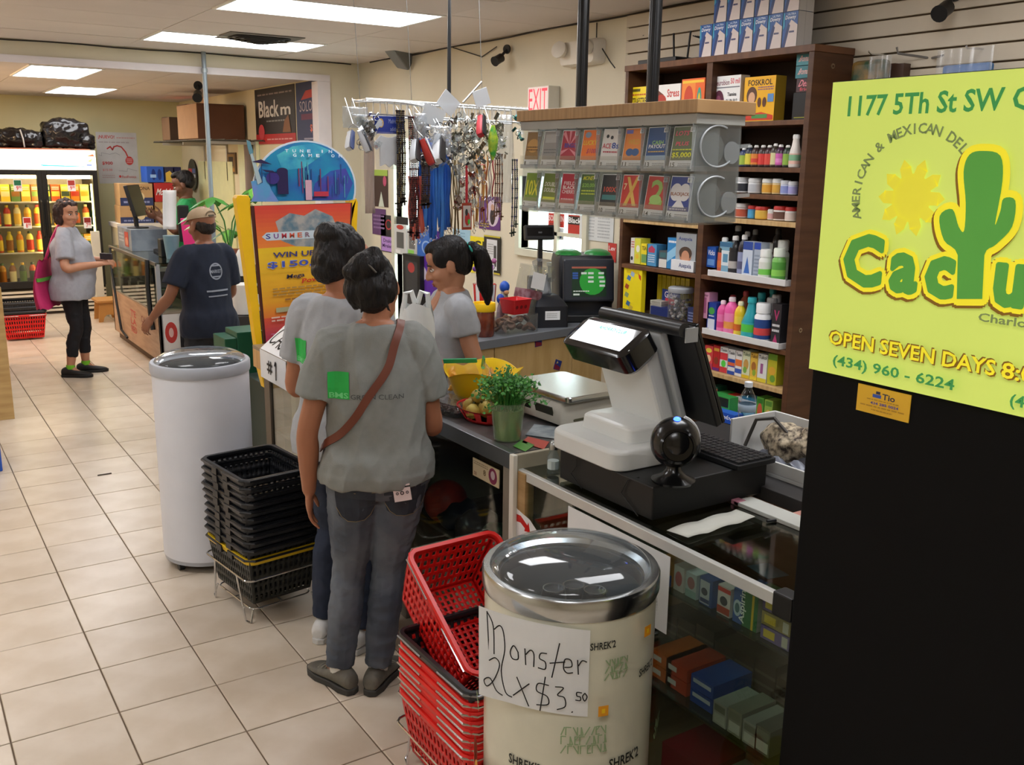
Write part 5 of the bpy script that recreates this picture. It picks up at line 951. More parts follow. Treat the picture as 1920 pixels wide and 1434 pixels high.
for r_ in range(2):
 for i in range(7 if r_==0 else 6):
  c_=['leftmost','second','third','fourth','fifth','sixth','rightmost'][i if r_==0 else (i+1 if i<6 else 6)]
  soapbox(3.645-.0885*i-(.0885 if r_ else 0),z+.157*r_,c_+' blue box of the '+['lower','upper'][r_]+' tier on top of the brown shelf')
# ================================================================== register
DRX0,DRX1,DRY0,DRY1,DZ=1.635,2.07,1.80,2.22,.97
t=thing('cash_drawer','black cash drawer under the white register','cash drawer',(DRX0,DRY0,NZ));W_,L_=DRX1-DRX0,DRY1-DRY0
MB().box((0,0,.006),(W_,L_,.1),mat('141414',.5,bump=.05,bs=400)).build('drawer_case',t,smooth=0,bev=.004)
MB().box((W_-.001,.015,.02),(W_+.012,L_-.015,.088),mat('1b1b1c',.5)).build('drawer_front',t,smooth=0,bev=.003)
b=MB()
for x in (.04,W_-.04):
 for y in (.04,L_-.04):b.cyl((x,y,0),(x,y,.007),.014,BLK,10)
b.build('feet',t)
PW=mat('dfe1df',.32,var=.015);PW2=mat('e6e8e6',.3,var=.01)
pos=thing('register','white touchscreen register with a black customer display facing the shoppers','register',(1.62,2.10,DZ))
b=MB();R=[]
for z,g,dx in ((.001,0,0),(.052,0,0),(.06,-.006,.004)):R.append([(x*1.0+.165+dx,y-.0,z) for x,y in rrect(.165+g,.165+g,.05,5)])
b.loft(R,PW);b.build('base',pos,bev=.004)
b=MB();R=[]
for z,g in ((.058,0),(.098,-.004),(.106,-.014)):R.append([(x+.2,y,z) for x,y in rrect(.115+g,.12+g,.022,4)])
b.loft(R,PW2);b.build('step_cover',pos,bev=.003)
b=MB();slit=mat('5a5c5c',.6)
for k in range(10):b.box((.20+.012*k,-.1665,.014),(.205+.012*k,-.1645,.046),slit)
o=b.build('vent_slots',pos,smooth=0)
b=MB();b.box((.1,.163,.0),(.16,.167,.02),BLK);b.build('cable_notch',pos,smooth=0)
def slab(p0,p1,th,y0,y1,y2,y3,m,name,par,bev=.006):
 p0,p1=Vector((p0[0],0,p0[1])),Vector((p1[0],0,p1[1]));d=(p1-p0).normalized();n=Vector((d.z,0,-d.x))
 v=[]
 for p,a,c in ((p0,y0,y1),(p1,y2,y3)):
  for q,y in ((p,a),(p,c),(p+n*th,c),(p+n*th,a)):v.append((q.x,y,q.z))
 return MB().add(v,[(0,1,2,3),(7,6,5,4),(0,4,5,1),(1,5,6,2),(2,6,7,3),(3,7,4,0)],m).build(name,par,smooth=0,bev=bev)
slab((.205,.095),(.115,.345),.05,-.12,.118,-.115,.115,PW2,'neck',pos,.01)
slab((.275,.095),(.175,.37),.028,-.12,.12,-.12,.12,PW,'neck_back',pos,.008)
M=Matrix.Translation((.088,0,.333)) @ Matrix.Rotation(radians(56),4,'Y')
b=MB();R=[]
for x,g in ((-.03,-.008),(-.024,0),(.035,0),(.05,-.012)):R.append([tuple(M @ Vector((x,y,z))) for y,z in rrect(.145+g,.064+g,.03,4)])
b.loft(R,mat('101112',.2,coat=.5));pod=b.build('customer_display',pos)
b=MB();p=Panel(b,M @ Vector((-.0305,.12,-.048)),M.to_3x3() @ Vector((0,-.24,0)),M.to_3x3() @ Vector((0,0,.096)),lift=.0004);p.poly([(0.02,.04),(.98,.04),(1,.96),(0,.96)],mat('23282b',.03,var=0,spec=1.,coat=1.));p.text('AHORRO CLUB',.3,.7,.8,.84,mat('27b5a5',.4,emit=.6),True)
b.build('display_glass',pod,smooth=0)
b=MB();b.cyl(tuple(M @ Vector((-.022,-.136,-.03))),tuple(M @ Vector((-.028,-.136,-.03))),.005,CHROME,8);b.build('sensor',pod)
slab((.325,.10),(.20,.395),.022,-.215,.141,-.215,.141,mat('1c1d1f',.38),'screen_housing',pos,.004)
slab((.352,.107),(.224,.404),.012,-.209,.135,-.209,.135,mat('0d0e10',.2),'screen',pos,.002)
b=MB();b.tube([(.178,y-.037,.395) for y in np.linspace(-.176,.176,5)],.02,mat('2a2b2d',.3),14);b.build('screen_roll',pos)
b=MB();b.box((.18,-.2185,.36),(.225,-.2145,.40),mat('b9bbbb',.3));b.build('side_strip',pos,smooth=0)
q=onz(1262,902,DZ);sc=thing('barcode_scanner','black round hands-free scanner with a blue light beside the register','scanner',(q.x,q.y,DZ),radians(-35));sc.scale=(1.15,1.15,1.12);SB_=mat('121213',.25,coat=.3)
b=MB();b.lathe([(.05,0),(.052,.006),(.03,.016),(.018,.03),(.016,.05)],SB_,28);b.build('base',sc)
b=MB();b.ell((0,0,.098),(.058,.05,.062),SB_,28,18);b.build('head',sc)
b=MB();M=Matrix.Translation((0,-.043,.10)) @ Matrix.Rotation(radians(80),4,'X');b.lathe([(.04,-.01),(.042,.002),(.036,.006),(.034,.002),(.0,.001)],mat('0a0a0b',.15),28,M=M,cap=False);b.build('window',sc)
b=MB();b.tube([(.056*cos(a),.018,.098+.06*sin(a)) for a in np.linspace(-1.0,1.2,12)],.006,mat('d9dbda',.4),8);b.build('side_ring',sc)
b=MB();b.ell((0,-.012,.158),(.009,.009,.006),mat('2a4cff',.2,emit=8,var=0),10,6);b.build('status_light',sc)
b=MB();a=onx(1080,850,DRX0-.006);b.tube([(DRX0-.004,a.y,.96),(DRX0-.006,a.y-.005,.94),(DRX0-.007,a.y+.02,.91),(DRX0-.004,a.y-.03,.876)],.0016,BLK,5);tag(b.build('cord'),'thin black cord hanging down the cash drawer near the salt shaker','cord')
b=MB();a=onx(1172,890,DRX0-.006);b.tube([(DRX0+.02,a.y-.03,.972),(DRX0-.005,a.y-.01,.962),(DRX0-.007,a.y+.012,.92),(DRX0-.006,a.y-.06,.875)],.0016,BLK,5);tag(b.build('cord'),'thin black cord curving down the cash drawer below the scanner','cord')
kb=thing('keyboard','black keyboard lying behind the scanner on the cash drawer','keyboard',(2.00,1.91,DZ),0);b=MB();b.rbox((-.07,-.13,.001),(.085,.2,.016),.008,BLK);b.build('case',kb,smooth=0,bev=.002)
b=MB()
for i in range(6):
 for j in range(15):b.box((-.06+.023*i,-.12+.0208*j,.015),(-.041+.023*i,-.103+.0208*j,.022),mat('222326',.45))
o=b.build('keys',kb,smooth=0);o['kind']='stuff'
b=MB();pts=[onz(x,y,NZ+.002) for x,y in ((1250,995),(1290,1012),(1416,973),(1380,958))]
b.grid(lambda u,v:tuple(pts[0].lerp(pts[3],u).lerp(pts[1].lerp(pts[2],u),v)+Vector((0,0,.006*abs(sin(u*7+v))+.001))),14,3,mat('c9c9bf',.7));o=b.build('receipt',solid=.0006);tag(o,'crumpled white receipt lying on the glass counter top','receipt')
a,c=onz(1438,977,NZ+.004),onz(1484,972,NZ+.004);b=MB();b.cyl(a,c,.0038,BLK,8);pn=b.build('pen');tag(pn,'black pen on the glass counter near the black cooler','pen')
b=MB();a=onz(1478,968,NZ+.002);b.box((a.x-.02,a.y-.05,NZ),(a.x+.07,a.y+.01,NZ+.004),mat('c08a7c',.6));tag(b.build('card'),'small pinkish card under the pen on the glass counter','card')
b=MB();b.box((1.93,1.52,NZ),(2.0,1.79,NZ+.012),mat('c3c4bd',.5));b.box((1.93,1.77,NZ),(1.96,1.80,NZ+.013),mat('b8788a',.5));tag(b.build('plastic_strip',smooth=0,bev=.002),'pale plastic strip along the rear edge of the glass counter','strip')
wb=onz(1400,818,.9);G_=glass('eaf2f6',.02,key='pet');t=thing('water_bottle','clear water bottle behind the keyboard on the dark table','bottle',(2.33,2.13,.9));b=MB()
pr=[(.026,0),(.029,.006)]+[(.029-.0025*(k % 2),.012+.008*k) for k in range(8)]+[(.029,.085),(.029,.115),(.026,.135),(.015,.158),(.0115,.165),(.0115,.172)];b.lathe(pr,G_,20,cap=False);b.build('bottle_body',t)
b=MB();b.lathe([(.0285,.0885),(.0295,.09),(.0295,.112),(.0285,.1135)],mat('a9bccd',.5,var=.15),20,cap=False);b.build('label',t);b=MB();b.lathe([(.0135,.17),(.0135,.186),(.012,.187)],mat('e4e8ee',.4),16);b.build('cap',t)
b=MB();b.lathe([(.0275,.004),(.0275,.06)],glass('dfe9ee',.02,key='water'),16);b.build('water',t)
b=MB();b.rbox((2.2,2.08,.9),(2.4,2.36,.925),.01,mat('1e1f20',.5));tag(b.build('black_box',smooth=0,bev=.003),'flat black device on the dark table behind the keyboard','device')
lift(t,.026)
wt=thing('white_tray','white box tray with a leopard-print bag inside beside the black cooler','tray',(2.14,1.70,.9));TWm=mat('d2d2d0',.5)
for a,c in (((0,0,0),(.2,.32,.012)),((0,0,.012),(.008,.30,.05)),((0,.312,.012),(.2,.32,.14)),((.192,0,.012),(.2,.32,.14)),((0,0,.012),(.2,.008,.06))):part(wt,'tray_wall',a,c,TWm)
b=MB();b.ell((.11,.17,.08),(.075,.11,.06),DM,18,12);b.ell((.12,.10,.09),(.06,.08,.06),DM,18,12)
LEO=mat('c5b59a',.7,col2='33271e',vs=55,key='leo')
o=blob(b,'leopard_bag',None,LEO,.008,4,lambda c,n:.014*MN.noise(c*28));o.location=wt.location;tag(o,'leopard-print cloth bag lying in the white tray','bag')
b=MB();b.tube([(.05,.30,.05),(.06,.27,.14),(.06,.2,.16),(.07,.15,.12)],.006,mat('4a4642',.6),6);o=b.build('bag_handle',o)
b=MB();b.grid(lambda u,v:(.015+.09*u,.03+.22*v,.03+.025*abs(sin(u*9+v*5))*abs(cos(v*11))+.012*u),14,18,mat('7c808c',.3,var=.2));o=b.build('plastic_bag',None,wt.location,solid=.001);tag(o,'crumpled gray plastic bag at the front of the white tray','bag')
q=onz(1037,886,NZ);t=thing('salt_shaker','glass salt shaker half full beside the cash drawer','shaker',(q.x,q.y,NZ));b=MB();b.lathe([(.019,0),(.02,.004),(.02,.05),(.012,.07),(.012,.078)],glass('e6eef0',.03,key='shk',clear=.94),10,cap=False);b.build('glass_body',t);b=MB();b.lathe([(.0182,.014),(.0182,.04)],mat('eeeeea',.8),10);b.build('salt',t);b=MB();b.lathe([(.0145,.076),(.0145,.092),(.009,.1),(.0,.101)],MET('a9abaa',.3),14);b.build('lid',t)
# ================================================================== produce counter goods
q=onz(955,829,CZ);hx,hy=q.x+.015,q.y+.035;t=thing('herb_pot','clear plastic tub of fresh green parsley at the counter corner','herb tub',(hx,hy,CZ));b=MB();b.lathe([(.044,0),(.046,.003),(.058,.125),(.06,.127),(.06,.131)],glass('dbe8cf',.08,key='tub',clear=.85),28,cap=False);b.lathe([(0,.001),(.044,.001)],glass('dbe8cf',.08,key='tub',clear=.85),28,cap=False);b.build('tub',t)
b=MB();b.lathe([(.042,.004),(.052,.105)],mat('93a86a',.5,col2='5f8040',vs=40,stretch=(1,1,.2)),20);o=b.build('stems_in_water',t)
b=MB();HG=[mat('2f6a2a',.5,var=.1),mat('3f8434',.5,var=.1),mat('57993f',.5,var=.1)]
for i in range(120):
 a=random.uniform(0,2*pi);r0_=random.uniform(0,.04);R1=random.uniform(.02,.12);z1=.135+.085*math.sqrt(max(0,1-(R1/.115)**2))*random.uniform(.6,1.1);a2=a+random.uniform(-.3,.3)
 tip=Vector((R1*cos(a2),R1*sin(a2),z1));b.tube([(r0_*cos(a),r0_*sin(a),.06),(r0_*1.2*cos(a),r0_*1.2*sin(a),.125),tuple(tip)],.0013,HG[1],4)
 for k in range(6):
  c=tip+Vector((random.gauss(0,.014),random.gauss(0,.014),random.gauss(-.004,.011)));d=Vector((random.gauss(0,1),random.gauss(0,1),random.gauss(.3,.5))).normalized();e=d.orthogonal().normalized();l=random.uniform(.009,.016);m=HG[random.randrange(3)];u_=d.cross(e)*.3
  b.add([c,c+(d*.45+e*.5+u_*.3)*l,c+(d*.8+e*.25)*l,c+d*1.1*l,c+(d*.8-e*.25)*l,c+(d*.45-e*.5+u_*.3)*l],[(0,1,2,3),(0,3,4,5)],m)
o=b.build('parsley',t,smooth=0);o['kind']='stuff'
q=onz(905,795,CZ);fb=thing('fruit_basket','red plastic basket of small yellow guavas behind the parsley','fruit basket',(q.x+.05,q.y+.05,CZ));RBK=mat('c92a2c',.4)
b=MB();R=[]
for z,k in ((0,.72),(.012,.8),(.045,1.0),(.05,1.04),(.046,1.0)):R.append([(.125*k*cos(a)*.8,.125*k*sin(a),z) for a in np.linspace(0,2*pi,29)[:-1]])
b.loft([R[0],R[0]],RBK);V=[p for r in R[:3] for p in r];F=[]
for i in range(2):
 for j in range(28):
  if i==1 and j % 2:continue
  k=(j+1) % 28;F.append((i*28+j,i*28+k,(i+1)*28+k,(i+1)*28+j))
b.add(V,F,RBK);b.loft(R[2:],RBK,cap=False);b.build('basket_body',fb,solid=.002)
GV=mat('b9a34a',.55,col2='9a8232',vs=30,bump=.1,bs=90)
for i,(x,y,z,r_) in enumerate(((-.05,.035,.045,.03),(-.025,-.03,.046,.03),(-.07,-.015,.04,.027),(.01,.02,.045,.028),(.02,-.06,.042,.027),(-.01,.075,.045,.028),(.05,.05,.044,.027),(.06,-.02,.044,.027),(-.035,.005,.088,.027),(.01,-.025,.088,.025))):
 g=MB();g.lathe([(.002,-r_),(r_*.7,-r_*.75),(r_,-.1*r_),(r_*.9,r_*.45),(r_*.45,r_*.95),(.004,r_*1.08)],GV,14);o=g.build('guava',None,(fb.location.x+x,fb.location.y+y,CZ+z),(random.uniform(-1,1),random.uniform(-1,1),random.uniform(0,6)))
 tag(o,['guava at the front left of the red basket','guava with a dark stem beside the parsley in the red basket','small guava at the outer rim of the red basket','guava in the middle of the red basket','guava hidden behind the parsley tub','guava at the far end of the red basket','guava at the rear rim of the red basket','guava at the rear right of the red basket','guava on top of the heap at the left','guava on top of the heap at the right'][i],'guava','guavas in the red basket')
 s_=MB();s_.cyl((0,0,r_),(.003,0,r_*1.35),.004,mat('4a4a22',.6),6,r2=.006);s_.build('stem',o)
q=onz(880,765,CZ);yb_=thing('yellow_bowl','yellow scallop-rimmed plastic bowl holding bags of cut mango','bowl',(1.86,3.03,CZ));b=MB();n_=64;R=[]
for z,r_ in ((.002,.075),(.004,.085),(.05,.112),(.09,.13),(.12,.142),(.13,.152),(.128,.15)):R.append([((r_)*cos(2*pi*j/n_),r_*sin(2*pi*j/n_),z*(1+(.22*abs(sin(4*pi*j/n_))-.06 if z>.08 else 0))) for j in range(n_)])
b.lathe([(0,.003),(.08,.003)],YEL,n_,cap=False);b.loft(R,mat('edc814',.35),cap=False);b.build('bowl_body',yb_,solid=.003)
MG=mat('eda321',.35,col2='f2c050',vs=22);BG=glass('f4efe2',.06,key='zip',clear=.9);ZG=mat('1f9a66',.4)
for i,(x,y,rz,lb) in enumerate(((-.04,.045,40,'plastic bag of mango strips at the left in the yellow bowl'),(.03,-.055,-20,'zip bag of mango pieces with a green seal in the yellow bowl'))):
 t=thing('mango_bag',lb,'bag',(1.86+x,3.03+y,CZ+.012),(radians(-30 if i else-6),radians(-16),radians(rz)),'mango bags');t.scale=(.9,.9,.9);b=MB()
 for k in range(16):
  M=Matrix.Translation((random.uniform(-.02,.02),random.uniform(-.06,.06),random.uniform(.03,.13))) @ Euler((random.uniform(-1,1),random.uniform(-1,1),random.uniform(0,3))).to_matrix().to_4x4();b.ell((0,0,0),(.012,.038,.014),MG,8,6,M=M)
 o=b.build('mango_pieces',t);o['kind']='stuff';b=MB()
 def bagf(u,v):a=u*2*pi;f=1-v**3;return (.034*sin(a)*f+.003*sin(v*20),.082*cos(a)*(1-.18*v),.0+.185*v)
 b.grid(bagf,24,10,BG);b.build('clear_bag',t,smooth=60);b=MB();b.box((-.004,-.075,.178),(.004,.075,.196),ZG);b.build('zip_seal',t,smooth=0)
t=thing('date_box','clear clamshell of dark dates beside the yellow bowl','food box',(1.70,2.99,CZ),radians(12));b=MB()
for i in range(5):
 for j in range(8):b.ell((-.045+.022*i,-.075+.021*j,.018+.008*((i+j) % 2)),(.011,.015,.01),mat('3a1a14',.3,var=.3),8,6)
o=b.build('dates',t);o['kind']='stuff';b=MB();CLM=glass('eef0f0',.03,key='clam',clear=.95);b.loft([[(x,y,z) for x,y in rrect(.065*k,.095*k,.015,3)] for z,k in ((.001,.9),(.022,1),(.0225,1.06),(.024,1.06),(.03,.98),(.046,.9))],CLM);b.build('clamshell',t)
t=thing('kitchen_scale','steel-topped price scale beside the parsley','scale',(2.05,2.76,CZ),radians(3));SCB=mat('b6b2a6',.45)
b=MB();b.loft([[(x,y,z) for x,y in rrect(.155*k,.17*k,.015,3)] for z,k in ((.012,1),(.05,.98),(.085,.86))],SCB);b.build('scale_body',t,bev=.004)
b=MB()
for x in (-.12,.12):
 for y in (-.13,.13):b.cyl((x,y,0),(x,y,.014),.015,BLK,10)
b.build('feet',t);b=MB();b.loft([[(x,y,z) for x,y in rrect(.135*k,.18*k,.02,4)] for z,k in ((.088,.96),(.094,1),(.108,1),(.112,.985))],mat('b9bcbc',.22,1.,bump=.02,bs=6));b.build('weighing_plate',t)
b=MB();b.cyl((0,0,.08),(0,0,.09),.05,DKGREY,16);b.build('plate_support',t)
def scf(k):return (-.155+.0005*k,0,0)
b=MB()
for y in (-.07,.06):
 M=Matrix.Translation((-.1535,y,.048)) @ Matrix.Rotation(radians(-15),4,'Y');b.box((-.002,-.05,-.022),(.002,.05,.022),mat('35372c',.2),M=M)
b.build('price_window',t,smooth=0)
b=MB()
for y in (-.165,):
 for k in range(2):p=Panel(b,(-.1+.12*k,-.1698,.02),(.085,0,0),(0,.006,.028),lift=.0004);p.rect(0,0,1,1,mat('3a3b2e',.2));p.rect(.05,.1,.95,.9,mat('545440',.2))
b.build('rear_window',t,smooth=0)
def sheet(pts,z,m,label,name='flyer',th=.0012):
 P=[onz(x,y,z+th) for x,y in pts];b=MB();b.loft([[tuple(p-Vector((0,0,th))) for p in P],[tuple(p) for p in P]],m);return tag(b.build(name,smooth=0),label,'paper')
q_=0
sheet(((962,836),(985,846),(1003,834),(978,824)),CZ,mat('5a9a4a',.4),'green leaflet at the counter corner beside the parsley')
sheet(((978,829),(1020,842),(1030,828),(990,818)),CZ,mat('b54a3e',.4),'red leaflet on the counter beside the salt shaker')
sheet(((985,815),(1040,822),(1048,800),(1002,795)),CZ,mat('9aa0a2',.4,col2='707a80',vs=20),'gray printed sheet under the counter clutter near the scale')
sheet(((840,760),(875,785),(900,770),(850,748)),CZ,mat('8a9094',.4,col2='5a5f66',vs=20),'gray printed sheet beside the date box')
b=MB();a,c=onx(888,857,1.597),onx(937,882,1.597);dzz=onx(888,857,1.597).z-onx(888,890,1.597).z;b.box((1.594,c.y-.0,a.z-dzz),(1.597,a.y,a.z),mat('cdbf9c',.5));p=Panel(b,(1.5938,a.y,a.z-dzz),(0,c.y-a.y,0),(0,0,dzz),lift=.0003);art(p,[('r',.02,.04,.98,.96,'d6c9a8'),('d',.78,.5,.16,.45,'8a3a5a'),('d',.78,.55,.08,.24,'c9b8c0'),('t','50',.06,.1,.16,.3,'8a5a3a'),('t','8',.42,.3,.52,.62,'7a6a4a'),('s',.05,.7,.6,.92,2,'9a8a6a')])
tag(b.build('bank_note',smooth=0),'framed bank note stuck to the counter front under the parsley','bank note')
CI=[('3a3f2a','8fae2a'),('1b2420',None),('20242c',None),('2c3a34','4a8a5a'),('262a30',None),('1f2a44',None),('39302a',None)]
k=0
for sh,zz in ((0,.445),(1,.13)):
 for i in range(5):
  c,c2=CI[(i*3+sh) % 7];y=2.52+.155*i;b=MB();b.ell((0,0,.05),(.09,.085,.055),DM,14,10);b.box((-.07,-.06,.0),(.07,.06,.05),DM)
  o=blob(b,'bagged_goods',None,mat(c,.3,col2=c2,vs=14,key='bg'+c) if c2 else mat(c,.3,var=.3),.016,3,lambda q,n:.012*MN.noise(q*22+Vector((k,0,0))));o.location=(1.72,y,zz+.008);o.rotation_euler.z=random.uniform(0,3);k+=1
  tag(o,['first','second','third','fourth','fifth'][i]+' dark bag from the near end on the '+['middle','bottom'][sh]+' level in the produce counter','bag','bags inside the produce counter, '+['middle','bottom'][sh]+' level')
q=onx(832,1000,1.69);b=MB();b.ell((0,0,0),.085,mat('b0392a',.4,col2='8a2a20',vs=12),22,14);o=b.build('red_ball',None,(1.70,q.y,.532));tag(o,'round red ball low behind the produce counter glass','ball')
b=MB();b.box((0,-.06,0),(.04,.06,.17),mat('c9cabb',.6));o=b.build('white_pack',None,(1.63,onx(862,1000,1.66).y-.1,.131),(0,0,.3),smooth=0);tag(o,'pale upright packet beside the red ball behind the glass','packet')
z=.7235
def gbx(x0,x1,yt,c,A,label,X=1.63,zz=.7235,d=.09,side=None,top=None):
 q0,q1=onx(x0,yt,X),onx(x1,yt,X);h=max(.03,(q0.z+q1.z)/2-zz);return carton('medicine_box',label,'box',X,(q0.y+q1.y)/2,zz,max(.02,abs(q0.y-q1.y)-.003),d,min(h,.112),c,A,'boxes on the upper glass shelf' if zz>.6 else 'boxes on the lower glass shelf',0,side,top)
for a in ((1236,1262,1048,'c88a3a',[('r',.1,.5,.9,.9,'a8782a'),('r',.3,.0,1,.45,'3a5ab0')],'orange and blue box behind the barrel on the upper glass shelf'),(1264,1284,1062,'c9c4bc',[('d',.5,.5,.35,.3,'b83a3a')],'white box with a red disc on the upper glass shelf'),(1286,1308,1075,'b9c4c4',[('d',.5,.6,.35,.25,'a86a6a'),('r',0,0,1,.3,'8fb0a8')],'pale box with a pink picture on the upper glass shelf'),(1312,1338,1085,'2a4a8a',[('r',.05,.05,.8,.9,'b9bcc0'),('d',.4,.5,.25,.14,'3a3a4a'),('r',.1,.1,.8,.25,'2a3a6a')],'blue box with an eye on the upper glass shelf'),(1346,1372,1100,'c8c0ba',[('r',0,.8,1,.95,'c83a30'),('d',.5,.5,.3,.16,'3a3a40'),('r',0,.05,1,.3,'b0402a')],'white and red box with an eye on the upper glass shelf'),(1376,1394,1105,'3a5a9a',[('d',.5,.45,.45,.25,'b0c0c8'),('d',.5,.45,.28,.15,'4a6a70')],'blue box with a gray disc on the upper glass shelf')):gbx(*a)
o=gbx(1394,1424,1115,'2f6a3c',[('r',.6,0,.75,1,'c8a82a')],'green Aspirin box with gray flank on the upper glass shelf',side='a8a598');
b=MB();q=onx(1402,1185,1.629);p=Panel(b,(1.6292,q.y-.002,.73),(0,0,.1),(0,.0001,0));M_=o.location;p=Panel(b,(-.0012,.012,.006),(0,0,.085),(0,.022,0),lift=-.0004);p.text('Aspirin',0,0,1,1,mat('dfe3dc',.5),True);b.build('box_print',o,smooth=0)
for i in range(3):
 yq=onx(1450,1150,1.62).y
 carton('razor_box',['lowest','middle','top'][i]+' purple and yellow box in the pile at the right end of the upper shelf','box',1.625,yq-.005,.7235+.036*i,.085,.08,.033,['6a5a8a','8a7a4a','5a4a7a'][i],[('r',.1,.2,.5,.8,'c9b03a'),('r',.75,.1,.95,.9,'b9b5a8')],'boxes piled at the right end of the upper glass shelf')
for i,(y,c,A,lb) in enumerate(((1.74,'c8662a',[('r',.1,.3,.5,.7,'d8d0c8')],'orange and white box near the barrel on the lower glass shelf'),(1.68,'b8442a',[('r',.1,.3,.5,.7,'d0c8c0')],'red-orange flat box on the lower glass shelf'),(1.585,'2a4a9a',[('r',.1,.5,.9,.8,'c0c4cc')],'blue and white flat box on the lower glass shelf'))):
 for j in range(2):carton('film_box',lb+[', bottom one',', top one'][j],'box',1.64,y,.435+.04*j,.08,.14,.037,c,A,'flat boxes on the lower glass shelf',top=c)
b_=[('9a9a90',1.50),('7a7868',1.45),('8a8a80',1.40),('5a584e',1.36)]
for i,(c,y) in enumerate(b_):carton('blister_card',['first','second','third','last'][i]+' clear blister card in the row at the right of the lower glass shelf','pack',1.62,y,.435,.045,.12,.06+.008*(i % 2),c,[('r',.1,.1,.9,.5,'b0b0a4'),('r',.1,.6,.9,.9,'6a6a5a')],'blister cards on the lower glass shelf')
for i,(c,y,h) in enumerate((('8a2026',1.66,.14),('b9b3a2',1.56,.12),('3a5a34',1.5,.07),('9a958a',1.42,.06))):carton('stock_box',['dark red','cream lettered','green','gray'][i]+' stock box on the bottom deck of the glass counter','box',1.66,y,.102,.095 if i else .16,.16,h,c,[('t','MEYS',.2,.3,.9,.7,'5a4a30')] if i==1 else [('r',.1,.2,.9,.5,'6a6a6a')],None)
for i in range(8):
 carton('cigar_box',['first','second','third','fourth','fifth','sixth','seventh','eighth'][i]+' brown striped box along the back of the lower glass shelf','box',1.83,1.92-.075*i,.435,.07,.09,.07+.01*(i % 3),'5a4638',[('r',.0,.2,1,.3,'7a6a5c'),('r',0,.55,1,.65,'7a6a5c')],'brown boxes at the back of the lower glass shelf')
sheet(((1335,1018),(1392,1050),(1440,1045),(1365,1018)),.73,mat('8f9c84',.6,col2='6a7a66',vs=20),'folded green-gray leaflet on the upper glass shelf')
sheet(((1400,1060),(1440,1085),(1480,1078),(1440,1055)),.73,mat('8aa4bc',.5),'pale blue wrapper on the upper glass shelf')
# ================================================================== lottery ticket dispenser hung from two black posts
LXX,LY0,LY1,LZ0,LZ1=2.10,2.20,3.14,1.628,1.945
ld=thing('ticket_dispenser','clear acrylic lottery ticket dispenser hanging from two black posts','ticket dispenser',(LXX,LY0,LZ0));LW=LY1-LY0;LH=LZ1-LZ0;AC=glass('f2f4f4',.05,key='acr',clear=.97);AC2=glass('dfe3e4',.08,key='acr2',clear=.82);AC3=glass('d9dddf',.06,key='acr3',clear=.75)
part(ld,'wood_board',(-.02,-.02,LH+.012),(.23,LW+.02,LH+.052),wood('a9855a','94724a',.5,(1,20,1)));part(ld,'header_strip',(-.008,-.008,LH-.02),(.2,LW+.01,LH+.012),mat('a5a5a0',.45))
part(ld,'back_panel',(.185,0,0),(.19,LW,LH-.02),AC2,0);part(ld,'row_shelf',(0,0,LH*.47),(.185,LW,LH*.47+.006),AC,0);part(ld,'base_panel',(0,0,-.006),(.185,LW,0),AC,0);part(ld,'end_panel',(0,-.004,0),(.19,0,LH-.02),AC,0);part(ld,'end_panel',(0,LW,0),(.19,LW+.004,LH-.02),AC,0)
for y in (.19*0+.38,.78):
 b=MB();b.cyl((.15,y,LH+.05),(.15,y,CEIL-LZ0-.001),.0215,mat('111214',.25,var=.02),20);b.build('post',ld);b=MB();b.cyl((.15,y,LH+.05),(.15,y,LH+.058),.04,mat('1a1b1d',.3),20);b.build('post_flange',ld)
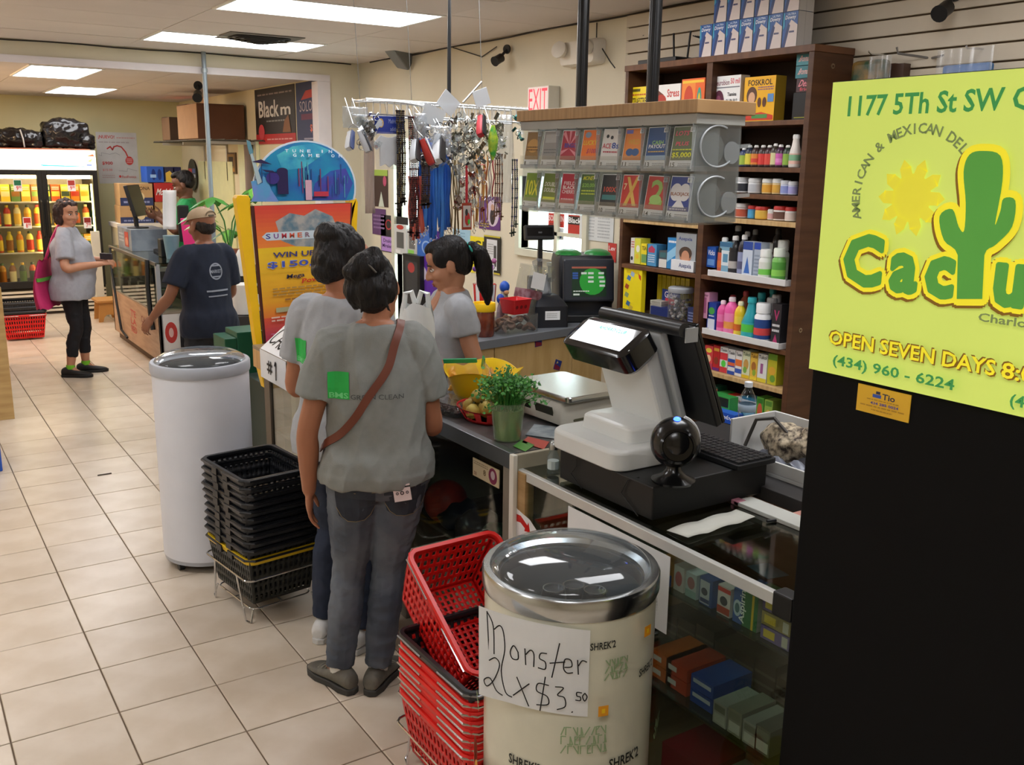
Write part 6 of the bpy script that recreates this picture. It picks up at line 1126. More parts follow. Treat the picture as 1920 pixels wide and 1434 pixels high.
TK=[[('8a6a3a',[('d',.5,.5,.4,.25,'b58a4a'),('s',.1,.3,.9,.5,2,'5a3a1a')]),('8f8c88',[('r',.1,.6,.9,.9,'a8a6a4'),('s',.1,.2,.9,.4,2,'6a6a6a')]),('a83040',[('p',[(.5,.5),(0,.9),(.15,1)],'d88a94'),('p',[(.5,.5),(.4,1),(.55,1)],'d88a94'),('p',[(.5,.5),(.85,1),(1,.9)],'d88a94'),('p',[(.5,.4),(0,.3),(0,.15)],'d88a94'),('p',[(.5,.4),(1,.1),(1,.25)],'d88a94'),('t','BINGO',.2,.42,.95,.58,'4a4a9a')]),('e2742a',[('i','LUCKY',.05,.5,.85,.66,'e8c83a'),('i','$1000',.3,.2,.95,.38,'b03a5a'),('d',.3,.84,.18,.1,'8a9ab0')]),('d5d2cf',[('t','ACE',.02,.38,.5,.55,'b0283a'),('t','8s',.55,.38,.95,.58,'2a4a9a'),('s',.1,.22,.9,.32,1,'b03a4a'),('d',.25,.78,.08,.06,'2a2a2a'),('d',.5,.74,.08,.06,'2a2a2a')]),('d0782c',[('r',.08,.08,.92,.92,'d8843a'),('t','WILD',.2,.5,.8,.66,'c8a03a'),('d',.35,.25,.2,.12,'3a5a8a'),('d',.65,.25,.2,.12,'3a5a8a'),('r',.05,.84,.4,.96,'6a6ab0')]),('27497c',[('t','CASH',.25,.48,.8,.6,'8fc06a'),('t','PAYOUT',.1,.36,.92,.48,'d8d8d8'),('r',0,.0,1,.14,'8fa8c0'),('s',.1,.22,.9,.3,1,'c0a05a')]),('5f6a4a',[('i','LOTS',.08,.74,.7,.88,'d8586a'),('i','PLUS',.15,.44,.75,.56,'d8586a'),('t','$5,000',.05,.06,.95,.24,'e0e02a'),('s',.05,.28,.95,.36,1,'c8d03a')])],
      [('6f8a2a',[('t','10X',.1,.2,.95,.75,'d8d03a')]),('6a7a34',[('i','DOUBLE',.1,.55,.9,.7,'d8d8c8'),('i','DOUBLE',.1,.35,.9,.5,'d0d0c0'),('r',.1,.08,.9,.18,'c8d03a')]),('b32a3c',[('t','FIELD',.15,.62,.9,.74,'e4c8cc'),('t','BLACK',.12,.48,.92,.6,'e8e0e0'),('t','CHERRY',.1,.33,.95,.46,'e4c8cc'),('s',.1,.08,.9,.2,1,'d8a8b0')]),('4a6a3a',[('i','MONEY',.1,.8,.8,.94,'d8d83a'),('t','$20,000',.1,.55,.95,.7,'8fc05a'),('s',.1,.3,.95,.5,2,'c0d04a')]),('26282a',[('t','100X',.15,.45,.85,.62,'d05a4a'),('r',.1,.2,.9,.36,'3a7a7c')]),('c4372c',[('p',[(.2,.95),(.35,.95),(.85,.05),(.65,.05)],'d8b05a'),('p',[(.85,.95),(.7,.95),(.15,.05),(.35,.05)],'d0a84a'),('t','7',.08,.55,.25,.75,'e8d0a0')]),('b63a30',[('t','2',.2,.15,.85,.9,'8fb05a'),('d',.5,.3,.3,.15,'9ac06a')]),('2b3f8a',[('d',.3,.55,.28,.26,'d8d8dc'),('d',.7,.55,.28,.26,'d8d8dc'),('p',[(.2,.1),(.8,.1),(.6,.3),(.9,.45),(.1,.45),(.4,.3)],'d8d8dc'),('t','BLACKJACK',.06,.42,.94,.55,'8a4a20'),('s',.1,.0,.9,.1,1,'c8c8d8')])]]
for r_ in range(2):
 z0=LH*.47+.012 if r_==0 else .006;hh=(LH-.03-LH*.47) if r_==0 else LH*.45;bw=LW/8
 for i in range(8):
  y1=LW-bw*i;t=MB();c,A=TK[r_][i];tilt=radians(random.uniform(-1,1));M=Matrix.Translation((.0+random.uniform(-.012,-.007),y1-.008-random.uniform(0,.006),z0+.002)) @ Matrix.Rotation(radians(9),4,'Y') @ Matrix.Rotation(tilt,4,'X');w,h=bw*.86,hh*.95
  t.box((0,-w,0),(.0012,0,h),PAPER,M=M);p=Panel(t,M @ Vector((-.0004,0,0)),M.to_3x3() @ Vector((0,-w,0)),M.to_3x3() @ Vector((0,0,h)),lift=.0003);p.rect(.03,.2,.97,.98,mat(c,.4))
  q=Panel(t,M @ Vector((-.0008,-w*.03,h*.2)),M.to_3x3() @ Vector((0,-w*.94,0)),M.to_3x3() @ Vector((0,0,h*.78)),lift=.0003);art(q,A);q.rect(.76,.84,.97,.98,PAPER);q.text('$'+'115522351132'[i],.8,.86,.93,.96,INK,True)
  p.text(str(i*2+1+r_),.06,.04,.06+.1*len(str(i*2+1+r_)),.15,INK,True);p.scribble(.4,.05,.95,.14,2,mat('9a9a9a',.6));tk=t.build('ticket',ld,smooth=0)
  f=MB();f.box((-.0155,y1-bw+.003,z0-.004),(-.0148,y1-.003,z0+hh*.3),AC);f.box((-.014,y1-bw,z0-.004),(.1,y1-bw+.0015,z0+hh),AC2);f.box((-.02,y1-bw+.01,z0-.006),(-.0035,y1-.01,z0+.01),AC3);f.build('bin_front',ld,smooth=0)
for z0 in (.012,LH*.47+.016):
 b=MB();b.tube([(.09+.075*cos(a),-.006,z0+.068+.062*sin(a)) for a in np.linspace(pi*.35,pi*1.75,22)],.003,mat('9fa3a6',.25),6);b.build('roll_arc',ld);b=MB();b.lathe([(.034,-.002),(.034,.002)],AC2,20,M=Matrix.Translation((.15,-.006,z0+.05)) @ Matrix.Rotation(radians(90),4,'X'));b.lathe([(.052,0),(.052,.08),(.02,.08)],mat('7a7a78',.5),22,M=Matrix.Translation((.09,.1,z0+.06)) @ Matrix.Rotation(radians(90),4,'X'));b.box((.188,-.004,z0+.05),(.25,-.001,z0+.062),AC2,M=Matrix.Rotation(radians(-4),4,'Y'));b.build('ticket_roll',ld)
# ================================================================== lottery stand with yellow frame
STY=4.75
st=thing('lottery_stand','yellow-framed lottery poster stand with a blue music topper','poster stand',(0,STY,0));YF=mat('efbd14',.4)
def spt(x,y,dy=0.):q=ony(x,y,STY+dy);return (q.x,q.z)
def sprism(pts,th,m,name,par=st,y0=0.,bev=.003):
 q=[spt(*p) for p in pts];ar=sum(q[i-1][0]*q[i][1]-q[i][0]*q[i-1][1] for i in range(len(q)));q=q if ar>0 else q[::-1]
 b=MB();b.loft([[(x,y0,z) for x,z in q],[(x,y0+th,z) for x,z in q]],m);return b.build(name,par,smooth=0,bev=bev)
sprism([(443,372),(447,366),(466,366),(470,373),(472,420),(497,690),(665,672),(658,420),(656,376),(660,372),(669,372),(672,380),(668,480),(660,720),(497,728),(487,690)],.06,YF,'yellow_frame',y0=.004)
sprism([(470,386),(660,380),(652,672),(499,688)],.012,mat('4a2018',.5),'poster_backing',y0=-.002,bev=0)
pq=[(476,386),(657,381),(648,660),(502,684)];A_,B_,C_,D_=[Vector((spt(*p)[0],-.004,spt(*p)[1])) for p in pq]
b=MB();p=Panel(b,D_,C_-D_,A_-D_,curve=lambda u,v,h:(D_*(1-u)+C_*u)*(1-v)+(A_*(1-u)+B_*u)*v-Vector((0,h,0)),lift=.0008)
def grad(v0,v1,c0,c1,n=10):
 L0,L1=[int(c0[i:i+2],16) for i in (0,2,4)],[int(c1[i:i+2],16) for i in (0,2,4)]
 for i in range(n):
  t=(i+.5)/n;c='%02x%02x%02x' % tuple(int(a+(q-a)*t) for a,q in zip(L0,L1));p.rect(0,v0+(v1-v0)*i/n,1,v0+(v1-v0)*(i+1)/n,mat(c,.35,var=.04),4);p.h=.0008
grad(.74,1,'e8863a','d2453c');grad(.4,.74,'e2a02c','e9c22e');grad(.3,.4,'dd7838','e2a02c');grad(.09,.3,'a8326a','d8583c');p.rect(0,0,1,.09,mat('d9d4d6',.4),4);p.h=.0014
p.poly([(.2,.9),(.35,.95),(.5,.93),(.62,.97),(.8,.92),(.86,.84),(.8,.76),(.6,.73),(.4,.74),(.25,.78)],mat('a8a49e',.5,col2='5a7888',vs=18));p.poly([(.05,.81),(.1,.835),(.9,.835),(.97,.81),(.9,.785),(.1,.785)],mat('c4d2da',.4))
for i,(ch,c) in enumerate(zip('SUMMER JAM',('3a3a8a','7a3a8a','c83a4a','d8583a','d8683a','8a6a7a','','d8483a','c8386a','6a3a8a'))):
 if ch !=' ':p.text(ch,.09+.083*i,.795,.14+.083*i,.826,mat(c,.4),True)
p.text('WIN UP TO',.15,.675,.82,.71,mat('3f3f78',.4),True);p.text('$150,000',.08,.605,.92,.655,mat('b8c4e8',.4),True);p.text('$150,000',.085,.608,.915,.652,mat('4456b0',.4),True)
p.rect(0,.585,1,.588,mat('d8b030',.4),4);p.text('Mega',.28,.53,.48,.565,mat('2a2a48',.4),True,skew=.2,rot=.03);p.text('Power',.45,.5,.74,.53,mat('c8342a',.4),True,skew=.2,rot=.06)
p.scribble(.12,.43,.78,.49,3,mat('b08a4a',.5));p.scribble(.25,.395,.7,.42,1,mat('9a6a38',.5));p.rect(.14,.33,.9,.36,mat('a8a884',.4),4);p.scribble(.08,.27,.75,.31,2,mat('e0c0b0',.5));p.text('THE COOLEST',.06,.17,.8,.2,mat('c87a9a',.4),True);p.text('THE HOTTEST',.08,.135,.86,.168,mat('e2c84a',.4),True);p.scribble(.3,.085,.9,.11,1,mat('d898a8',.5));p.poly([(.08,.06),(.2,.02),(.3,.07),(.18,.05)],mat('5aa84a',.4))
p.h=.003
for k in range(5):p.rect(.80,.48+.045*k,.98,.515+.045*k,mat(('4a9a8a','c8b83a','3a8a7a','d0a03a','4a8a9a')[k],.4),2);p.h=.003
b.build('poster',st,smooth=0)
tp=[]
for i in range(28):a=pi*(1.08-1.16*i/27);tp.append((571+97*cos(a),352-89*sin(a)))
o=sprism([(470,378)]+tp+[(655,376)],.008,mat('c9d3dc',.4),'topper_card',y0=.002,bev=0)
q=[spt(571+(x-571)*.965,352+(y-352)*.965) for x,y in [(474,378)]+tp+[(655,376)]];b=MB();cx,cz=spt(571,352);xs_=[v[0] for v in q];zs_=[v[1] for v in q]
TM=mat('2b62a8',.35,col2='1f8fb0',vs=5,key='topper');n_=len(q);b.add([(x,0,z) for x,z in q][::-1],[tuple(range(n_))],TM)
p=Panel(b,(spt(470,378)[0],.0,spt(470,378)[1]),(spt(668,378)[0]-spt(470,378)[0],0,0),(0,0,spt(571,263)[1]-spt(470,378)[1]),lift=.0008)
p.poly([(.55,.02),(.9,.02),(.97,.3),(.9,.55),(.75,.5),(.6,.3)],mat('4a3f9a',.4,col2='2a5aa8',vs=12));p.poly([(.3,.5),(.5,.55),(.75,.85),(.6,.95),(.4,.9),(.25,.75)],mat('4fb8c4',.4,col2='2f90b8',vs=10))
for k in range(26):x=random.uniform(.42,.92);y=random.uniform(.02,.3);p.rect(x,y,x+random.uniform(.004,.012),y+random.uniform(.1,.4),mat(random.choice(('2a4a80','3a7aa0','7a3a5a','2a2a60','58a8b8')),.4))
p.rect(.5,.02,.56,.35,mat('c8a0b0',.4));p.rect(.58,.08,.72,.16,mat('b8384a',.4));DR=mat('2a1f4a',.4)
p.rect(.24,.12,.34,.5,DR);p.disc(.29,.5,.05,.05,DR);p.disc(.2,.38,.06,.1,mat('3a2f7a',.4));p.poly([(.02,.64),(.1,.68),(.2,.6),(.08,.62)],DR);p.poly([(.1,.52),(.2,.5),(.24,.46),(.14,.48)],DR);p.rect(.1,.3,.105,.62,DR);p.rect(.17,.3,.175,.5,DR)
WL=mat('dfe9f2',.4)
for i,ch in enumerate('TUNE IN'):
 if ch !=' ':p.text(ch,.32+.068*i,.80,.32+.068*i+(.012 if ch=='I' else .032),.85,WL,True)
for i,ch in enumerate('GAME ON'):
 if ch !=' ':p.text(ch,.39+.072*i,.73,.422+.072*i,.78,WL,True)
b.build('topper_print',o,smooth=0)
gp=[(470,378),(475,366),(470,340),(480,338),(486,345),(492,330),(500,334),(508,356),(522,378)]
sprism(gp,.006,mat('5a9ac8',.35,col2='7a8ad0',vs=12),'guitar_body',y0=-.008,bev=.001);sprism([(482,346),(490,341),(472,287),(468,289)],.006,mat('a8bcc0',.4),'guitar_neck',y0=-.012,bev=0);sprism([(467,290),(474,286),(468,266),(461,262),(463,276)],.006,mat('5a8a98',.4),'guitar_head',y0=-.012,bev=.001)
q0,q1=spt(497,728),spt(660,722);b=MB();b.box((q0[0]+.005,-.01,0),(q1[0]-.01,.35,q0[1]+.012),mat('14231f',.5,col2='1a2e28',vs=3));b.build('base_cabinet',st,smooth=0,bev=.004)
gb=thing('green_case','dark green stepped ballot box between the white barrel cooler and the lottery stand','box',(1.46,5.3,0));GB=mat('1f5a42',.4);b=MB();q=ony(465,650,5.3);b.box((q.x-1.46-.09,-.1,0),(q.x-1.46+.06,.12,ony(465,616,5.3).z),GB);b.build('tall_case',gb,smooth=0,bev=.004)
b=MB();b.box((q.x-1.46-.16,-.1,0),(q.x-1.46-.092,.12,ony(440,628,5.3).z),GB);b.build('side_case',gb,smooth=0,bev=.004)
# ================================================================== hanging rack of necklaces and key rings
RZ0=2.055;rk=thing('wire_rack','white wire display rack hung from the ceiling above the counter','rack',(0,0,0));RKY=3.80
WIR=mat('d5d8d8',.35,.4);XA,XB=ony(686,195,RKY).x,ony(990,210,RKY).x
b=MB()
for yy in (RKY,RKY+.14):b.tube([(XA,yy,RZ0),(XB,yy,RZ0-.01)],.005,WIR,6);b.tube([(XA,yy,RZ0-.06),(XB,yy,RZ0-.07)],.004,WIR,6)
for x in np.linspace(XA,XB,26):b.tube([(x,RKY,RZ0),(x,RKY+.14,RZ0),(x,RKY+.14,RZ0-.06)],.0025,WIR,4);b.tube([(x,RKY,RZ0),(x,RKY,RZ0-.06)],.0025,WIR,4)
b.build('wire_frame',rk)
b=MB();q0,q1=ony(676,193,RKY-.03),ony(806,203,RKY-.03);b.grid(lambda u,v:(q0.x+(q1.x-q0.x)*u,RKY-.03+.05*v,q0.z+.004+.012*sin(pi*u)+(q1.z-q0.z)*u),10,1,mat('eef0f0',.3));b.build('white_strip',rk,solid=.004)
b=MB();q=ony(842,185,RKY+.07);b.tube([(q.x,RKY+.07,RZ0),(q.x,RKY+.07,RZ0+.12),(q.x-.002,RKY+.06,CEIL+.0)],[.009,.009,.006],BLK,8);b.build('hanging_pole',rk)
b=MB();q0,q1=ony(868,192,RKY),ony(903,153,RKY);b.tube([q0,q1],.005,MET('b8b8b4',.3),6);b.build('bent_rod',rk)
b=MB()
for x in (675,772,905):q=ony(x,190,RKY+.07);b.tube([(q.x,RKY+.07,RZ0),(q.x-.03,RKY+.07,CEIL)],.0012,mat('6a6a68',.5),4)
b.build('hanging_wire',rk)
def hang(name,label,cat,x0,x1,y0,y1,fn,group=None,Y=RKY-.03):
 a,c=ony((x0+x1)/2,y0,Y),ony((x0+x1)/2,y1,Y);t=thing(name,label,cat,(a.x,Y,a.z),0,group);hb_=MB();hb_.tube([(0,0,-.004),(0,RKY-Y,RZ0-a.z)],.0011,MAT_CH,4);hb_.build('hanger',t);fn(t,abs(ony(x1,y0,Y).x-ony(x0,y0,Y).x),a.z-c.z);return t
def beads(cols,n=6,br_=.0045):
 def f(t,w,h):
  for s in range(n):
   b=MB();x=-w/2+w*(s+.5)/n;l=h*random.uniform(.82,1.0);ms=[mat(c,.3,var=.05) for c in cols];k=int(l/(br_*1.9));wx=random.uniform(.004,.012)
   b.tube([(x,-.004,0),(x+.3*wx,-.006,-l*.5),(x,-.005,-l)],br_*.5,ms[0],4)
   for i in range(k):z=-i*br_*1.9;xx=x+wx*sin(i/k*pi)*.4;b.ell((xx,-.006,z),br_*(1.3 if i % 5==0 else .9),ms[(i//3+s) % len(ms)],5,3)
   b.box((x-.012,-.007,-l-.02),(x+.012,-.003,-l-.014),ms[0]);b.box((x-.003,-.007,-l-.034),(x+.003,-.003,-l),ms[0]);b.build('strand',t,smooth=60)
 return f
def ribbons(cols,n=8,tag_=None,w_=.013):
 def f(t,w,h):
  for s in range(n):
   b=MB();x=-w/2+w*(s+.5)/n;l=h*random.uniform(.86,1.0);dx=random.uniform(-.008,.008);m=mat(cols[s % len(cols)],.35,var=.12);pts=[(x+dx*u+.003*sin(u*9+s),-.006-.01*(s % 3)*.5-.004*sin(u*7+s),-l*u) for u in np.linspace(0,1,9)]
   b.grid(lambda u,v:(pts[int(round(u*8))][0]+w_*(v-.5),pts[int(round(u*8))][1]+.003*abs(v-.5),pts[int(round(u*8))][2]),8,2,m);q=pts[-1];b.tube([(q[0],q[1],q[2]),(q[0]-.008,q[1],q[2]-.012),(q[0],q[1],q[2]-.026),(q[0]+.008,q[1],q[2]-.012),(q[0],q[1],q[2])],.0014,CHROME,4);b.build('ribbon',t,smooth=60,solid=.001)
  if tag_:tag_(t,w,h)
 return f
def shoes(cols,n=2):
 def f(t,w,h):
  for s in range(n):
   c1,c2=cols[s % len(cols)];M=Matrix.Translation((-w/2+w*(s+.5)/n,-.02-.012*s,-h*.6)) @ Euler((radians(-25),radians(35-25*s),radians(20+30*s))).to_matrix().to_4x4();k=h*.8;b=MB()
   b.loft([[(x*k*.36,y*k*.36,z*k) for x,y in rrect(.5*q,.55*q,.3*q,3)] for z,q in ((-.75,.75),(-.6,1),(0,.9),(.25,.7),(.4,.72))],mat(c1,.45),M=M);o=b.build('toy_shoe',t);b=MB();b.loft([[(x*k*.36,-.2*k+y*k*.05,z*k) for x,y in rrect(.5*q,.5,.2,3)] for z,q in ((-.78,.7),(-.6,1.02),(0,.92),(.28,.75),(.42,.74))],mat(c2,.5),M=M);b.build('toy_sole',o)
   b=MB();b.tube([tuple(M @ Vector((0,0,.4*k))),(-w/2+w*(s+.5)/n,-.01,-h*.2),(0,0,0)],.0015,MAT_CH,4);b.build('chain',t)
 return f
MAT_CH=MET('cfd2d4',.2)
def clearbag(m,k=1.,prints=None):
 def f(t,w,h):
  b=MB();b.grid(lambda u,v:(w*(u-.5)*(1-.2*v*(1-k)),-.012*sin(pi*u)*sin(pi*min(1,v*1.1))-.004*sin(u*17+v*9),-h*v),10,10,m);o=b.build('bag_film',t,smooth=60,solid=.001)
  if prints:prints(t,w,h)
 return f
def trinkets(n=40,cols=('c9ccd0','9a9a98','b8bcc0','7a7c80','d8dadc')):
 def f(t,w,h):
  b=MB();ms=[MET(c,.25) for c in cols]
  for i in range(n):
   x,z,y=random.uniform(-w/2,w/2),-h*random.random(),-random.uniform(0,.05);M=Matrix.Translation((x,y,z)) @ Euler((random.uniform(-1,1),random.uniform(-1,1),random.uniform(-1,1))).to_matrix().to_4x4();m=random.choice(ms);s=random.uniform(.008,.019);q=i % 4
   if q==0:b.tube([(s*cos(a),0,s*sin(a)) for a in np.linspace(0,2*pi,9)[:-1]],s*.14,m,4,closed=True,M=M)
   elif q==1:b.box((-s*.5,-s*.12,-s*1.2),(s*.5,s*.12,s*1.2),m,M=M)
   elif q==2:b.ell((0,0,0),(s*.7,s*.3,s*.9),m,7,5,M=M)
   else:b.box((-s,-.0006,-s*1.4),(s,.0006,s*1.4),glass('eef2f4',.03,key='film',clear=.9),M=M)
  o=b.build('key_rings',t,smooth=40);o['kind']='stuff'
 return f
FILM=glass('eef1f4',.12,key='filmbag',clear=.8);FILMC=glass('f2f4f6',.08,key='filmclear',clear=.88);MILK=glass('e4e9ee',.12,key='milk',clear=.3)
def whitecard(t,w,h):
 b=MB();b.box((-w/2,-.004,-h),(w/2,0,0),MILK);b.build('card',t,smooth=0)
def jersey(t,w,h):
 b=MB();b.box((-w*.55,-.012,-h*.33),(w*.55,-.009,0),mat('233a9a',.4));p=Panel(b,(-w*.55,-.0122,-h*.33),(w*1.1,0,0),(0,0,h*.33),lift=.0005);p.disc(.25,.6,.09,.26,mat('d8b05a',.4));p.disc(.25,.55,.055,.16,mat('c8c8d8',.4));p.text('Madrid',.5,.6,.75,.85,mat('a8b4e0',.4));p.text('adidas',.55,.15,.8,.4,mat('a8b4e0',.4));b.build('header_card',t,smooth=0)
 b=MB();pts=[(-.3,-.36),(-.55,-.52),(-.45,-.64),(-.34,-.58),(-.34,-.95),(-.15,-.9),(0,-.97),(.15,-.9),(.34,-.95),(.34,-.58),(.45,-.64),(.55,-.52),(.3,-.36),(.08,-.4),(-.08,-.4)];b.loft([[(x*w,-.018,z*h) for x,z in pts],[(x*w,-.006,z*h) for x,z in pts]],mat('eceef2',.6,var=.03));b.box((-.52*w,-.02,-.6*h),(-.42*w,-.017,-.55*h),mat('c87a7a',.5));b.build('toy_jersey',t,smooth=0,bev=.003)
 b=MB();b.grid(lambda u,v:(w*1.06*(u-.5),-.024-.004*sin(u*15+v*7),-h*(.3+.7*v)),8,8,FILMC);b.build('clear_film',t)
hang('key_ring_bag','clear bag with a pair of small white shoes at the left end of the rack','key ring',642,690,200,240,clearbag(FILM))
hang('toy_shoes','white and blue toy shoe pair hanging at the left end of the rack','toy shoe',640,685,232,278,shoes((('d8dce2','2a3a6a'),('c8ccd4','1f2430'))),'toy shoe key rings',RKY-.08)
hang('souvenir_strip','long clear strip of souvenirs hanging at the left of the rack','souvenir',681,700,225,400,clearbag(glass('d8ccc8',.1,key='strip',clear=.6)))
hang('toy_jersey_pack','small white football jersey under a royal blue header card','souvenir',700,752,218,317,jersey)
hang('necklaces','black and brown bead necklaces hanging left of the blue lanyards','necklace',741,757,208,392,beads(('2a211c','3f2f22','20242a','6a5a2a')),'bead necklaces',RKY-.06)
hang('necklaces','dark red and black bead necklaces hanging behind the toy shoes','necklace',764,782,220,440,beads(('3a2028','5a2a2a','2a2028','7a3030')),'bead necklaces',RKY-.05)
hang('necklaces','brown wooden bead necklaces hanging over the blue lanyards','necklace',788,804,290,378,beads(('3a2a22','2f2430','5a3f2a')),'bead necklaces',RKY-.07)
hang('lanyards','coral red lanyards hanging beside the blue ones','lanyard',765,790,330,450,ribbons(('d8604e','c8503f','e07060'),7,w_=.014),None,RKY-.02)
hang('lanyards','bunch of royal blue lanyards in the middle of the rack','lanyard',786,838,260,448,ribbons(('2f74e0','2a66cc','4a92f0','3880e4'),18,w_=.018),None,RKY)
hang('lanyards','tan cord lanyards to the right of the blue ones','lanyard',840,862,300,440,ribbons(('8a7448','9a8458','7a6840'),7,w_=.006),None,RKY)
hang('lanyards','orange cord lanyards near the right of the rack','lanyard',884,912,290,430,ribbons(('c88a3a','b87a34','d0963f'),8,w_=.006),None,RKY+.02)
def picture(t,w,h):
 b=MB();b.box((-.006,-.02,-h*.6),(.006,-.018,0),mat('c02a3a',.4));b.box((-w/2,-.022,-h),(w/2,-.018,-h*.58),mat('a8432c',.4));p=Panel(b,(-w/2,-.0222,-h),(w,0,0),(0,0,h*.42),lift=.0004);p.rect(.1,.1,.9,.9,mat('d0c8c4',.4));p.disc(.55,.4,.28,.25,mat('c83a3a',.4));p.disc(.7,.3,.12,.1,mat('4ad04a',.4));p.disc(.45,.65,.15,.13,mat('3a3a3a',.4));b.build('pouch',t,smooth=0)
hang('badge_pouch','red lanyard with a picture pouch and green sticker','lanyard',862,880,310,430,picture,None,RKY-.05)
hang('toy_shoes','black and white toy shoes hanging in front of the dark necklaces','toy shoe',764,800,245,300,shoes((('c8ccd2','18181c'),('b8342c','d8d8dc'))),'toy shoe key rings',RKY-.10)
hang('toy_shoes','white toy shoe with a black sole in the middle of the rack','toy shoe',802,832,230,300,shoes((('d8dadd','17171a'),),1),'toy shoe key rings',RKY-.10)
hang('toy_shoes','red toy shoe high at the right of the bent rod','toy shoe',886,908,200,252,shoes((('b8303a','1a1a1c'),),1),'toy shoe key rings',RKY-.10)
hang('white_card','tilted blank white card above the key rings, the left one','card',796,836,200,236,whitecard,None,RKY-.075).rotation_euler=(0,radians(18),0)
hang('white_card','big tilted blank white card beside the black pole','card',832,866,180,214,whitecard,None,RKY-.06).rotation_euler=(0,radians(38),0)
hang('white_card','blank white card at the tip of the bent rod','card',884,912,168,200,whitecard,None,RKY-.06).rotation_euler=(0,radians(-20),0)
hang('key_rings','cluster of silver key rings in clear film left of the pole','key ring',778,842,225,310,trinkets(130),None,RKY-.04)
hang('key_rings','cluster of gray and silver key rings right of the pole','key ring',842,905,215,320,trinkets(160,('8a8678','b8b4a8','6a6860','d0cec8')),None,RKY-.03)
hang('key_rings','silver souvenirs hanging below the gray key rings','key ring',852,900,300,400,trinkets(70,('b8aaa0','d0c8c4','9a5a58')),None,RKY)
def greenfish(t,w,h):
 b=MB();b.loft([[(x*w*.4*q,-.02+y*.015*q,-h*z) for x,y in rrect(1,1,.5,3)] for z,q in ((0,.3),(.15,.6),(.4,1),(.7,.8),(.9,.4),(1,.15))],mat('3aa040',.35,col2='c8d83a',vs=30));b.build('green_toy',t)
hang('clear_packs','cloudy clear pack hanging in front of the red-black necklaces','pack',776,800,212,262,clearbag(FILM),'clear packs on the rack',RKY-.09)
hang('clear_packs','cloudy clear pack hanging left of the silver key rings','pack',806,846,236,290,clearbag(FILM),'clear packs on the rack',RKY-.12)
hang('clear_packs','clear packs of small white cards below the silver key rings','pack',856,884,330,392,clearbag(FILM),'clear packs on the rack',RKY-.01)
hang('key_rings','silver key rings between the green souvenir and the clear packs','key ring',905,940,215,300,trinkets(60,('a8a498','c8c4b8','8a8678')),None,RKY-.01)
hang('key_rings','silver key rings at the left beside the white jersey','key ring',664,704,215,275,trinkets(45),None,RKY-.02)
hang('lanyards','thin white and red cords hanging right of the orange ones','lanyard',905,926,300,372,ribbons(('c8b8b0','b03a44','d0c8c4'),5,w_=.007),None,RKY+.03)
hang('green_souvenir','shiny green and yellow souvenir hanging near the right of the rack','souvenir',910,930,235,300,greenfish,None,RKY-.06)
hang('clear_packs','long clear plastic packs hanging at the right of the rack','pack',936,962,215,380,clearbag(FILMC),None,RKY-.02)
hang('key_rings','teal glass trinkets at the right end of the rack','key ring',962,978,215,262,trinkets(18,('3a6a64','5a8a80','2a4a48')),None,RKY-.02)
hang('necklaces','dark bead strings with a blue end at the right end of the rack','necklace',958,970,300,430,beads(('2a3a34','20202a','2a2a5a'),3),'bead necklaces',RKY-.03)
hang('necklaces','copper bead strings hanging right of the orange cords','necklace',925,942,290,400,beads(('7a5a48','9a6a50','5a4038'),4),'bead necklaces',RKY-.02)
# ================================================================== things on the right wall
def wallq(name,label,cat,x0,y0,x1,y1,col,A,X=WX-.003,th=.0025,tilt=0):
 a,c=onx(x0,y0,X),onx(x1,y1,X);h=a.z-onx(x0,y1,X).z;w=a.y-c.y;b=MB();z0=a.z-h;b.box((0,-w,0),(th,0,h),mat(col,.5));p=Panel(b,(0,0,0),(0,-w,0),(0,0,h),lift=.0006);art(p,A);return tag(b.build(name,None,(X-th,a.y,z0),smooth=0),label,cat)
wallq('poster','dark fashion poster with a green top band behind the necklaces','poster',700,318,728,386,'3a2420',[('r',0,.84,1,1,'9ab84a'),('p',[(.35,0),(.75,0),(.55,.42)],'c8d0c0'),('d',.8,.7,.12,.14,'b84a6a')])
wallq('poster','small purple poster low behind the necklaces','poster',698,390,724,438,'5a3468',[('s',.1,.2,.9,.8,4,'8a6a98')])
wallq('poster','purple poster with a winged dancer behind the orange cords','poster',899,367,938,428,'5a2a72',[('d',.65,.5,.3,.4,'c8b8c8'),('d',.65,.4,.12,.25,'2a2028'),('s',.05,.05,.5,.2,2,'c8b03a'),('d',.65,.68,.08,.1,'b8907a')])
wallq('poster','yellow poster reading LA BIL behind the cashier','poster',882,442,912,510,'e6d522',[('t','SI',.3,.6,.9,.9,'3a3a20'),('t','LA BIL',.1,.25,.95,.42,'3a3a20')])
wallq('phone_poster','black-framed phone poster on a yellow edge behind the cashier','poster',908,440,938,510,'22201c',[('r',.0,.0,1,.04,'c8b83a'),('r',.0,.96,1,1,'c8b83a'),('r',.18,.1,.82,.9,'d5d6d8'),('s',.24,.5,.6,.8,5,'9a9a9a'),('r',.62,.2,.78,.75,'4a4a4a'),('t','20',.3,.16,.5,.28,'5a5a5a')],X=WX-.012)
wallq('poster','pale blue poster behind the tan cords','poster',850,428,882,470,'9ac0d4',[('s',.1,.1,.7,.9,6,'7aa0b8')])
wallq('poster','dark mobile poster with a red swirl and lilac panel','poster',714,402,766,470,'1e1c1f',[('o',.3,.75,.12,.14,'b0303a'),('r',.02,.02,.5,.42,'b48ad0'),('t','Dnake',.1,.26,.42,.36,'4a2a6a'),('t','Mirelens',.06,.12,.46,.22,'4a2a6a')])
wallq('notice','pinned white notice sheet beside the window','notice',1088,398,1150,448,'d3d6d6',[('s',.1,.1,.45,.9,7,'b0b4b6'),('s',.55,.1,.9,.9,7,'b0b4b6')])
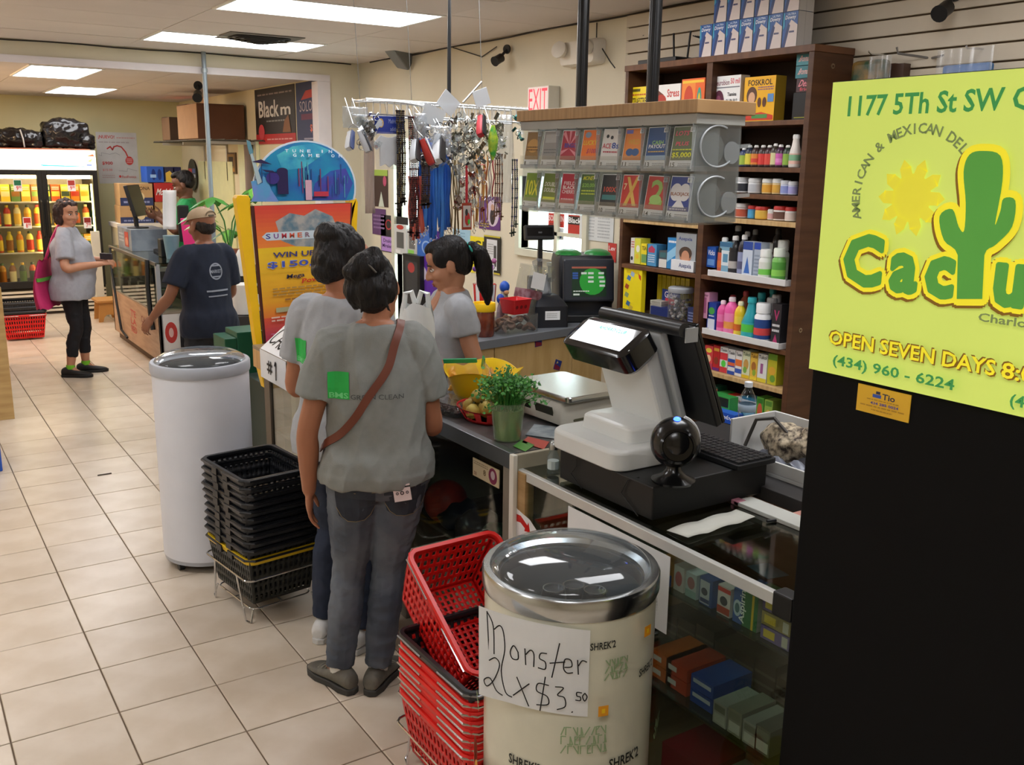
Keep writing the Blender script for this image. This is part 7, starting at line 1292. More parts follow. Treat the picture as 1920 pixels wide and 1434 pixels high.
wallq('decal','red SOLO PIN decal on the window','decal',1029,394,1058,424,'c03028',[('t','SOLO PIN',.05,.35,.98,.72,'f0e0dc'),('s',.1,.1,.9,.25,1,'7a201c')],X=WX+.0585)
wallq('decal','round white and blue decal under the red one on the window','decal',1032,425,1057,447,'d0d3d8',[('d',.5,.5,.5,.5,'c0c4cc'),('d',.5,.3,.4,.25,'2a4a9a'),('t','$10',.3,.5,.7,.8,'3a3a4a')],X=WX+.0585)
wallq('decal','red and black decal reading Black on the window','decal',1066,398,1090,442,'b8322a',[('r',0,.5,1,.85,'1c1a1a'),('t','Black',.05,.56,.98,.8,'e8e8e8')],X=WX+.0585)
wallq('card','red card with white lettering at the left edge of the brown shelf','card',1141,455,1155,490,'c83a34',[('t','Lev',.1,.6,.9,.85,'f0e0e0')])
t=thing('exit_sign','white box exit sign with red EXIT letters on the wall','exit sign',(WX,onx(1046,160,WX).y-.0,2.12));b=MB();a,c=onx(990,164,WX-.09),onx(1028,210,WX-.09);w,h=a.y-c.y,a.z-c.z;t.location.y=c.y;t.location.z=c.z;b.box((-.09,0,0),(-.002,w,h),mat('d6d2c6',.5));b.build('housing',t,smooth=0,bev=.004)
b=MB();p=Panel(b,(-.0905,w,0),(0,-w,0),(0,0,h));p.rect(.01,.01,.99,.99,mat('e8d8d2',.4,emit=.15));p.text('EXIT',.06,.08,.94,.92,mat('f02a3a',.4,emit=1.4,var=0),False);b.build('face',t,smooth=0)
t=thing('emergency_light','white twin-lamp emergency light on the wall behind the black post','emergency light',(WX,onx(1100,100,WX).y,onx(1100,100,WX).z));EW=mat('ded6c8',.45);b=MB();b.loft([[(-.06*k-.02,y,z) for y,z in rrect(.19*q,.075*q,.03,4)] for k,q in ((-.3,1),(.5,.98),(1,.9))],EW);b.build('housing',t)
for s in (-1,1):
 b=MB();M=Matrix.Translation((-.11,s*.13,.02)) @ Matrix.Rotation(radians(-75),4,'Y') @ Matrix.Rotation(radians(20*s),4,'X');b.lathe([(.03,-.04),(.05,.0),(.052,.02),(.046,.022)],EW,20,M=M);b.lathe([(.045,.018),(.02,.008),(0,.006)],CHROME,20,M=M,cap=False);b.build('lamp_head',t)
def camera(label,x,y,X,yaw,sc=1.,dome=False):
 q=onx(x,y,X);t=thing('security_camera',label,'security camera',q,yaw);b=MB();b.lathe([(.03*sc,0),(.03*sc,.05*sc),(.034*sc,.075*sc)],BLK,16,M=Matrix.Rotation(radians(115),4,'X'));b.build('camera_body',t);b=MB();b.tube([(0,.0,.01),(0,.04*sc,.045*sc),(0,.06*sc,.06*sc)],.01*sc,BLK,8);b.lathe([(.032*sc,0),(.03*sc,.012*sc)],BLK,16,M=Matrix.Translation((0,.06*sc,.06*sc)) @ Matrix.Rotation(radians(90),4,'X'));b.build('bracket',t);return t
camera('black security camera on the wall above the hanging wares',940,108,WX-.09,radians(-75));camera('black security camera on the slat wall above the yellow-green sign',1776,14,WX-.1,radians(-80),1.0)
t=thing('gray_speaker','gray box speaker under the ceiling left of the camera','speaker',ony(749,96,7.3),(radians(12),radians(28),radians(35)));b=MB();b.box((-.14,-.06,-.08),(.14,.06,.08),mat('74777a',.5));b.build('case',t,smooth=0,bev=.012);b=MB();b.tube([(0,0,.07),(.03,0,.22)],.012,mat('8a8c8e',.5),8);b.build('bracket',t)
t=thing('air_vent','gray ceiling vent dark with dust beside the fluorescent panel','vent',(2.47,6.9,CEIL));t.location=onz(486,70,CEIL);b=MB();b.box((-.27,-.2,-.006),(.27,.2,0),mat('6f6c68',.7));b.build('plate',t,smooth=0);b=MB()
for k in range(5):R_=.2-.04*k;b.tube([(R_*x,R_*y*.8,-.012-.007*k) for x,y in rrect(1,.8,.3,3)],.007,mat('2c2a29',.6),5,closed=True)
b.build('louvres',t)
q=onx(1638,135,3.66);t=thing('spice_bag','clear bag of dried goods in a green wrapper hanging on the slat wall','bag',q);b=MB();b.box((-.03,-.07,-.12),(.03,.1,.05),mat('2c4a34',.4,col2='8a6a34',vs=14));b.build('pack',t,smooth=0,bev=.02);b=MB();b.tube([(.12,.02,.08),(.0,.02,.075),(-.02,.02,.085)],.004,CHROME,6);b.build('hook',t);b=MB();b.grid(lambda u,v:(-.036+.006*sin(u*9),.0-.11*u,.06-.16*v),6,6,FILMC);b.build('clear_window',t)
for i in range(2):
 q=onx(1668+16*i,142,3.70);carton('hanging_pack',['first','second'][i]+' dark brown pack beside the clear bag on the slat wall','pack',q.x,q.y,q.z-.09,.045,.06,.14,'4a352a',[('r',.1,.1,.9,.4,'5a4438')])
q=onx(1815,126,3.66);t=thing('blue_bag','clear bag with blue contents hanging on the slat wall above the sign','bag',q);b=MB();b.box((-.02,-.1,-.07),(.02,.1,.012),mat('3f74b0',.5,var=.15));b.build('contents',t,smooth=0,bev=.01);b=MB();b.grid(lambda u,v:(-.03+.008*sin(u*12),.12-.24*u,.07-.15*v),8,6,FILMC);b.build('clear_film',t);b=MB();b.tube([(.1,0,.075),(-.02,0,.07),(-.03,0,.08)],.004,CHROME,6);b.build('hook',t)
b=MB();q=onx(1735,108,3.72);b.tube([(q.x+.04,q.y,q.z),(q.x-.06,q.y+.09,q.z+.02),(q.x-.065,q.y+.095,q.z+.045)],.005,mat('6a6560',.4),6);b.tube([(q.x+.04,q.y,q.z),(q.x-.06,q.y-.12,q.z-.005)],.005,mat('6a6560',.4),6);b.box((q.x+.03,q.y-.02,q.z-.03),(q.x+.045,q.y+.02,q.z+.02),mat('6a6560',.4));tag(b.build('wall_hook'),'empty gray wire hooks on the slat wall between the bags','hook')
t=thing('modem','black network box with aerials on top of the brown shelf','network device',(3.6,3.95,SZ));b=MB();b.box((-.06,-.06,.001),(.06,.24,.03),BLK);b.build('case',t,smooth=0,bev=.004)
for y,a in ((-.05,-8),(.05,6),(-.2,0)):b=MB();b.tube([(.03,y,.02),(.03,y+.12*sin(radians(a)),.16)],.006,BLK,6);b.build('aerial',t)
b=MB();b.tube([(3.6,4.2,SZ+.012),(3.6,4.25,SZ-.02),(3.6,4.235,SZ-.12)],.005,mat('6a6a6a',.5),6);tag(b.build('cable'),'gray cable looping over the left end of the shelf top','cable');b=MB();b.box((3.54,3.70,SZ+.002),(3.64,3.80,SZ+.012),BLK)
for k in range(6):b.tube([(3.55+.016*k,3.71,SZ+.01),(3.55+.016*k,3.72,SZ+.10),(3.55+.016*k,3.78,SZ+.12)],.003,BLK,5)
tag(b.build('wire_rack_small'),'small black wire rack beside the blue boxes on the shelf top','rack')
# ================================================================== rear room
CFY=12.3;X0c,X1c=1.0,2.19
co=thing('glass_door_cooler','tall black two-door drinks cooler glowing in the rear room','drinks cooler',(X0c,CFY,0));W=X1c-X0c;CH_=1.90;CD=.75;BKC=mat('16130f',.5)
part(co,'cabinet_side',(W-.05,.0,0),(W,CD,CH_),BKC);part(co,'cabinet_side',(0,0,0),(.05,CD,CH_),BKC);part(co,'cabinet_back',(.05,CD-.04,.3),(W-.05,CD,CH_),mat('d8d4c4',.6));part(co,'cabinet_top',(.05,0,CH_-.05),(W-.05,CD,CH_),mat('8a4a30',.5));part(co,'cabinet_floor',(.05,.02,.30),(W-.05,CD-.04,.36),BKC)
LB=mat('fff3dc',.4,var=0,emit=1.9);b=MB();b.box((0,-.02,1.66),(W,0,CH_-.015),LB);lb=b.build('lit_header',co,smooth=0);b=MB();p=Panel(b,(.25,-.0205,1.66),(W-.25,0,0),(0,0,.225),lift=.001);p.poly([(.35,.26),(.86,.2),(.88,.16),(.4,.18)],mat('4ab0d8',.4,emit=1.,var=0));p.poly([(.4,.72),(.95,.85),(.93,.72)],mat('f0d890',.4,emit=2.,var=0));p.poly([(.9,.7),(.97,.82),(.99,.7)],mat('e85a3a',.4,emit=1.2,var=0));p.poly([(.9,.45),(.97,.62),(.94,.4)],mat('f0d060',.4,emit=2.,var=0));p.rect(.89,.22,.95,.28,mat('4a6ab8',.4,emit=.8,var=0));b.build('header_print',lb,smooth=0)
b=MB();b.box((.06,.06,1.56),(W-.06,.1,1.6),mat('ffe8b8',.4,var=0,emit=24));b.build('lamp_tube',co,smooth=0);b=MB();b.box((W/2-.03,.06,.5),(W/2+.03,.08,1.5),mat('ffe4a8',.4,var=0,emit=16));b.build('lamp_tube',co,smooth=0)
b=MB();b.box((W-.065,.06,.5),(W-.052,.08,1.5),mat('f8f8b8',.4,var=0,emit=14));b.build('lamp_tube',co,smooth=0)
SHZ=[.40,.72,1.02,1.30]
for z in SHZ[1:]:part(co,'shelf',(.05,.1,z-.015),(W-.05,CD-.05,z),mat('c8c8c0',.4),0)
for i in range(2):
 xa=.0+i*W/2;d=MB();fw_=.055
 for a,c in (((xa,.32),(xa+fw_,1.66)),((xa+W/2-fw_,.32),(xa+W/2,1.66)),((xa+fw_,.32),(xa+W/2-fw_,.40)),((xa+fw_,1.60),(xa+W/2-fw_,1.66))):d.box((a[0],-.045,a[1]),(c[0],0,c[1]),BKC)
 dd=d.build('door',co,smooth=0,bev=.004);g=MB();g.box((xa+fw_,-.025,.40),(xa+W/2-fw_,-.02,1.60),glass('f6f4ea',.02,key='cdoor'));g.build('door_glass',dd,smooth=0);hn=MB();hx_=xa+W/2-.03 if i==0 else xa+.03;hn.tube([(hx_,-.045,.9),(hx_,-.085,.92),(hx_,-.085,1.3),(hx_,-.045,1.32)],.01,BKC,6);hn.build('handle',dd)
GR=mat('d8d0c0',.45)
part(co,'grille_back',(.02,.02,.0),(W-.02,.04,.31),mat('4a4038',.7),0)
for k in range(6):part(co,'grille_slat',(.0,-.02+.0*k,.035+.045*k),(W,.02,.06+.045*k),GR)
for (xp,zp,c,tx_) in ((.30,1.42,'1f6a4a','9'),(.86,1.42,'a83a34','9'),(.36,1.0,'b8302a','8'),(1.0,.99,'8a2a24','7')):
 b=MB();p=Panel(b,(xp,-.0265,zp),(.085,0,0),(0,0,.13),lift=.0006);p.rect(0,0,1,1,PAPER);p.rect(.08,.5,.92,.94,mat(c,.5));p.text(tx_,.3,.08,.55,.46,RED,True);p.text('99',.58,.24,.9,.46,RED,True);b.build('price_card',co,smooth=0)
n=0;SC=['d8982a','c87a24','e0c03a','b8502a','d8d0a0','8a5a2a','e8d870','5a7a3a','c8b83a','e0b84a','3a4a3a','b03028']
LV=['floor','second','third','top']
for li,z in enumerate((.36,.72,1.02,1.30)):
 for i in range(10):
  x=X0c+.12+.105*i;c=SC[(i*5+li*3) % 12];lbl=['first','second','third','fourth','fifth','sixth','seventh','eighth','ninth','tenth'][i]+' from the left on the '+LV[li]+' level of the lit cooler'
  if li==3 or (li==1 and i>5):bx_=carton('beer_pack','drink carton, '+lbl,'carton',0,0,z,.095,.2,.19,c,[('r',.05,.3,.95,.6,SC[(i+li) % 12]),('s',.1,.68,.9,.9,2,'e8e0d0')],'packs in the lit cooler');bx_.rotation_euler.z=pi/2;bx_.location=(x,CFY+.14,z)
  else:bottle('drink bottle, '+lbl,x,CFY+.17,z,.038,.24,c,SC[(i+7) % 12],lab=SC[(i*3+li+1) % 12],kind='tall',group='bottles in the lit cooler',name='drink_bottle')
BGM=mat('1c1a1b',.22,var=.2)
for i,(x,z,rx,rz,sd,lb) in enumerate(((1.42,.09,.26,.10,1,'flat black plastic bundle with a white band on top of the lit cooler'),(1.93,.15,.25,.165,5,'big glossy black plastic bundle on top of the lit cooler'),(2.13,.08,.10,.085,9,'small black plastic bundle at the right end of the cooler top'))):
 b=MB();b.box((-rx*.95,-.14,-rz*.95),(rx*.9,.14,rz*.6),DM);b.ell((0,0,0),(rx,.2,rz),DM,18,12);o=blob(b,'plastic_bundle',None,BGM,.014,2,lambda q,nn,sd=sd:.03*(1-abs(MN.noise(Vector((q.x*9+sd,q.y*9,q.z*15))))*2)*.6+.012*MN.noise(q*26));o.location=(x,CFY+.26,CH_+rz*1.12);tag(o,lb,'bundle')
b=MB();b.tube([(1.46,CFY+.06,CH_+.01),(1.45,CFY+.03,CH_+.1),(1.43,CFY+.05,CH_+.2)],.008,mat('b8b4b0',.5),6);b.build('white_band',None);bpy.data.objects['white_band'].parent=None;tag(bpy.data.objects['white_band'],'white strap round the flat black bundle on the cooler','strap')
a,c=ony(179,247,FY-.004),ony(262,344,FY-.004);w,h=c.x-a.x,a.z-c.z;b=MB();b.box((0,0,0),(w,.003,h),mat('c9c8c6',.6));p=Panel(b,(0,0,0),(w,0,0),(0,0,h),lift=.001);RD=mat('c8403c',.5);p.text('¡NUEVO!',.05,.86,.45,.94,RD,True);p.scribble(.5,.87,.95,.92,1,mat('c89a98',.6));p.scribble(.05,.78,.8,.83,1,mat('b0a8a8',.6));p.line([(.25,.68),(.33,.72),(.38,.66),(.42,.72),(.5,.74),(.6,.72),(.7,.62),(.75,.52)],.016,RD);p.disc(.78,.45,.1,.085,RD);p.scribble(.71,.4,.85,.5,3,mat('e0b0b0',.6));p.line([(.03,.56),(.1,.54),(.1,.6),(.3,.57),(.45,.6),(.55,.56)],.004,mat('8a8a90',.6));p.line([(.5,.25),(.7,.24),(.72,.3),(.95,.25)],.004,mat('8a8a90',.6));p.text('$900',.1,.36,.36,.43,RD,True);p.text('$15.00',.1,.24,.34,.29,mat('d88a88',.5),True);p.scribble(.08,.1,.4,.18,2,mat('c0a8a8',.6));p.disc(.52,.14,.03,.025,RD);p.text('RedFonica',.57,.11,.92,.16,RD)
tag(b.build('poster',None,(a.x,FY-.004,c.z),smooth=0),'white poster reading NUEVO with a red arrow on the far wall','poster')
def banner(label,x0,x1,yt,yb,X,top,bot,fn):
 a,c=onx(x0,yt,X),onx(x1,yt,X);z0=onx((x0+x1)/2,yb,X).z;w,h=a.y-c.y,min(a.z,FCEIL-.01)-z0;b=MB();b.box((0,-w,0),(.004,0,h),mat(top,.5));p=Panel(b,(0,0,0),(0,-w,0),(0,0,h),lift=.0012);fn(p);return tag(b.build('banner',None,(X-.006,a.y,z0),smooth=0),label,'banner')
def bn1(p):p.rect(0,0,1,.18,mat('b8262a',.5));p.text('Black',.1,.48,.62,.78,mat('d8d4d0',.5),True);p.text('m',.66,.5,.9,.64,mat('d8d4d0',.5),True);p.scribble(.08,.86,.94,.92,1,mat('8a7a78',.5));p.scribble(.3,.38,.8,.44,1,mat('8a8a8a',.5));p.disc(.16,.22,.08,.14,mat('c0404a',.5));p.poly([(.7,.2),(.9,.2),(.85,.5),(.75,.4)],mat('8a5a34',.5));p.scribble(.3,.06,.94,.11,1,mat('e0a0a0',.5))
def bn2(p):p.poly([(.2,.7),(1,.75),(1,.88),(.4,.85)],mat('b83a34',.5));p.text('SOLO PIN',.14,.5,1.0,.68,mat('b8a8b0',.5));p.rect(.2,.36,1,.46,mat('6a2a4a',.5));p.text('$50',.55,.14,.8,.28,mat('d8705a',.5),True);p.rect(.3,.02,1,.05,mat('8a8aa0',.5))
banner('black banner with white Black lettering and a red foot on the rear wall',478,553,168,270,FWX,'2a2322','b8262a',bn1);banner('dark blue SOLO PIN banner beside the white door casing',555,603,156,264,FWX,'23305a','',bn2)
XS=FWX;a,c=onx(335,262,XS-.5),onx(460,258,XS-.2);sh_=thing('wall_shelf','metal bracket shelf high on the rear wall carrying cardboard boxes','shelf',(0,0,0));zS=a.z;b=MB()
ya,yb2=12.3,9.9
for k in range(5):b.tube([(FWX-.55+.13*k,ya,zS-.012),(FWX-.55+.13*k,yb2,zS-.012)],.006,mat('5a564e',.4),5)
for k in range(9):y=ya+(yb2-ya)*k/8;b.tube([(FWX-.56,y,zS-.02),(FWX-.005,y,zS-.02)],.006,mat('5a564e',.4),5)
b.build('wire_deck',sh_)
for y in (10.2,11.2,12.1):b=MB();b.box((FWX-.5,y-.012,zS-.055),(FWX,y+.012,zS-.026),mat('b8b4a8',.4));b.box((FWX-.02,y-.015,zS-.45),(FWX,y+.015,zS),mat('b8b4a8',.4));b.build('bracket',sh_,smooth=0)
CB1,CB2=wood('6d4a34','60402c',.8,(1,1,1)),mat('b08a64',.8)
def cbox(label,x,y,w,d,h,m,m2=None):
 t=thing('cardboard_box',label,'box',(x,y,zS));b=MB();b.box((-w/2,-d/2,0),(w/2,d/2,h),m);b.build('carton_body',t,smooth=0,bev=.004);b=MB();b.box((-w/2-.003,-d/2+.0,.004),(-w/2,d/2,h-.004),m2 or m);b.build('side_flap',t,smooth=0);b=MB();b.box((-w/2,-d/2,h),(w/2,-.005,h+.006),m,M=Matrix.Rotation(radians(2),4,'X'));b.box((-w/2,.005,h),(w/2,d/2,h+.006),m);b.build('top_flap',t,smooth=0)
cbox('big brown cardboard box on the high shelf of the rear wall',FWX-.28,10.85,.5,.78,.36,mat('6a4632',.8),CB2);cbox('small dark cardboard box at the far end of the high shelf',FWX-.3,11.9,.4,.35,.26,mat('4a3a2e',.8),mat('7a5c40',.8))
t=thing('exit_sign','glowing red exit sign behind the cardboard boxes','exit sign',(FWX-.02,12.35,2.24));b=MB();b.box((-.1,-.18,0),(0,.12,.2),mat('d8cfc0',.5));b.build('housing',t,smooth=0);b=MB();p=Panel(b,(-.101,.12,0),(0,-.3,0),(0,0,.2));p.text('EXIT',.08,.1,.92,.9,mat('ff4a2a',.4,emit=3,var=0),True);b.build('face',t,smooth=0);b=MB();p=Panel(b,(-.1,-.181,0),(.1,0,0),(0,0,.2));p.rect(.05,.05,.95,.95,mat('ff5a34',.4,emit=1.6,var=0));b.build('side_glow',t,smooth=0)
q=ony(371,176,9.2);camera('black dome camera hanging near the gray pole in the rear room',371,176,q.x,radians(-20),1.3)
b=MB();q=ony(382,112,PY-.06);b.cyl((q.x,PY-.06,.9),(q.x,PY-.06,CEIL),.019,mat('8a959c',.4,.3),14);gp_=thing('gray_pole','thin gray metal pole from ceiling to counter at the partition','pole',(0,0,0));b.build('pole',gp_);b=MB();b.lathe([(.026,0),(.026,.03)],mat('a0a8ac',.4,.4),14,c=(q.x,PY-.06,2.5));b.build('clamp',gp_)
b=MB();b.box((FWX-.02,11.0,0),(FWX,12.4,1.78),mat('d6d6a4',.5));d2=struct(b.build('door_2',smooth=0,bev=.004));b=MB();b.lathe([(.03,0),(.03,.04)],CHROME,14,M=Matrix.Translation((FWX-.02,11.15,1.0)) @ Matrix.Rotation(radians(-90),4,'Y'));b.build('door_handle',d2)
q=onx(361,328,FWX-.024);b=MB();r_=.2;b.lathe([(r_,0),(r_,.003)],mat('22262c',.4),28,M=Matrix.Translation((q.x,q.y,q.z)) @ Matrix.Rotation(radians(-90),4,'Y'));p=Panel(b,(q.x-.004,q.y+r_,q.z-r_),(0,-2*r_,0),(0,0,2*r_));p.rect(.12,.42,.88,.52,mat('c8c8cc',.4));p.rect(.1,.56,.5,.7,mat('b83a44',.4));p.rect(.55,.56,.88,.7,mat('4a5a9a',.4));tag(b.build('round_decal',smooth=0),'round dark decal on the pale door behind the clerk','decal')
q0,q1=onx(425,286,FWX-.01),onx(444,326,FWX-.01);w,h=q0.y-q1.y,q0.z-q1.z;t=thing('framed_picture','small brown framed picture on the rear wall beside the shelf bracket','picture',(FWX-.001,q0.y,q1.z));b=MB();b.box((-.015,-w,0),(0,0,h),mat('5a4428',.5));b.build('frame',t,smooth=0);b=MB();p=Panel(b,(-.0155,0,0),(0,-w,0),(0,0,h));p.rect(.12,.08,.88,.92,mat('8a6a34',.5));p.rect(.25,.35,.75,.8,mat('3a2f20',.5));p.rect(.15,.1,.85,.26,mat('b8843a',.5));b.build('print',t,smooth=0)
b=MB();q=onx(467,310,FWX-.06);b.tube([(q.x,q.y,2.0),(q.x+.02,q.y+.05,1.8),(q.x,q.y,1.4)],.05,mat('8a7a70',.8),8);tag(b.build('coat',smooth=60),'grayish coat hanging on the rear wall behind the guitar topper','coat')
b=MB();q=onx(466,300,FWX-.012);b.box((FWX-.012,q.y-.35,1.0),(FWX,q.y+.35,2.0),mat('d9dfb8',.5));struct(b.build('door_3',smooth=0))
fc=thing('display_counter','long glass display counter with a wooden base in the rear aisle','counter',(1.9,8.4,0));FL=1.95;FWD=wood('b8977a','a8876a',.5,(1,1,8))
part(fc,'base_panel',(0,0,.08),(.025,FL,.5),FWD);part(fc,'end_base',(.025,0,.08),(.4,.02,.5),mat('cfcbc4',.5));part(fc,'plinth',(.04,.03,0),(.38,FL,.08),mat('5a4838',.7));part(fc,'deck',(.0,0,.5),(.4,FL,.515),mat('8a7c6a',.5));part(fc,'glass_front',(.005,.03,.515),(.009,FL-.03,.93),GL,0);part(fc,'glass_shelf',(.02,.03,.72),(.37,FL-.03,.726),glass('cfe0d6',.02,key='shelfg'),0);part(fc,'counter_top',(0,0,.93),(.4,FL,.942),glass('bfc9c4',.02,key='ftop'),0)
part(fc,'corner_post',(0,0,0),(.035,.035,.93),mat('b5b8bc',.35,.5));part(fc,'corner_post',(0,FL-.035,.08),(.03,FL,.93),mat('8a8a88',.4,.5));part(fc,'top_rail',(-.003,0,.915),(.012,FL,.945),mat('6a6660',.4,.5));part(fc,'back_panel',(.38,0,.08),(.4,FL,.93),mat('4a453e',.7))
b=MB()
for k in range(2):
 y=1.15-.45*k;p=Panel(b,(-.0005,y,.18),(0,-.26+.08*k,0),(0,0,.24));m=mat('b84a44' if k==0 else '8a4a44',.5)
 for j,w_ in enumerate(('TE','LA','RED') if k==0 else ('CA','SH')):p.text(w_,.05,.68-.32*j,.95,.94-.32*j,m,True)
b.build('front_lettering',fc,smooth=0)
b=MB();p=Panel(b,(-.0006,.02,.1),(0,-.0001,0),(0,0,.4));
o=MB();q=Panel(o,(.03,-.0008,.08),(.4,0,0),(0,0,.42));q.rect(0,0,.32,1,mat('d5d0cb',.5));q.disc(.16,.62,.13,.22,mat('b83a34',.5));q.disc(.16,.62,.05,.1,mat('d8b0a8',.5));q.rect(.34,0,1,.9,mat('1f1f22',.5));q.text('Black',.38,.62,.8,.84,mat('e0e0e0',.5),True);o.build('end_posters',fc,smooth=0)
for i in range(10):
 y=8.55+.17*i;c=['3a3632','6a6a62','2a2a2c','8a8478','4a4a3a','5a3a34','2f3438','7a786e','3f3a2f','55524a'][i];b=MB();b.box((-.05,-.06,0),(.08,.06,.13),mat(c,.4));b.box((-.04,-.04,.13),(.05,.05,.16),mat('9a968a',.4));p=Panel(b,(-.0505,.06,0),(0,-.12,0),(0,0,.13));p.rect(.1,.5,.9,.9,mat('8a8a84',.4));tag(b.build('goods_box',None,(2.0,y,.516 if i % 2 else .7265),smooth=0),['near end','second','third','fourth','fifth','sixth','seventh','eighth','ninth','far end'][i]+' dark goods box inside the rear glass counter','box','boxes in the rear glass counter')
b=MB();b.tube([(1.885,10.2,.93),(1.875,10.15,.7),(1.87,10.0,.4),(1.875,9.9,.15),(1.885,9.7,.1)],.012,BLK,6);tag(b.build('cable_bundle'),'black cable bundle hanging down the far end of the rear counter','cable');b=MB();b.tube([(1.885,8.62,.95),(1.87,8.6,.75),(1.872,8.58,.5),(1.88,8.56,.35)],.02,BLK,6);tag(b.build('cable_bundle'),'thick black cable bundle hanging at the near part of the rear counter','cable')
t=thing('desktop_monitor','black monitor standing side-on on the rear counter','monitor',(2.08,9.8,1.145),radians(62));b=MB();M=Matrix.Translation((0,0,.26)) @ Matrix.Rotation(radians(-14),4,'X');b.box((-.2,-.018,-.15),(.2,.018,.15),BLK,M=M);b.build('screen_housing',t,smooth=0,bev=.006);b=MB();b.tube([(0,.01,.0),(0,.02,.14),(0,.01,.22)],.022,BLK,8);b.build('neck',t);b=MB();b.lathe([(.1,0),(.1,.008),(.03,.016)],BLK,20);b.build('base',t)
b=MB();b.box((-.2,-.4,0),(.13,.2,.2),mat('8a949e',.4,col2='6a7480',vs=6));o=b.build('printed_case',None,(2.16,9.95,.944),smooth=0);b=MB();p=Panel(b,(-.2015,.2,0),(0,-.6,0),(0,0,.2));p.rect(.52,.15,.8,.85,mat('a83a34',.5));p.disc(.66,.4,.1,.2,mat('c88a70',.5));p.scribble(.1,.3,.45,.8,3,mat('b8c0c8',.5));b.build('case_print',o,smooth=0);tag(o,'gray-blue printed case under the monitor on the rear counter','case')
t=thing('keyboard','black keyboard beside the monitor on the rear counter','keyboard',(2.2,9.32,.944),radians(85));b=MB();b.box((-.2,-.07,0),(.2,.07,.018),BLK);b.build('case',t,smooth=0);b=MB()
for i in range(12):
 for j in range(4):b.box((-.19+.032*i,-.06+.03*j,.018),(-.163+.032*i,-.036+.03*j,.024),DKGREY)
o=b.build('keys',t,smooth=0);o['kind']='stuff'
q=ond(322,418,8.9);b=MB();b.grid(lambda u,v:(.12*(u-.5)-.02*v,.02*sin(v*2.5)+.01*sin(u*6),.30-.36*v),6,10,PAPER);p=Panel(b,(-.06,-.012,0),(.11,0,0),(0,0,.26));o=b.build('paper_sheet',None,q,radians(-8),solid=.001);tag(o,'long white sheet the clerk in green holds up','paper')
b=MB();b.box((-.05,0,0),(.05,.05,.34),BLK);o=b.build('card_terminal',None,(q.x+.12,q.y+.02,q.z-.18),smooth=0,bev=.01);tag(o,'black upright stand behind the white sheet on the rear counter','stand')
q=ony(358,455,8.55);b=MB();b.box((-.05,0,.001),(.06,.01,ony(358,408,8.55).z-.943),mat('e0307a',.5));o=b.build('pink_card',None,(q.x,8.55,.942),(0,radians(-4),radians(-10)),smooth=0,bev=.003);tag(o,'bright pink card standing beside the beige cap','card')
q=onz(330,470,.945);b=MB();b.box((-.08,-.06,0),(.08,.06,.16),BLK);o=b.build('card_reader',None,(2.15,8.95,.943),smooth=0,bev=.008);tag(o,'black device on the rear counter beside the navy shirt','device');b=MB();b.lathe([(.05,0),(.07,.2)],mat('6a8a96',.4),18);o=b.build('gray_cup',None,(2.13,8.75,.943));tag(o,'gray-blue cup on the rear counter beside the navy shirt','cup')
def case_(label,x0,x1,yt,yb,Y,col,A,dep=.3,z=None):
 a,c=ony(x0,yt,Y),ony(x1,yb,Y);w,h=c.x-a.x,a.z-c.z;b=MB();b.box((0,0,0),(w,dep,h),mat(col,.6));p=Panel(b,(0,0,0),(w,0,0),(0,0,h),lift=.001);art(p,A);return tag(b.build('drink_case',None,(a.x,Y,c.z),smooth=0,bev=.003),label,'case','cases behind the clerk')
CA=[('r',0,0,1,.36,'2f3a66'),('t','CORONA',.3,.7,.92,.86,'4a3a2a'),('d',.62,.4,.12,.2,'d8c8a0'),('s',.1,.06,.9,.26,1,'8a94c0')]
BYc=12.0;cb0=case_('lower tan and navy CORONA case behind the clerk',224,289,386,418,BYc,'b8966a',CA);case_('upper tan and navy CORONA case behind the clerk',223,288,344,385,BYc,'b8966a',CA)
case_('red case with white script behind the clerk',289,329,343,378,BYc,'b02a2a',[('i','Modelo',.05,.35,.85,.7,'e8e0e0'),('p',[(.8,0),(1,.0),(1,.6),(.85,.5)],'e0b04a')]);case_('lower tan case partly hidden by the clerk',290,322,379,418,BYc,'a8865a',[('r',0,0,1,.36,'2f3a66'),('d',.5,.5,.2,.2,'c8b890')])
case_('bright blue bottle pack on top of the beer cases',274,308,312,342,BYc+.02,'2a5ab8',[('d',.4,.5,.12,.35,'16307a'),('d',.75,.5,.12,.35,'16307a'),('r',.2,.3,.55,.5,'8fb4e8')]);case_('yellow and navy bottle pack beside the blue one',308,326,313,341,BYc+.02,'2a2c4a',[('p',[(.1,0),(.95,0),(.95,.5),(.6,.75),(.1,.6)],'d0b04a')]);case_('dark blue pack behind the clerk',326,341,313,341,BYc+.04,'1c1f4a',[('r',.2,.1,.8,.7,'28307a')])
a,c=ony(222,419,BYc),ony(332,419,BYc);tb2=thing('back_table','pale cabinet carrying the beer cases at the far wall','cabinet',(a.x,BYc-.02,0));part(tb2,'cabinet_top',(-.02,0,a.z-.05),(c.x-a.x+.15,.5,a.z-.001),mat('d8d3cc',.5));part(tb2,'carcass',(0,.02,0),(c.x-a.x+.12,.48,a.z-.05),mat('c9c3a8',.6));part(tb2,'door',(.02,.0,.06),(.3,.02,a.z-.08),mat('d0c8ae',.6));part(tb2,'door',(.32,.0,.06),(.6,.02,a.z-.08),mat('d0c8ae',.6))
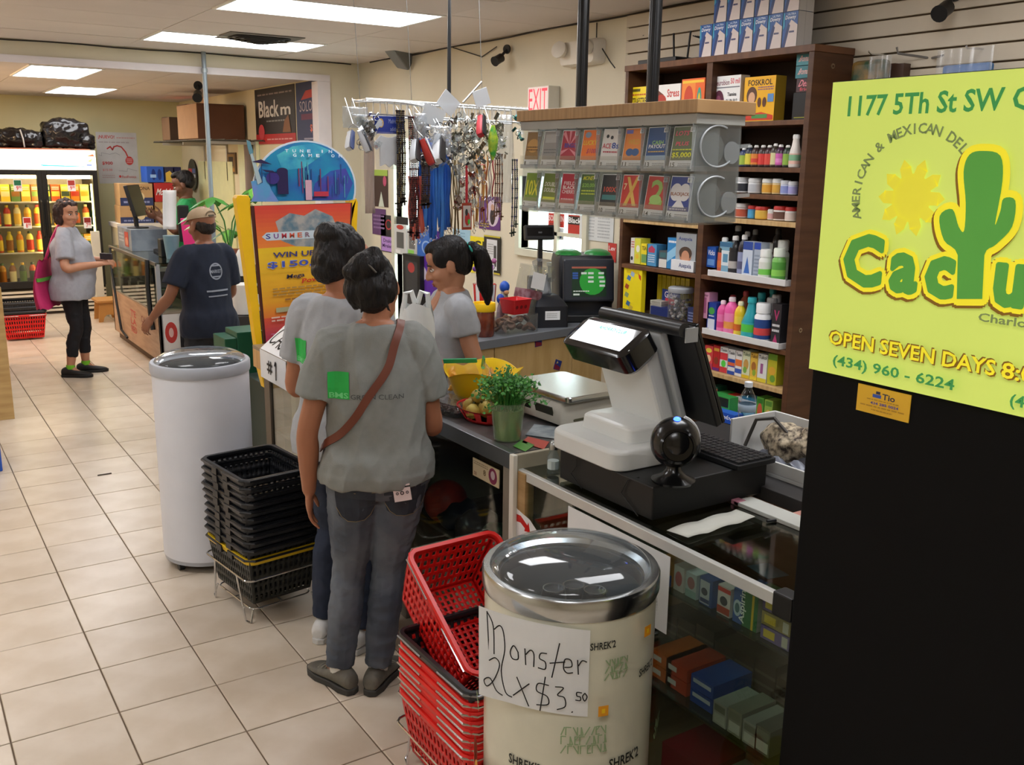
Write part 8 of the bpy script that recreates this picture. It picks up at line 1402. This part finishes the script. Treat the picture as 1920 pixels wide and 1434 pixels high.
q=ond(413,350,7.6);t=thing('potted_plant','leafy green money plant behind the beige cap','plant',(q.x+.05,q.y,.0));PLG=[mat('5a9a34',.4,var=.1),mat('3a7a2c',.4,var=.1),mat('7ab84a',.4,var=.1)];zt=q.z;b=MB();b.lathe([(.08,.92),(.11,1.08),(.115,1.09),(.1,1.09),(0,1.08)],mat('8a4a34',.6),20,cap=False);b.build('pot',t)
b=MB();stems=[]
for i in range(7):a=2*pi*i/7+.4;e=Vector((.24*cos(a),.2*sin(a),zt+random.uniform(-.38,.06)));b.tube([(0,0,1.06),(e.x*.3,e.y*.3,(1.06+e.z)/2+.04),tuple(e)],.006,PLG[1],5);stems.append(e)
b.build('stems',t)
for e in stems:
 for k in range(6):
  a=2*pi*k/6;d=Vector((cos(a),sin(a),-.35+.2*random.random())).normalized();L=random.uniform(.12,.19);s=d.cross(Vector((0,0,1))).normalized();n=s.cross(d);lf=MB();m=PLG[random.randrange(3)];P=[]
  for u,w_ in ((0,.0),(.2,.16),(.5,.24),(.8,.16),(1,0)):c=e+d*L*u-Vector((0,0,.25*L*u*u));P.append((c-s*w_*L,c+n*.02*L,c+s*w_*L))
  lf.add([q_ for r in P for q_ in r],[(3*i+j,3*i+j+1,3*i+j+4,3*i+j+3) for i in range(4) for j in range(2)],m);lf.build('leaf',t,smooth=80)
b=MB();ql=ond(441,470,7.6);pc_=thing('side_counter','dark counter under the plant between the barrel cooler and the rear aisle','counter',(q.x-.2,q.y-.1,0));part(pc_,'counter_top',(0,0,.88),(.75,.5,.92),mat('3a332e',.5));part(pc_,'carcass',(.02,.02,0),(.73,.48,.88),mat('24211f',.6))
b=MB();q=ond(428,440,7.45);b.lathe([(.02,0),(.035,.02),(.02,.1),(.03,.14),(.0,.17)],mat('b0243a',.3),14);o=b.build('red_gift',None,(q.x,q.y,.92));tag(o,'shiny red wrapped gift beside the yellow lottery frame','gift');b=MB();q=ond(452,430,7.4);b.lathe([(.05,0),(.05,.16),(.03,.2),(.0,.205)],mat('d0d0cc',.4),16);o=b.build('white_kettle',None,(q.x,q.y,.92));tag(o,'white canister beside the yellow lottery frame','canister')
b=MB();q=ond(430,600,7.35);qa,qc=ony(425,555,q.y),ony(470,640,q.y);b.box((qa.x,q.y,qc.z),(qc.x+.1,q.y+.004,qa.z),mat('c4c5c8',.6));p=Panel(b,(qa.x,q.y,qc.z),(qc.x+.1-qa.x,0,0),(0,0,qa.z-qc.z));art(p,[('r',.1,.6,.5,.95,'4a4a4e'),('s',.1,.1,.5,.5,5,'8a8a8e'),('t','SALE',.1,1.02,.6,1.15,'4a8a3a')]);tag(b.build('notice',smooth=0),'white notice sheet with a photo left of the yellow frame','notice');b=MB();qa,qc=ony(455,570,q.y-.02),ony(478,620,q.y-.02);b.box((qa.x,q.y-.02,qc.z),(qc.x+.06,q.y-.014,qa.z),mat('d8d0b8',.6));p=Panel(b,(qa.x,q.y-.02,qc.z),(qc.x+.06-qa.x,0,0),(0,0,qa.z-qc.z));p.rect(0,.5,1,.75,mat('e0b030',.5));p.rect(0,.85,1,.95,mat('e0b030',.5));tag(b.build('leaflet',smooth=0),'yellow-banded leaflet left of the yellow frame','leaflet')
b=MB();q=ond(448,505,7.2);b.lathe([(.08,0),(.095,.2),(.1,.21),(.1,.225)],mat('d8d6d2',.5),22);o=b.build('white_tub',None,(q.x+.03,q.y,q.z-.1));o.location.z=.66;tag(o,'white plastic tub beside the navy shirt','tub')
b=MB();b.box((q.x-.1,q.y-.12,0),(q.x+.2,q.y+.12,.655),mat('2a2624',.6));tag(b.build('dark_stand',smooth=0,bev=.004),'dark stand under the white tub','stand')
t=thing('step_stool','small wooden step stool with an arched foot near the lit cooler','stool',(2.05,11.55,0));SW_=mat('b98446',.5);b=MB();pts=[(-.12,0),(-.075,0),(-.06,.05),(-.03,.08),(.03,.08),(.06,.05),(.075,0),(.12,0),(.1,.22),(-.1,.22)];b.loft([[(x,-.15,z) for x,z in pts],[(x,-.13,z) for x,z in pts]],SW_);b.build('foot_panel',t,smooth=0);b=MB();b.loft([[(x,.13,z) for x,z in pts],[(x,.15,z) for x,z in pts]],SW_);b.build('foot_panel',t,smooth=0);b=MB();b.box((-.13,-.18,.22),(.13,.18,.245),SW_);b.build('seat',t,smooth=0,bev=.004);b=MB();b.box((-.02,-.13,.1),(.0,.13,.16),SW_);b.build('rail',t,smooth=0)
b=MB();b.box((2.0,11.75,.248),(2.06,11.8,.92),mat('d5d2c8',.5));
t=thing('white_post','white upright post behind the wooden stool','post',(2.05,11.85,0));part(t,'post',(-.05,0,0),(.04,.06,.98),mat('d5d2c4',.5));part(t,'foot',(-.08,-.04,0),(.07,.1,.02),mat('c5c2b4',.5))
for i in range(4):
 z=.02+.045*i;t=make_basket('shopping_basket',['red basket at the bottom of the far floor stack by the snack shelf','lowest black basket on the far floor stack by the snack shelf','middle black basket on the far floor stack','top black basket on the far floor stack'][i],'shopping basket','baskets on the far floor stack',.40,.30,.2 if i else .24,RB1 if i==0 else BB,mat('cf2320',.3) if i==0 else BBR,CHROME if i==0 else BB,True);t.location=(1.10,10.72,z+(.03 if i else 0));t.rotation_euler.z=radians(88)
ls=thing('snack_shelf','pale wooden end panel and rack of snacks at the left edge','shelf',(0,0,0));q=onz(28,785,0);PNL=wood('c9a870','b99660',.55,(1,1,8));part(ls,'end_panel',(q.x-.75,q.y,0),(q.x,q.y+.03,.93),PNL);part(ls,'side_panel',(q.x-.03,q.y+.03,0),(q.x,q.y+2.2,.10),mat('d0c8b8',.6));part(ls,'back_panel',(q.x-.4,q.y+.03,0),(q.x-.37,q.y+2.2,1.75),mat('b8b0a0',.6))
for z in (.1,.45,.8,1.15,1.45):part(ls,'shelf_board',(q.x-.37,q.y+.03,z-.02),(q.x,q.y+2.2,z),mat('d5cdbd',.5))
SNK=['b8303a','c8443a','d8d0c8','c83a5a','e0c8a0','8a3a30','d8a048'];ORDI=['first','second','third','fourth','fifth','sixth','seventh','eighth','ninth','tenth','eleventh']
for li,z in enumerate((.1,.45,.8,1.15)):
 for i in range(11):
  y=q.y+.15+.19*i;b=MB();h=.26;c=SNK[(i*3+li*2) % 7]
  b.loft([[(x,y_,zz) for x,y_ in rrect(.05*k1,.08*k2,.02*k1,3)] for zz,k1,k2 in ((0,.25,1),(.03,.9,.95),(h*.5,1,.92),(h-.03,.8,.95),(h,.15,1))],mat(c,.3,var=.08));p=Panel(b,(-.0,0,0),(0,0,0.1),(0,0,.1));p=Panel(b,(.052,-.06,.08),(0,.12,0),(0,0,.1),lift=.001);p.disc(.5,.5,.42,.4,mat('e8ddd0' if (i+li) % 2 else 'e0a8a0',.4));p.rect(.2,.4,.8,.6,mat('a82a34',.4));tag(b.build('snack_bag',None,(q.x-.06,y,z+.002)),ORDI[i]+' snack bag from the near end on the '+['lowest','second','third','top'][li]+' board of the snack shelf','snack bag','snack bags on the left shelf')
for i in range(5):
 b=MB();b.ell((0,0,0),(.06,.05,.05),mat('8a8880',.4,col2='3a3836',vs=20),12,8);o=b.build('netted_pack',None,(q.x+.03,q.y+2.35+.02*i,.50+.06*i));
 tag(o,['lowest','second','third','fourth','uppermost'][i]+' dark striped pack in the hanging strip beside the lit cooler','pack','striped packs hanging by the cooler')
b=MB();b.tube([(q.x+.03,q.y+2.40,.45),(q.x+.03,q.y+2.42,1.6),(q.x-.3,q.y+2.2,1.7)],.004,CHROME,5);tag(b.build('clip_strip'),'thin clip strip hanging at the far end of the snack shelf','strip')
b=MB();qb=onz(2,884,0);b.box((qb.x-.3,qb.y,0),(qb.x+.01,qb.y+.3,.16),mat('2a5ac0',.5));tag(b.build('blue_crate',smooth=0,bev=.006),'blue crate just showing at the left edge of the floor','crate');b=MB();a,c=onz(183,891,.004),onz(209,887,.004);b.tube([a,c],.004,mat('4a3c30',.6),6);tag(b.build('stick'),'small dark stick lying on the floor tiles','stick')
lp=bpy.data.lights.new('warm_lamp','POINT');lp.energy=60;lp.color=(1,.62,.3);lp.shadow_soft_size=.08;lo=bpy.data.objects.new('warm_lamp',lp);COL.objects.link(lo);lo.location=(-.3,10.0,2.2)
# ================================================================== things on the back counter
def bcp(x,y,dy):
 n=Vector((-sin(ang),cos(ang),0));d=ray(x,y);t_=((Vector((e0.x,e0.y,0))-CC).dot(n)+dy)/d.dot(n);return CC+d*t_
def bct(name,label,cat,x,dy,y=600):q=bcp(x,y,dy);return thing(name,label,cat,(q.x,q.y,CZ),ang+{'lottery_terminal':-.6,'ticket_printer':-.5,'pole_display':-.45}.get(name,0))
t=bct('lottery_terminal','black lottery terminal with green top trim and a lit green screen','terminal',1092,.2);s_=1790/(Vector((t.location.x,t.location.y,1.1))-CC).dot(cf);k=1/s_
TB=mat('1c1f26',.35);b=MB();w=104*k;h=118*k
b.loft([[(x,y+.06*(z/h),z) for x,y in rrect(w/2*q,.13*q,.02,3)] for z,q in ((0,.92),(.25*h,.95),(.3*h,1),(.9*h,1),(h,.95))],TB);b.build('housing',t,bev=.004);b=MB()
M=Matrix.Translation((0,-.118,h*.63)) @ Matrix.Rotation(radians(-8),4,'X');b.box((-.46*w,-.022,-.33*h),(.46*w,.01,.33*h),mat('262a33',.4),M=M);b.build('bezel',t,smooth=0,bev=.012);b=MB();p=Panel(b,M @ Vector((-.31*w,-.0225,-.25*h)),M.to_3x3() @ Vector((.62*w,0,0)),M.to_3x3() @ Vector((0,0,.46*h)),lift=.0006)
p.rect(0,0,1,1,mat('0f2a16',.3,emit=.3));p.disc(.6,.5,.38,.45,mat('1c7a26',.3,emit=.5,var=0));p.rect(0,.94,1,1,mat('8a4a3a',.3,emit=.4));GY=mat('b0b8b0',.3,emit=.35)
for u,v in ((.35,.78),(.55,.78),(.85,.78),(.55,.64),(.85,.64),(.55,.5),(.88,.5),(.88,.36)):p.rect(u-.08,v-.035,u+.08,v+.035,GY);p.h-=.0003
for v in (.62,.7,.78):p.rect(.02,v-.03,.18,v+.03,mat('2a4a8a',.3,emit=.3));p.h-=.0003
p.scribble(.04,.14,.5,.22,1,GY);p.rect(.04,.04,.22,.1,GY);b.build('screen',t,smooth=0)
b=MB();GT=mat('1f7a34',.35)
for s in (-1,1):b.ell((s*.27*w,.04,h*1.0),(.24*w,.1,.05*h+.012),GT,16,8)
b.build('top_trim',t)
b=MB();b.box((-.46*w,-.2,0),(.46*w,-.1,.12*h),mat('14161a',.4));b.build('front_ledge',t,smooth=0,bev=.008)
t=bct('ticket_printer','black ticket printer with gray paper curling from the top','printer',1026,.13);w=62*k;b=MB();b.loft([[(x,y+.03*q2,z) for x,y in rrect(w/2*q,.09*q,.012,3)] for z,q,q2 in ((0,1,0),(.12,.97,0),(.15,.8,.5),(.175,.6,1))],TB);b.build('housing',t);b=MB();p=Panel(b,(-.2*w,-.0905,.045),(.44*w,0,0),(0,0,.05));p.rect(0,0,1,1,PAPER);p.scribble(.1,.2,.8,.8,3,mat('b0b0b0',.6));b.build('label',t,smooth=0)
b=MB();b.grid(lambda u,v:(-.028+.05*u-.01*v,.03+.02*sin(v*2),.165+.11*v+.02*u),4,8,mat('8d9196',.5));b.grid(lambda u,v:(.0+.04*u,.05+.03*sin(v*2.4),.165+.1*v),4,8,mat('8d9196',.5));b.build('paper_roll',t,solid=.001)
t=bct('pole_display','black pole display turned towards the shoppers beside the window','display',1010,.36);b=MB();b.lathe([(.05,0),(.05,.01),(.012,.014)],BLK,20);b.build('base',t);zt=bcp(1010,445,.36).z-CZ;b=MB();b.box((-.012,-.012,.01),(.012,.012,zt),BLK);b.build('pole',t,smooth=0);b=MB();M=Matrix.Translation((-.01,0,zt+.03)) @ Matrix.Rotation(radians(-12),4,'X');b.box((-.09,-.022,-.045),(.09,.022,.04),BLK,M=M);p=Panel(b,M @ Vector((-.08,-.0225,-.025)),M.to_3x3() @ Vector((.16,0,0)),M.to_3x3() @ Vector((0,0,.05)));p.rect(0,0,1,1,mat('0c0d10',.15));p.text('PAY',.44,.3,.58,.5,mat('8a8c90',.4));b.build('display_head',t,smooth=0,bev=.005)
b=MB();b.box((-.06,.0,.06),(-.02,.06,.25),BLK);b.build('side_unit',t,smooth=0,bev=.006)
t=bct('document_box','pale gray document box behind the terminal under the window','box',1060,.45);b=MB();b.box((-.13,-.04,0),(.16,.04,.3),mat('a9aca0',.5));b.build('case',t,smooth=0,bev=.004);b=MB();b.box((-.135,-.045,.285),(.165,.045,.31),mat('b8bab0',.5));b.build('lid',t,smooth=0,bev=.003)
t=bct('spice_jar','jar of dark red pickles with a yellow lid at the cashier\'s shoulder','jar',907,.1);w=38*k;b=MB();b.lathe([(w*.44,0),(w*.48,.01),(w*.48,.13),(w*.45,.14)],mat('5a2418',.2,col2='7a3a24',vs=18,coat=.6),22);b.build('jar_body',t);b=MB();b.lathe([(w*.5,.135),(w*.52,.14),(w*.52,.175),(w*.5,.18),(w*.46,.176),(w*.46,.165),(0,.165)],YEL,22,cap=False);b.build('lid',t)
t=bct('rice_jar','square clear canister of brown cookies beside the yellow-lidded jar','canister',958,.1);w=82*k;b=MB();CAN=glass('e6e8e6',.03,key='can',clear=.93);b.loft([[(x,y,z) for x,y in rrect(w/2,.09,.02,3)] for z in (0,.1)],CAN,cap=False);b.build('canister',t,smooth=0);b=MB()
for i in range(40):M=Matrix.Translation((random.uniform(-w*.42,w*.42),random.uniform(-.07,.07),.02+random.uniform(0,.055))) @ Euler((random.uniform(-1,1),random.uniform(-1,1),random.uniform(0,3))).to_matrix().to_4x4();b.lathe([(.02,-.006),(.023,0),(.02,.006)],mat(random.choice(('6a4a38','7a5a44','5a3c2e')),.6),10,M=M)
o=b.build('cookies',t);o['kind']='stuff'
t=bct('red_basket','bright red square basket standing on the clear canister','basket',966,.1);t.location.z=CZ+.101;w=42*k;RBm=mat('c8242a',.35);b=MB();n_=4
V=[[(x*q,y*q,z) for x,y in rrect(w/2,.06,.01,2)] for z,q in ((0,.8),(.004,.82),(.075,1),(.08,1.06),(.076,1.0))];b.loft(V,RBm,cap=False);b.lathe([(0,.002),(.04,.002)],RBm,12,cap=False);b.build('basket_body',t,solid=.002);b=MB()
for i in range(6):b.lathe([(.008,0),(.011,.002)],mat('7a1418',.5),8,M=Matrix.Translation((-w*.3+w*.12*i,-.054,.04+.012*(i % 2))) @ Matrix.Rotation(radians(100),4,'X'))
b.build('holes',t)
t=bct('tall_jar','tilted clear plastic jar with its lid hanging open above the red basket','jar',985,.18);t.location.z=CZ+.11;b=MB();M=Matrix.Rotation(radians(14),4,'Y');b.loft([[(x,y,z) for x,y in rrect(.06,.06,.02,3)] for z in (0,.24)],CAN,cap=False,M=M);b.build('jar_body',t);b=MB();b.loft([[(x,y,z) for x,y in rrect(.062,.062,.02,3)] for z in (.05,.1)],mat('6a3a44',.4,col2='8a6a74',vs=30),M=M);b.build('sweets',t);b=MB();M2=M @ Matrix.Translation((.08,0,.22)) @ Matrix.Rotation(radians(50),4,'Y');b.loft([[(x,y,z) for x,y in rrect(.065,.065,.02,3)] for z in (0,.03)],CAN,M=M2);b.build('lid',t);b=MB();b.box((-.05,-.061,.11),(.055,-.0605,.2),PAPER,M=M);b.build('label',t,smooth=0)
t=bct('lollipop_stand','red and white striped tub of purple lollipops beside the cashier\'s ponytail','lollipop stand',908,.33);t.location.z=CZ;w=42*k;b=MB();n_=16
for i in range(n_):a0,a1=2*pi*i/n_,2*pi*(i+1)/n_;b.add([(w*.38*cos(a0),w*.38*sin(a0),0),(w*.38*cos(a1),w*.38*sin(a1),0),(w*.5*cos(a1),w*.5*sin(a1),.24),(w*.5*cos(a0),w*.5*sin(a0),.24)],[(0,1,2,3)],RED if i % 2 else PAPER)
b.build('striped_tub',t,smooth=0);b=MB();b.lathe([(0,.235),(w*.48,.235)],mat('b8342c',.5),16,cap=False);b.build('tub_lid',t)
for i in range(12):
 a=random.uniform(0,6.28);r_=w*.4*math.sqrt(random.random());x,y=r_*cos(a),r_*sin(a);z1=.30+random.uniform(0,.06);b=MB();b.cyl((x*.8,y*.8,.2),(x*1.1,y*1.1,z1),.002,PAPER,6);b.ell((x*1.1,y*1.1,z1+.012),.0155,mat(random.choice(('6a3a8a','8a4a9a','4a2a6a','a05a8a')),.3),10,7);b.build('lollipop',t)
t=bct('blue_toy','blue and tan toy standing between the jars','toy',938,.2);b=MB();b.ell((0,0,.17),(.025,.02,.028),mat('2444a8',.4),14,10);b.ell((0,-.012,.155),(.018,.014,.018),mat('c8a080',.5),12,8);b.build('head',t);b=MB();b.loft([[(x,y,z) for x,y in rrect(.022*q,.018*q,.01,2)] for z,q in ((0,1.1),(.06,1),(.12,.8),(.15,.5))],mat('8a7a84',.5));b.build('body',t)
b=MB();q=bcp(925,555,.42);b.lathe([(.03,0),(.05,.02),(.055,.18),(.03,.24)],mat('2a3634',.3,var=.2),16);o=b.build('dark_vase',None,(q.x-.06,q.y,CZ));tag(o,'dark speckled vase behind the cashier\'s ponytail','vase')
b=MB();b.ell((0,0,0),(.03,.03,.035),mat('2a5ac0',.4),14,10);b.ell((0,-.02,-.03),(.018,.012,.014),mat('d8a070',.5),10,7);q=bcp(946,545,.4);b.lathe([(.02,-.2),(.02,-.02)],mat('b8b0a0',.5),10);o=b.build('blue_figure',None,(q.x,q.y,CZ+.2));tag(o,'small blue-capped figure behind the tilted clear jar','figure')
q=ond(781,590,3.85);t=thing('carrier_bag','white plastic carrier bag standing on the counter beside the cashier','bag',(q.x,q.y,CZ),radians(-30));b=MB();WB=mat('dfe3e2',.4,var=.04);hb=ond(781,545,3.85).z-CZ
def cb(u,v):a=u*2*pi;w_=.075*(1-.25*v**2);return (cos(a)*w_*1.05+.006*sin(v*9+u*20),sin(a)*w_*.55+.005*sin(v*11+u*31),hb*.86*v+(.012*sin(a*3) if v>.9 else 0))
b.grid(cb,36,14,WB);b.build('bag_body',t,smooth=60)
for s in (-1,1):b=MB();b.tube([(s*.05,0,hb*.8),(s*.045,.0,hb*.98),(s*.02,.0,hb),(s*.006,0,hb*.88)],.011,WB,7);b.build('bag_handle',t)
def wallbox(name,label,cat,x0,y0,x1,y1,dep,col,A):a,c=onx(x0,y0,WX-dep),onx(x1,y1,WX-dep);return carton(name,label,cat,WX-dep,(a.y+c.y)/2,c.z,a.y-c.y,dep-.002,a.z-c.z,col,A)
wallbox('blister_pack','white blister pack with a red cap on the wall behind the necklaces','pack',739,420,762,478,.05,'c9c9c6',[('d',.5,.92,.3,.08,'b8342c'),('r',.2,.2,.8,.75,'5a5a58'),('r',.1,.02,.5,.14,'e0e0de')])
wallbox('blister_pack','second blister pack with a green price tag on the wall','pack',763,430,782,480,.05,'bcbcb8',[('r',.2,.25,.8,.8,'6a6a68'),('r',.1,.05,.7,.2,'8fd05a')])
wallbox('vending_shelf','black wall cabinet with clear doors behind the two women','cabinet',755,475,788,600,.12,'1c1c1e',[('r',.15,.1,.85,.9,'3a3a3c'),('d',.5,.8,.2,.08,'a83a3a')])
wallbox('purple_banner','purple and blue roll-up panel behind the cashier\'s face','banner',782,430,812,560,.08,'5a2f9a',[('p',[(0,.55),(1,.7),(1,1),(0,1)],'2a62b8'),('d',.3,.35,.3,.12,'d8d0e8'),('o',.6,.75,.3,.1,'8fb0e0')])
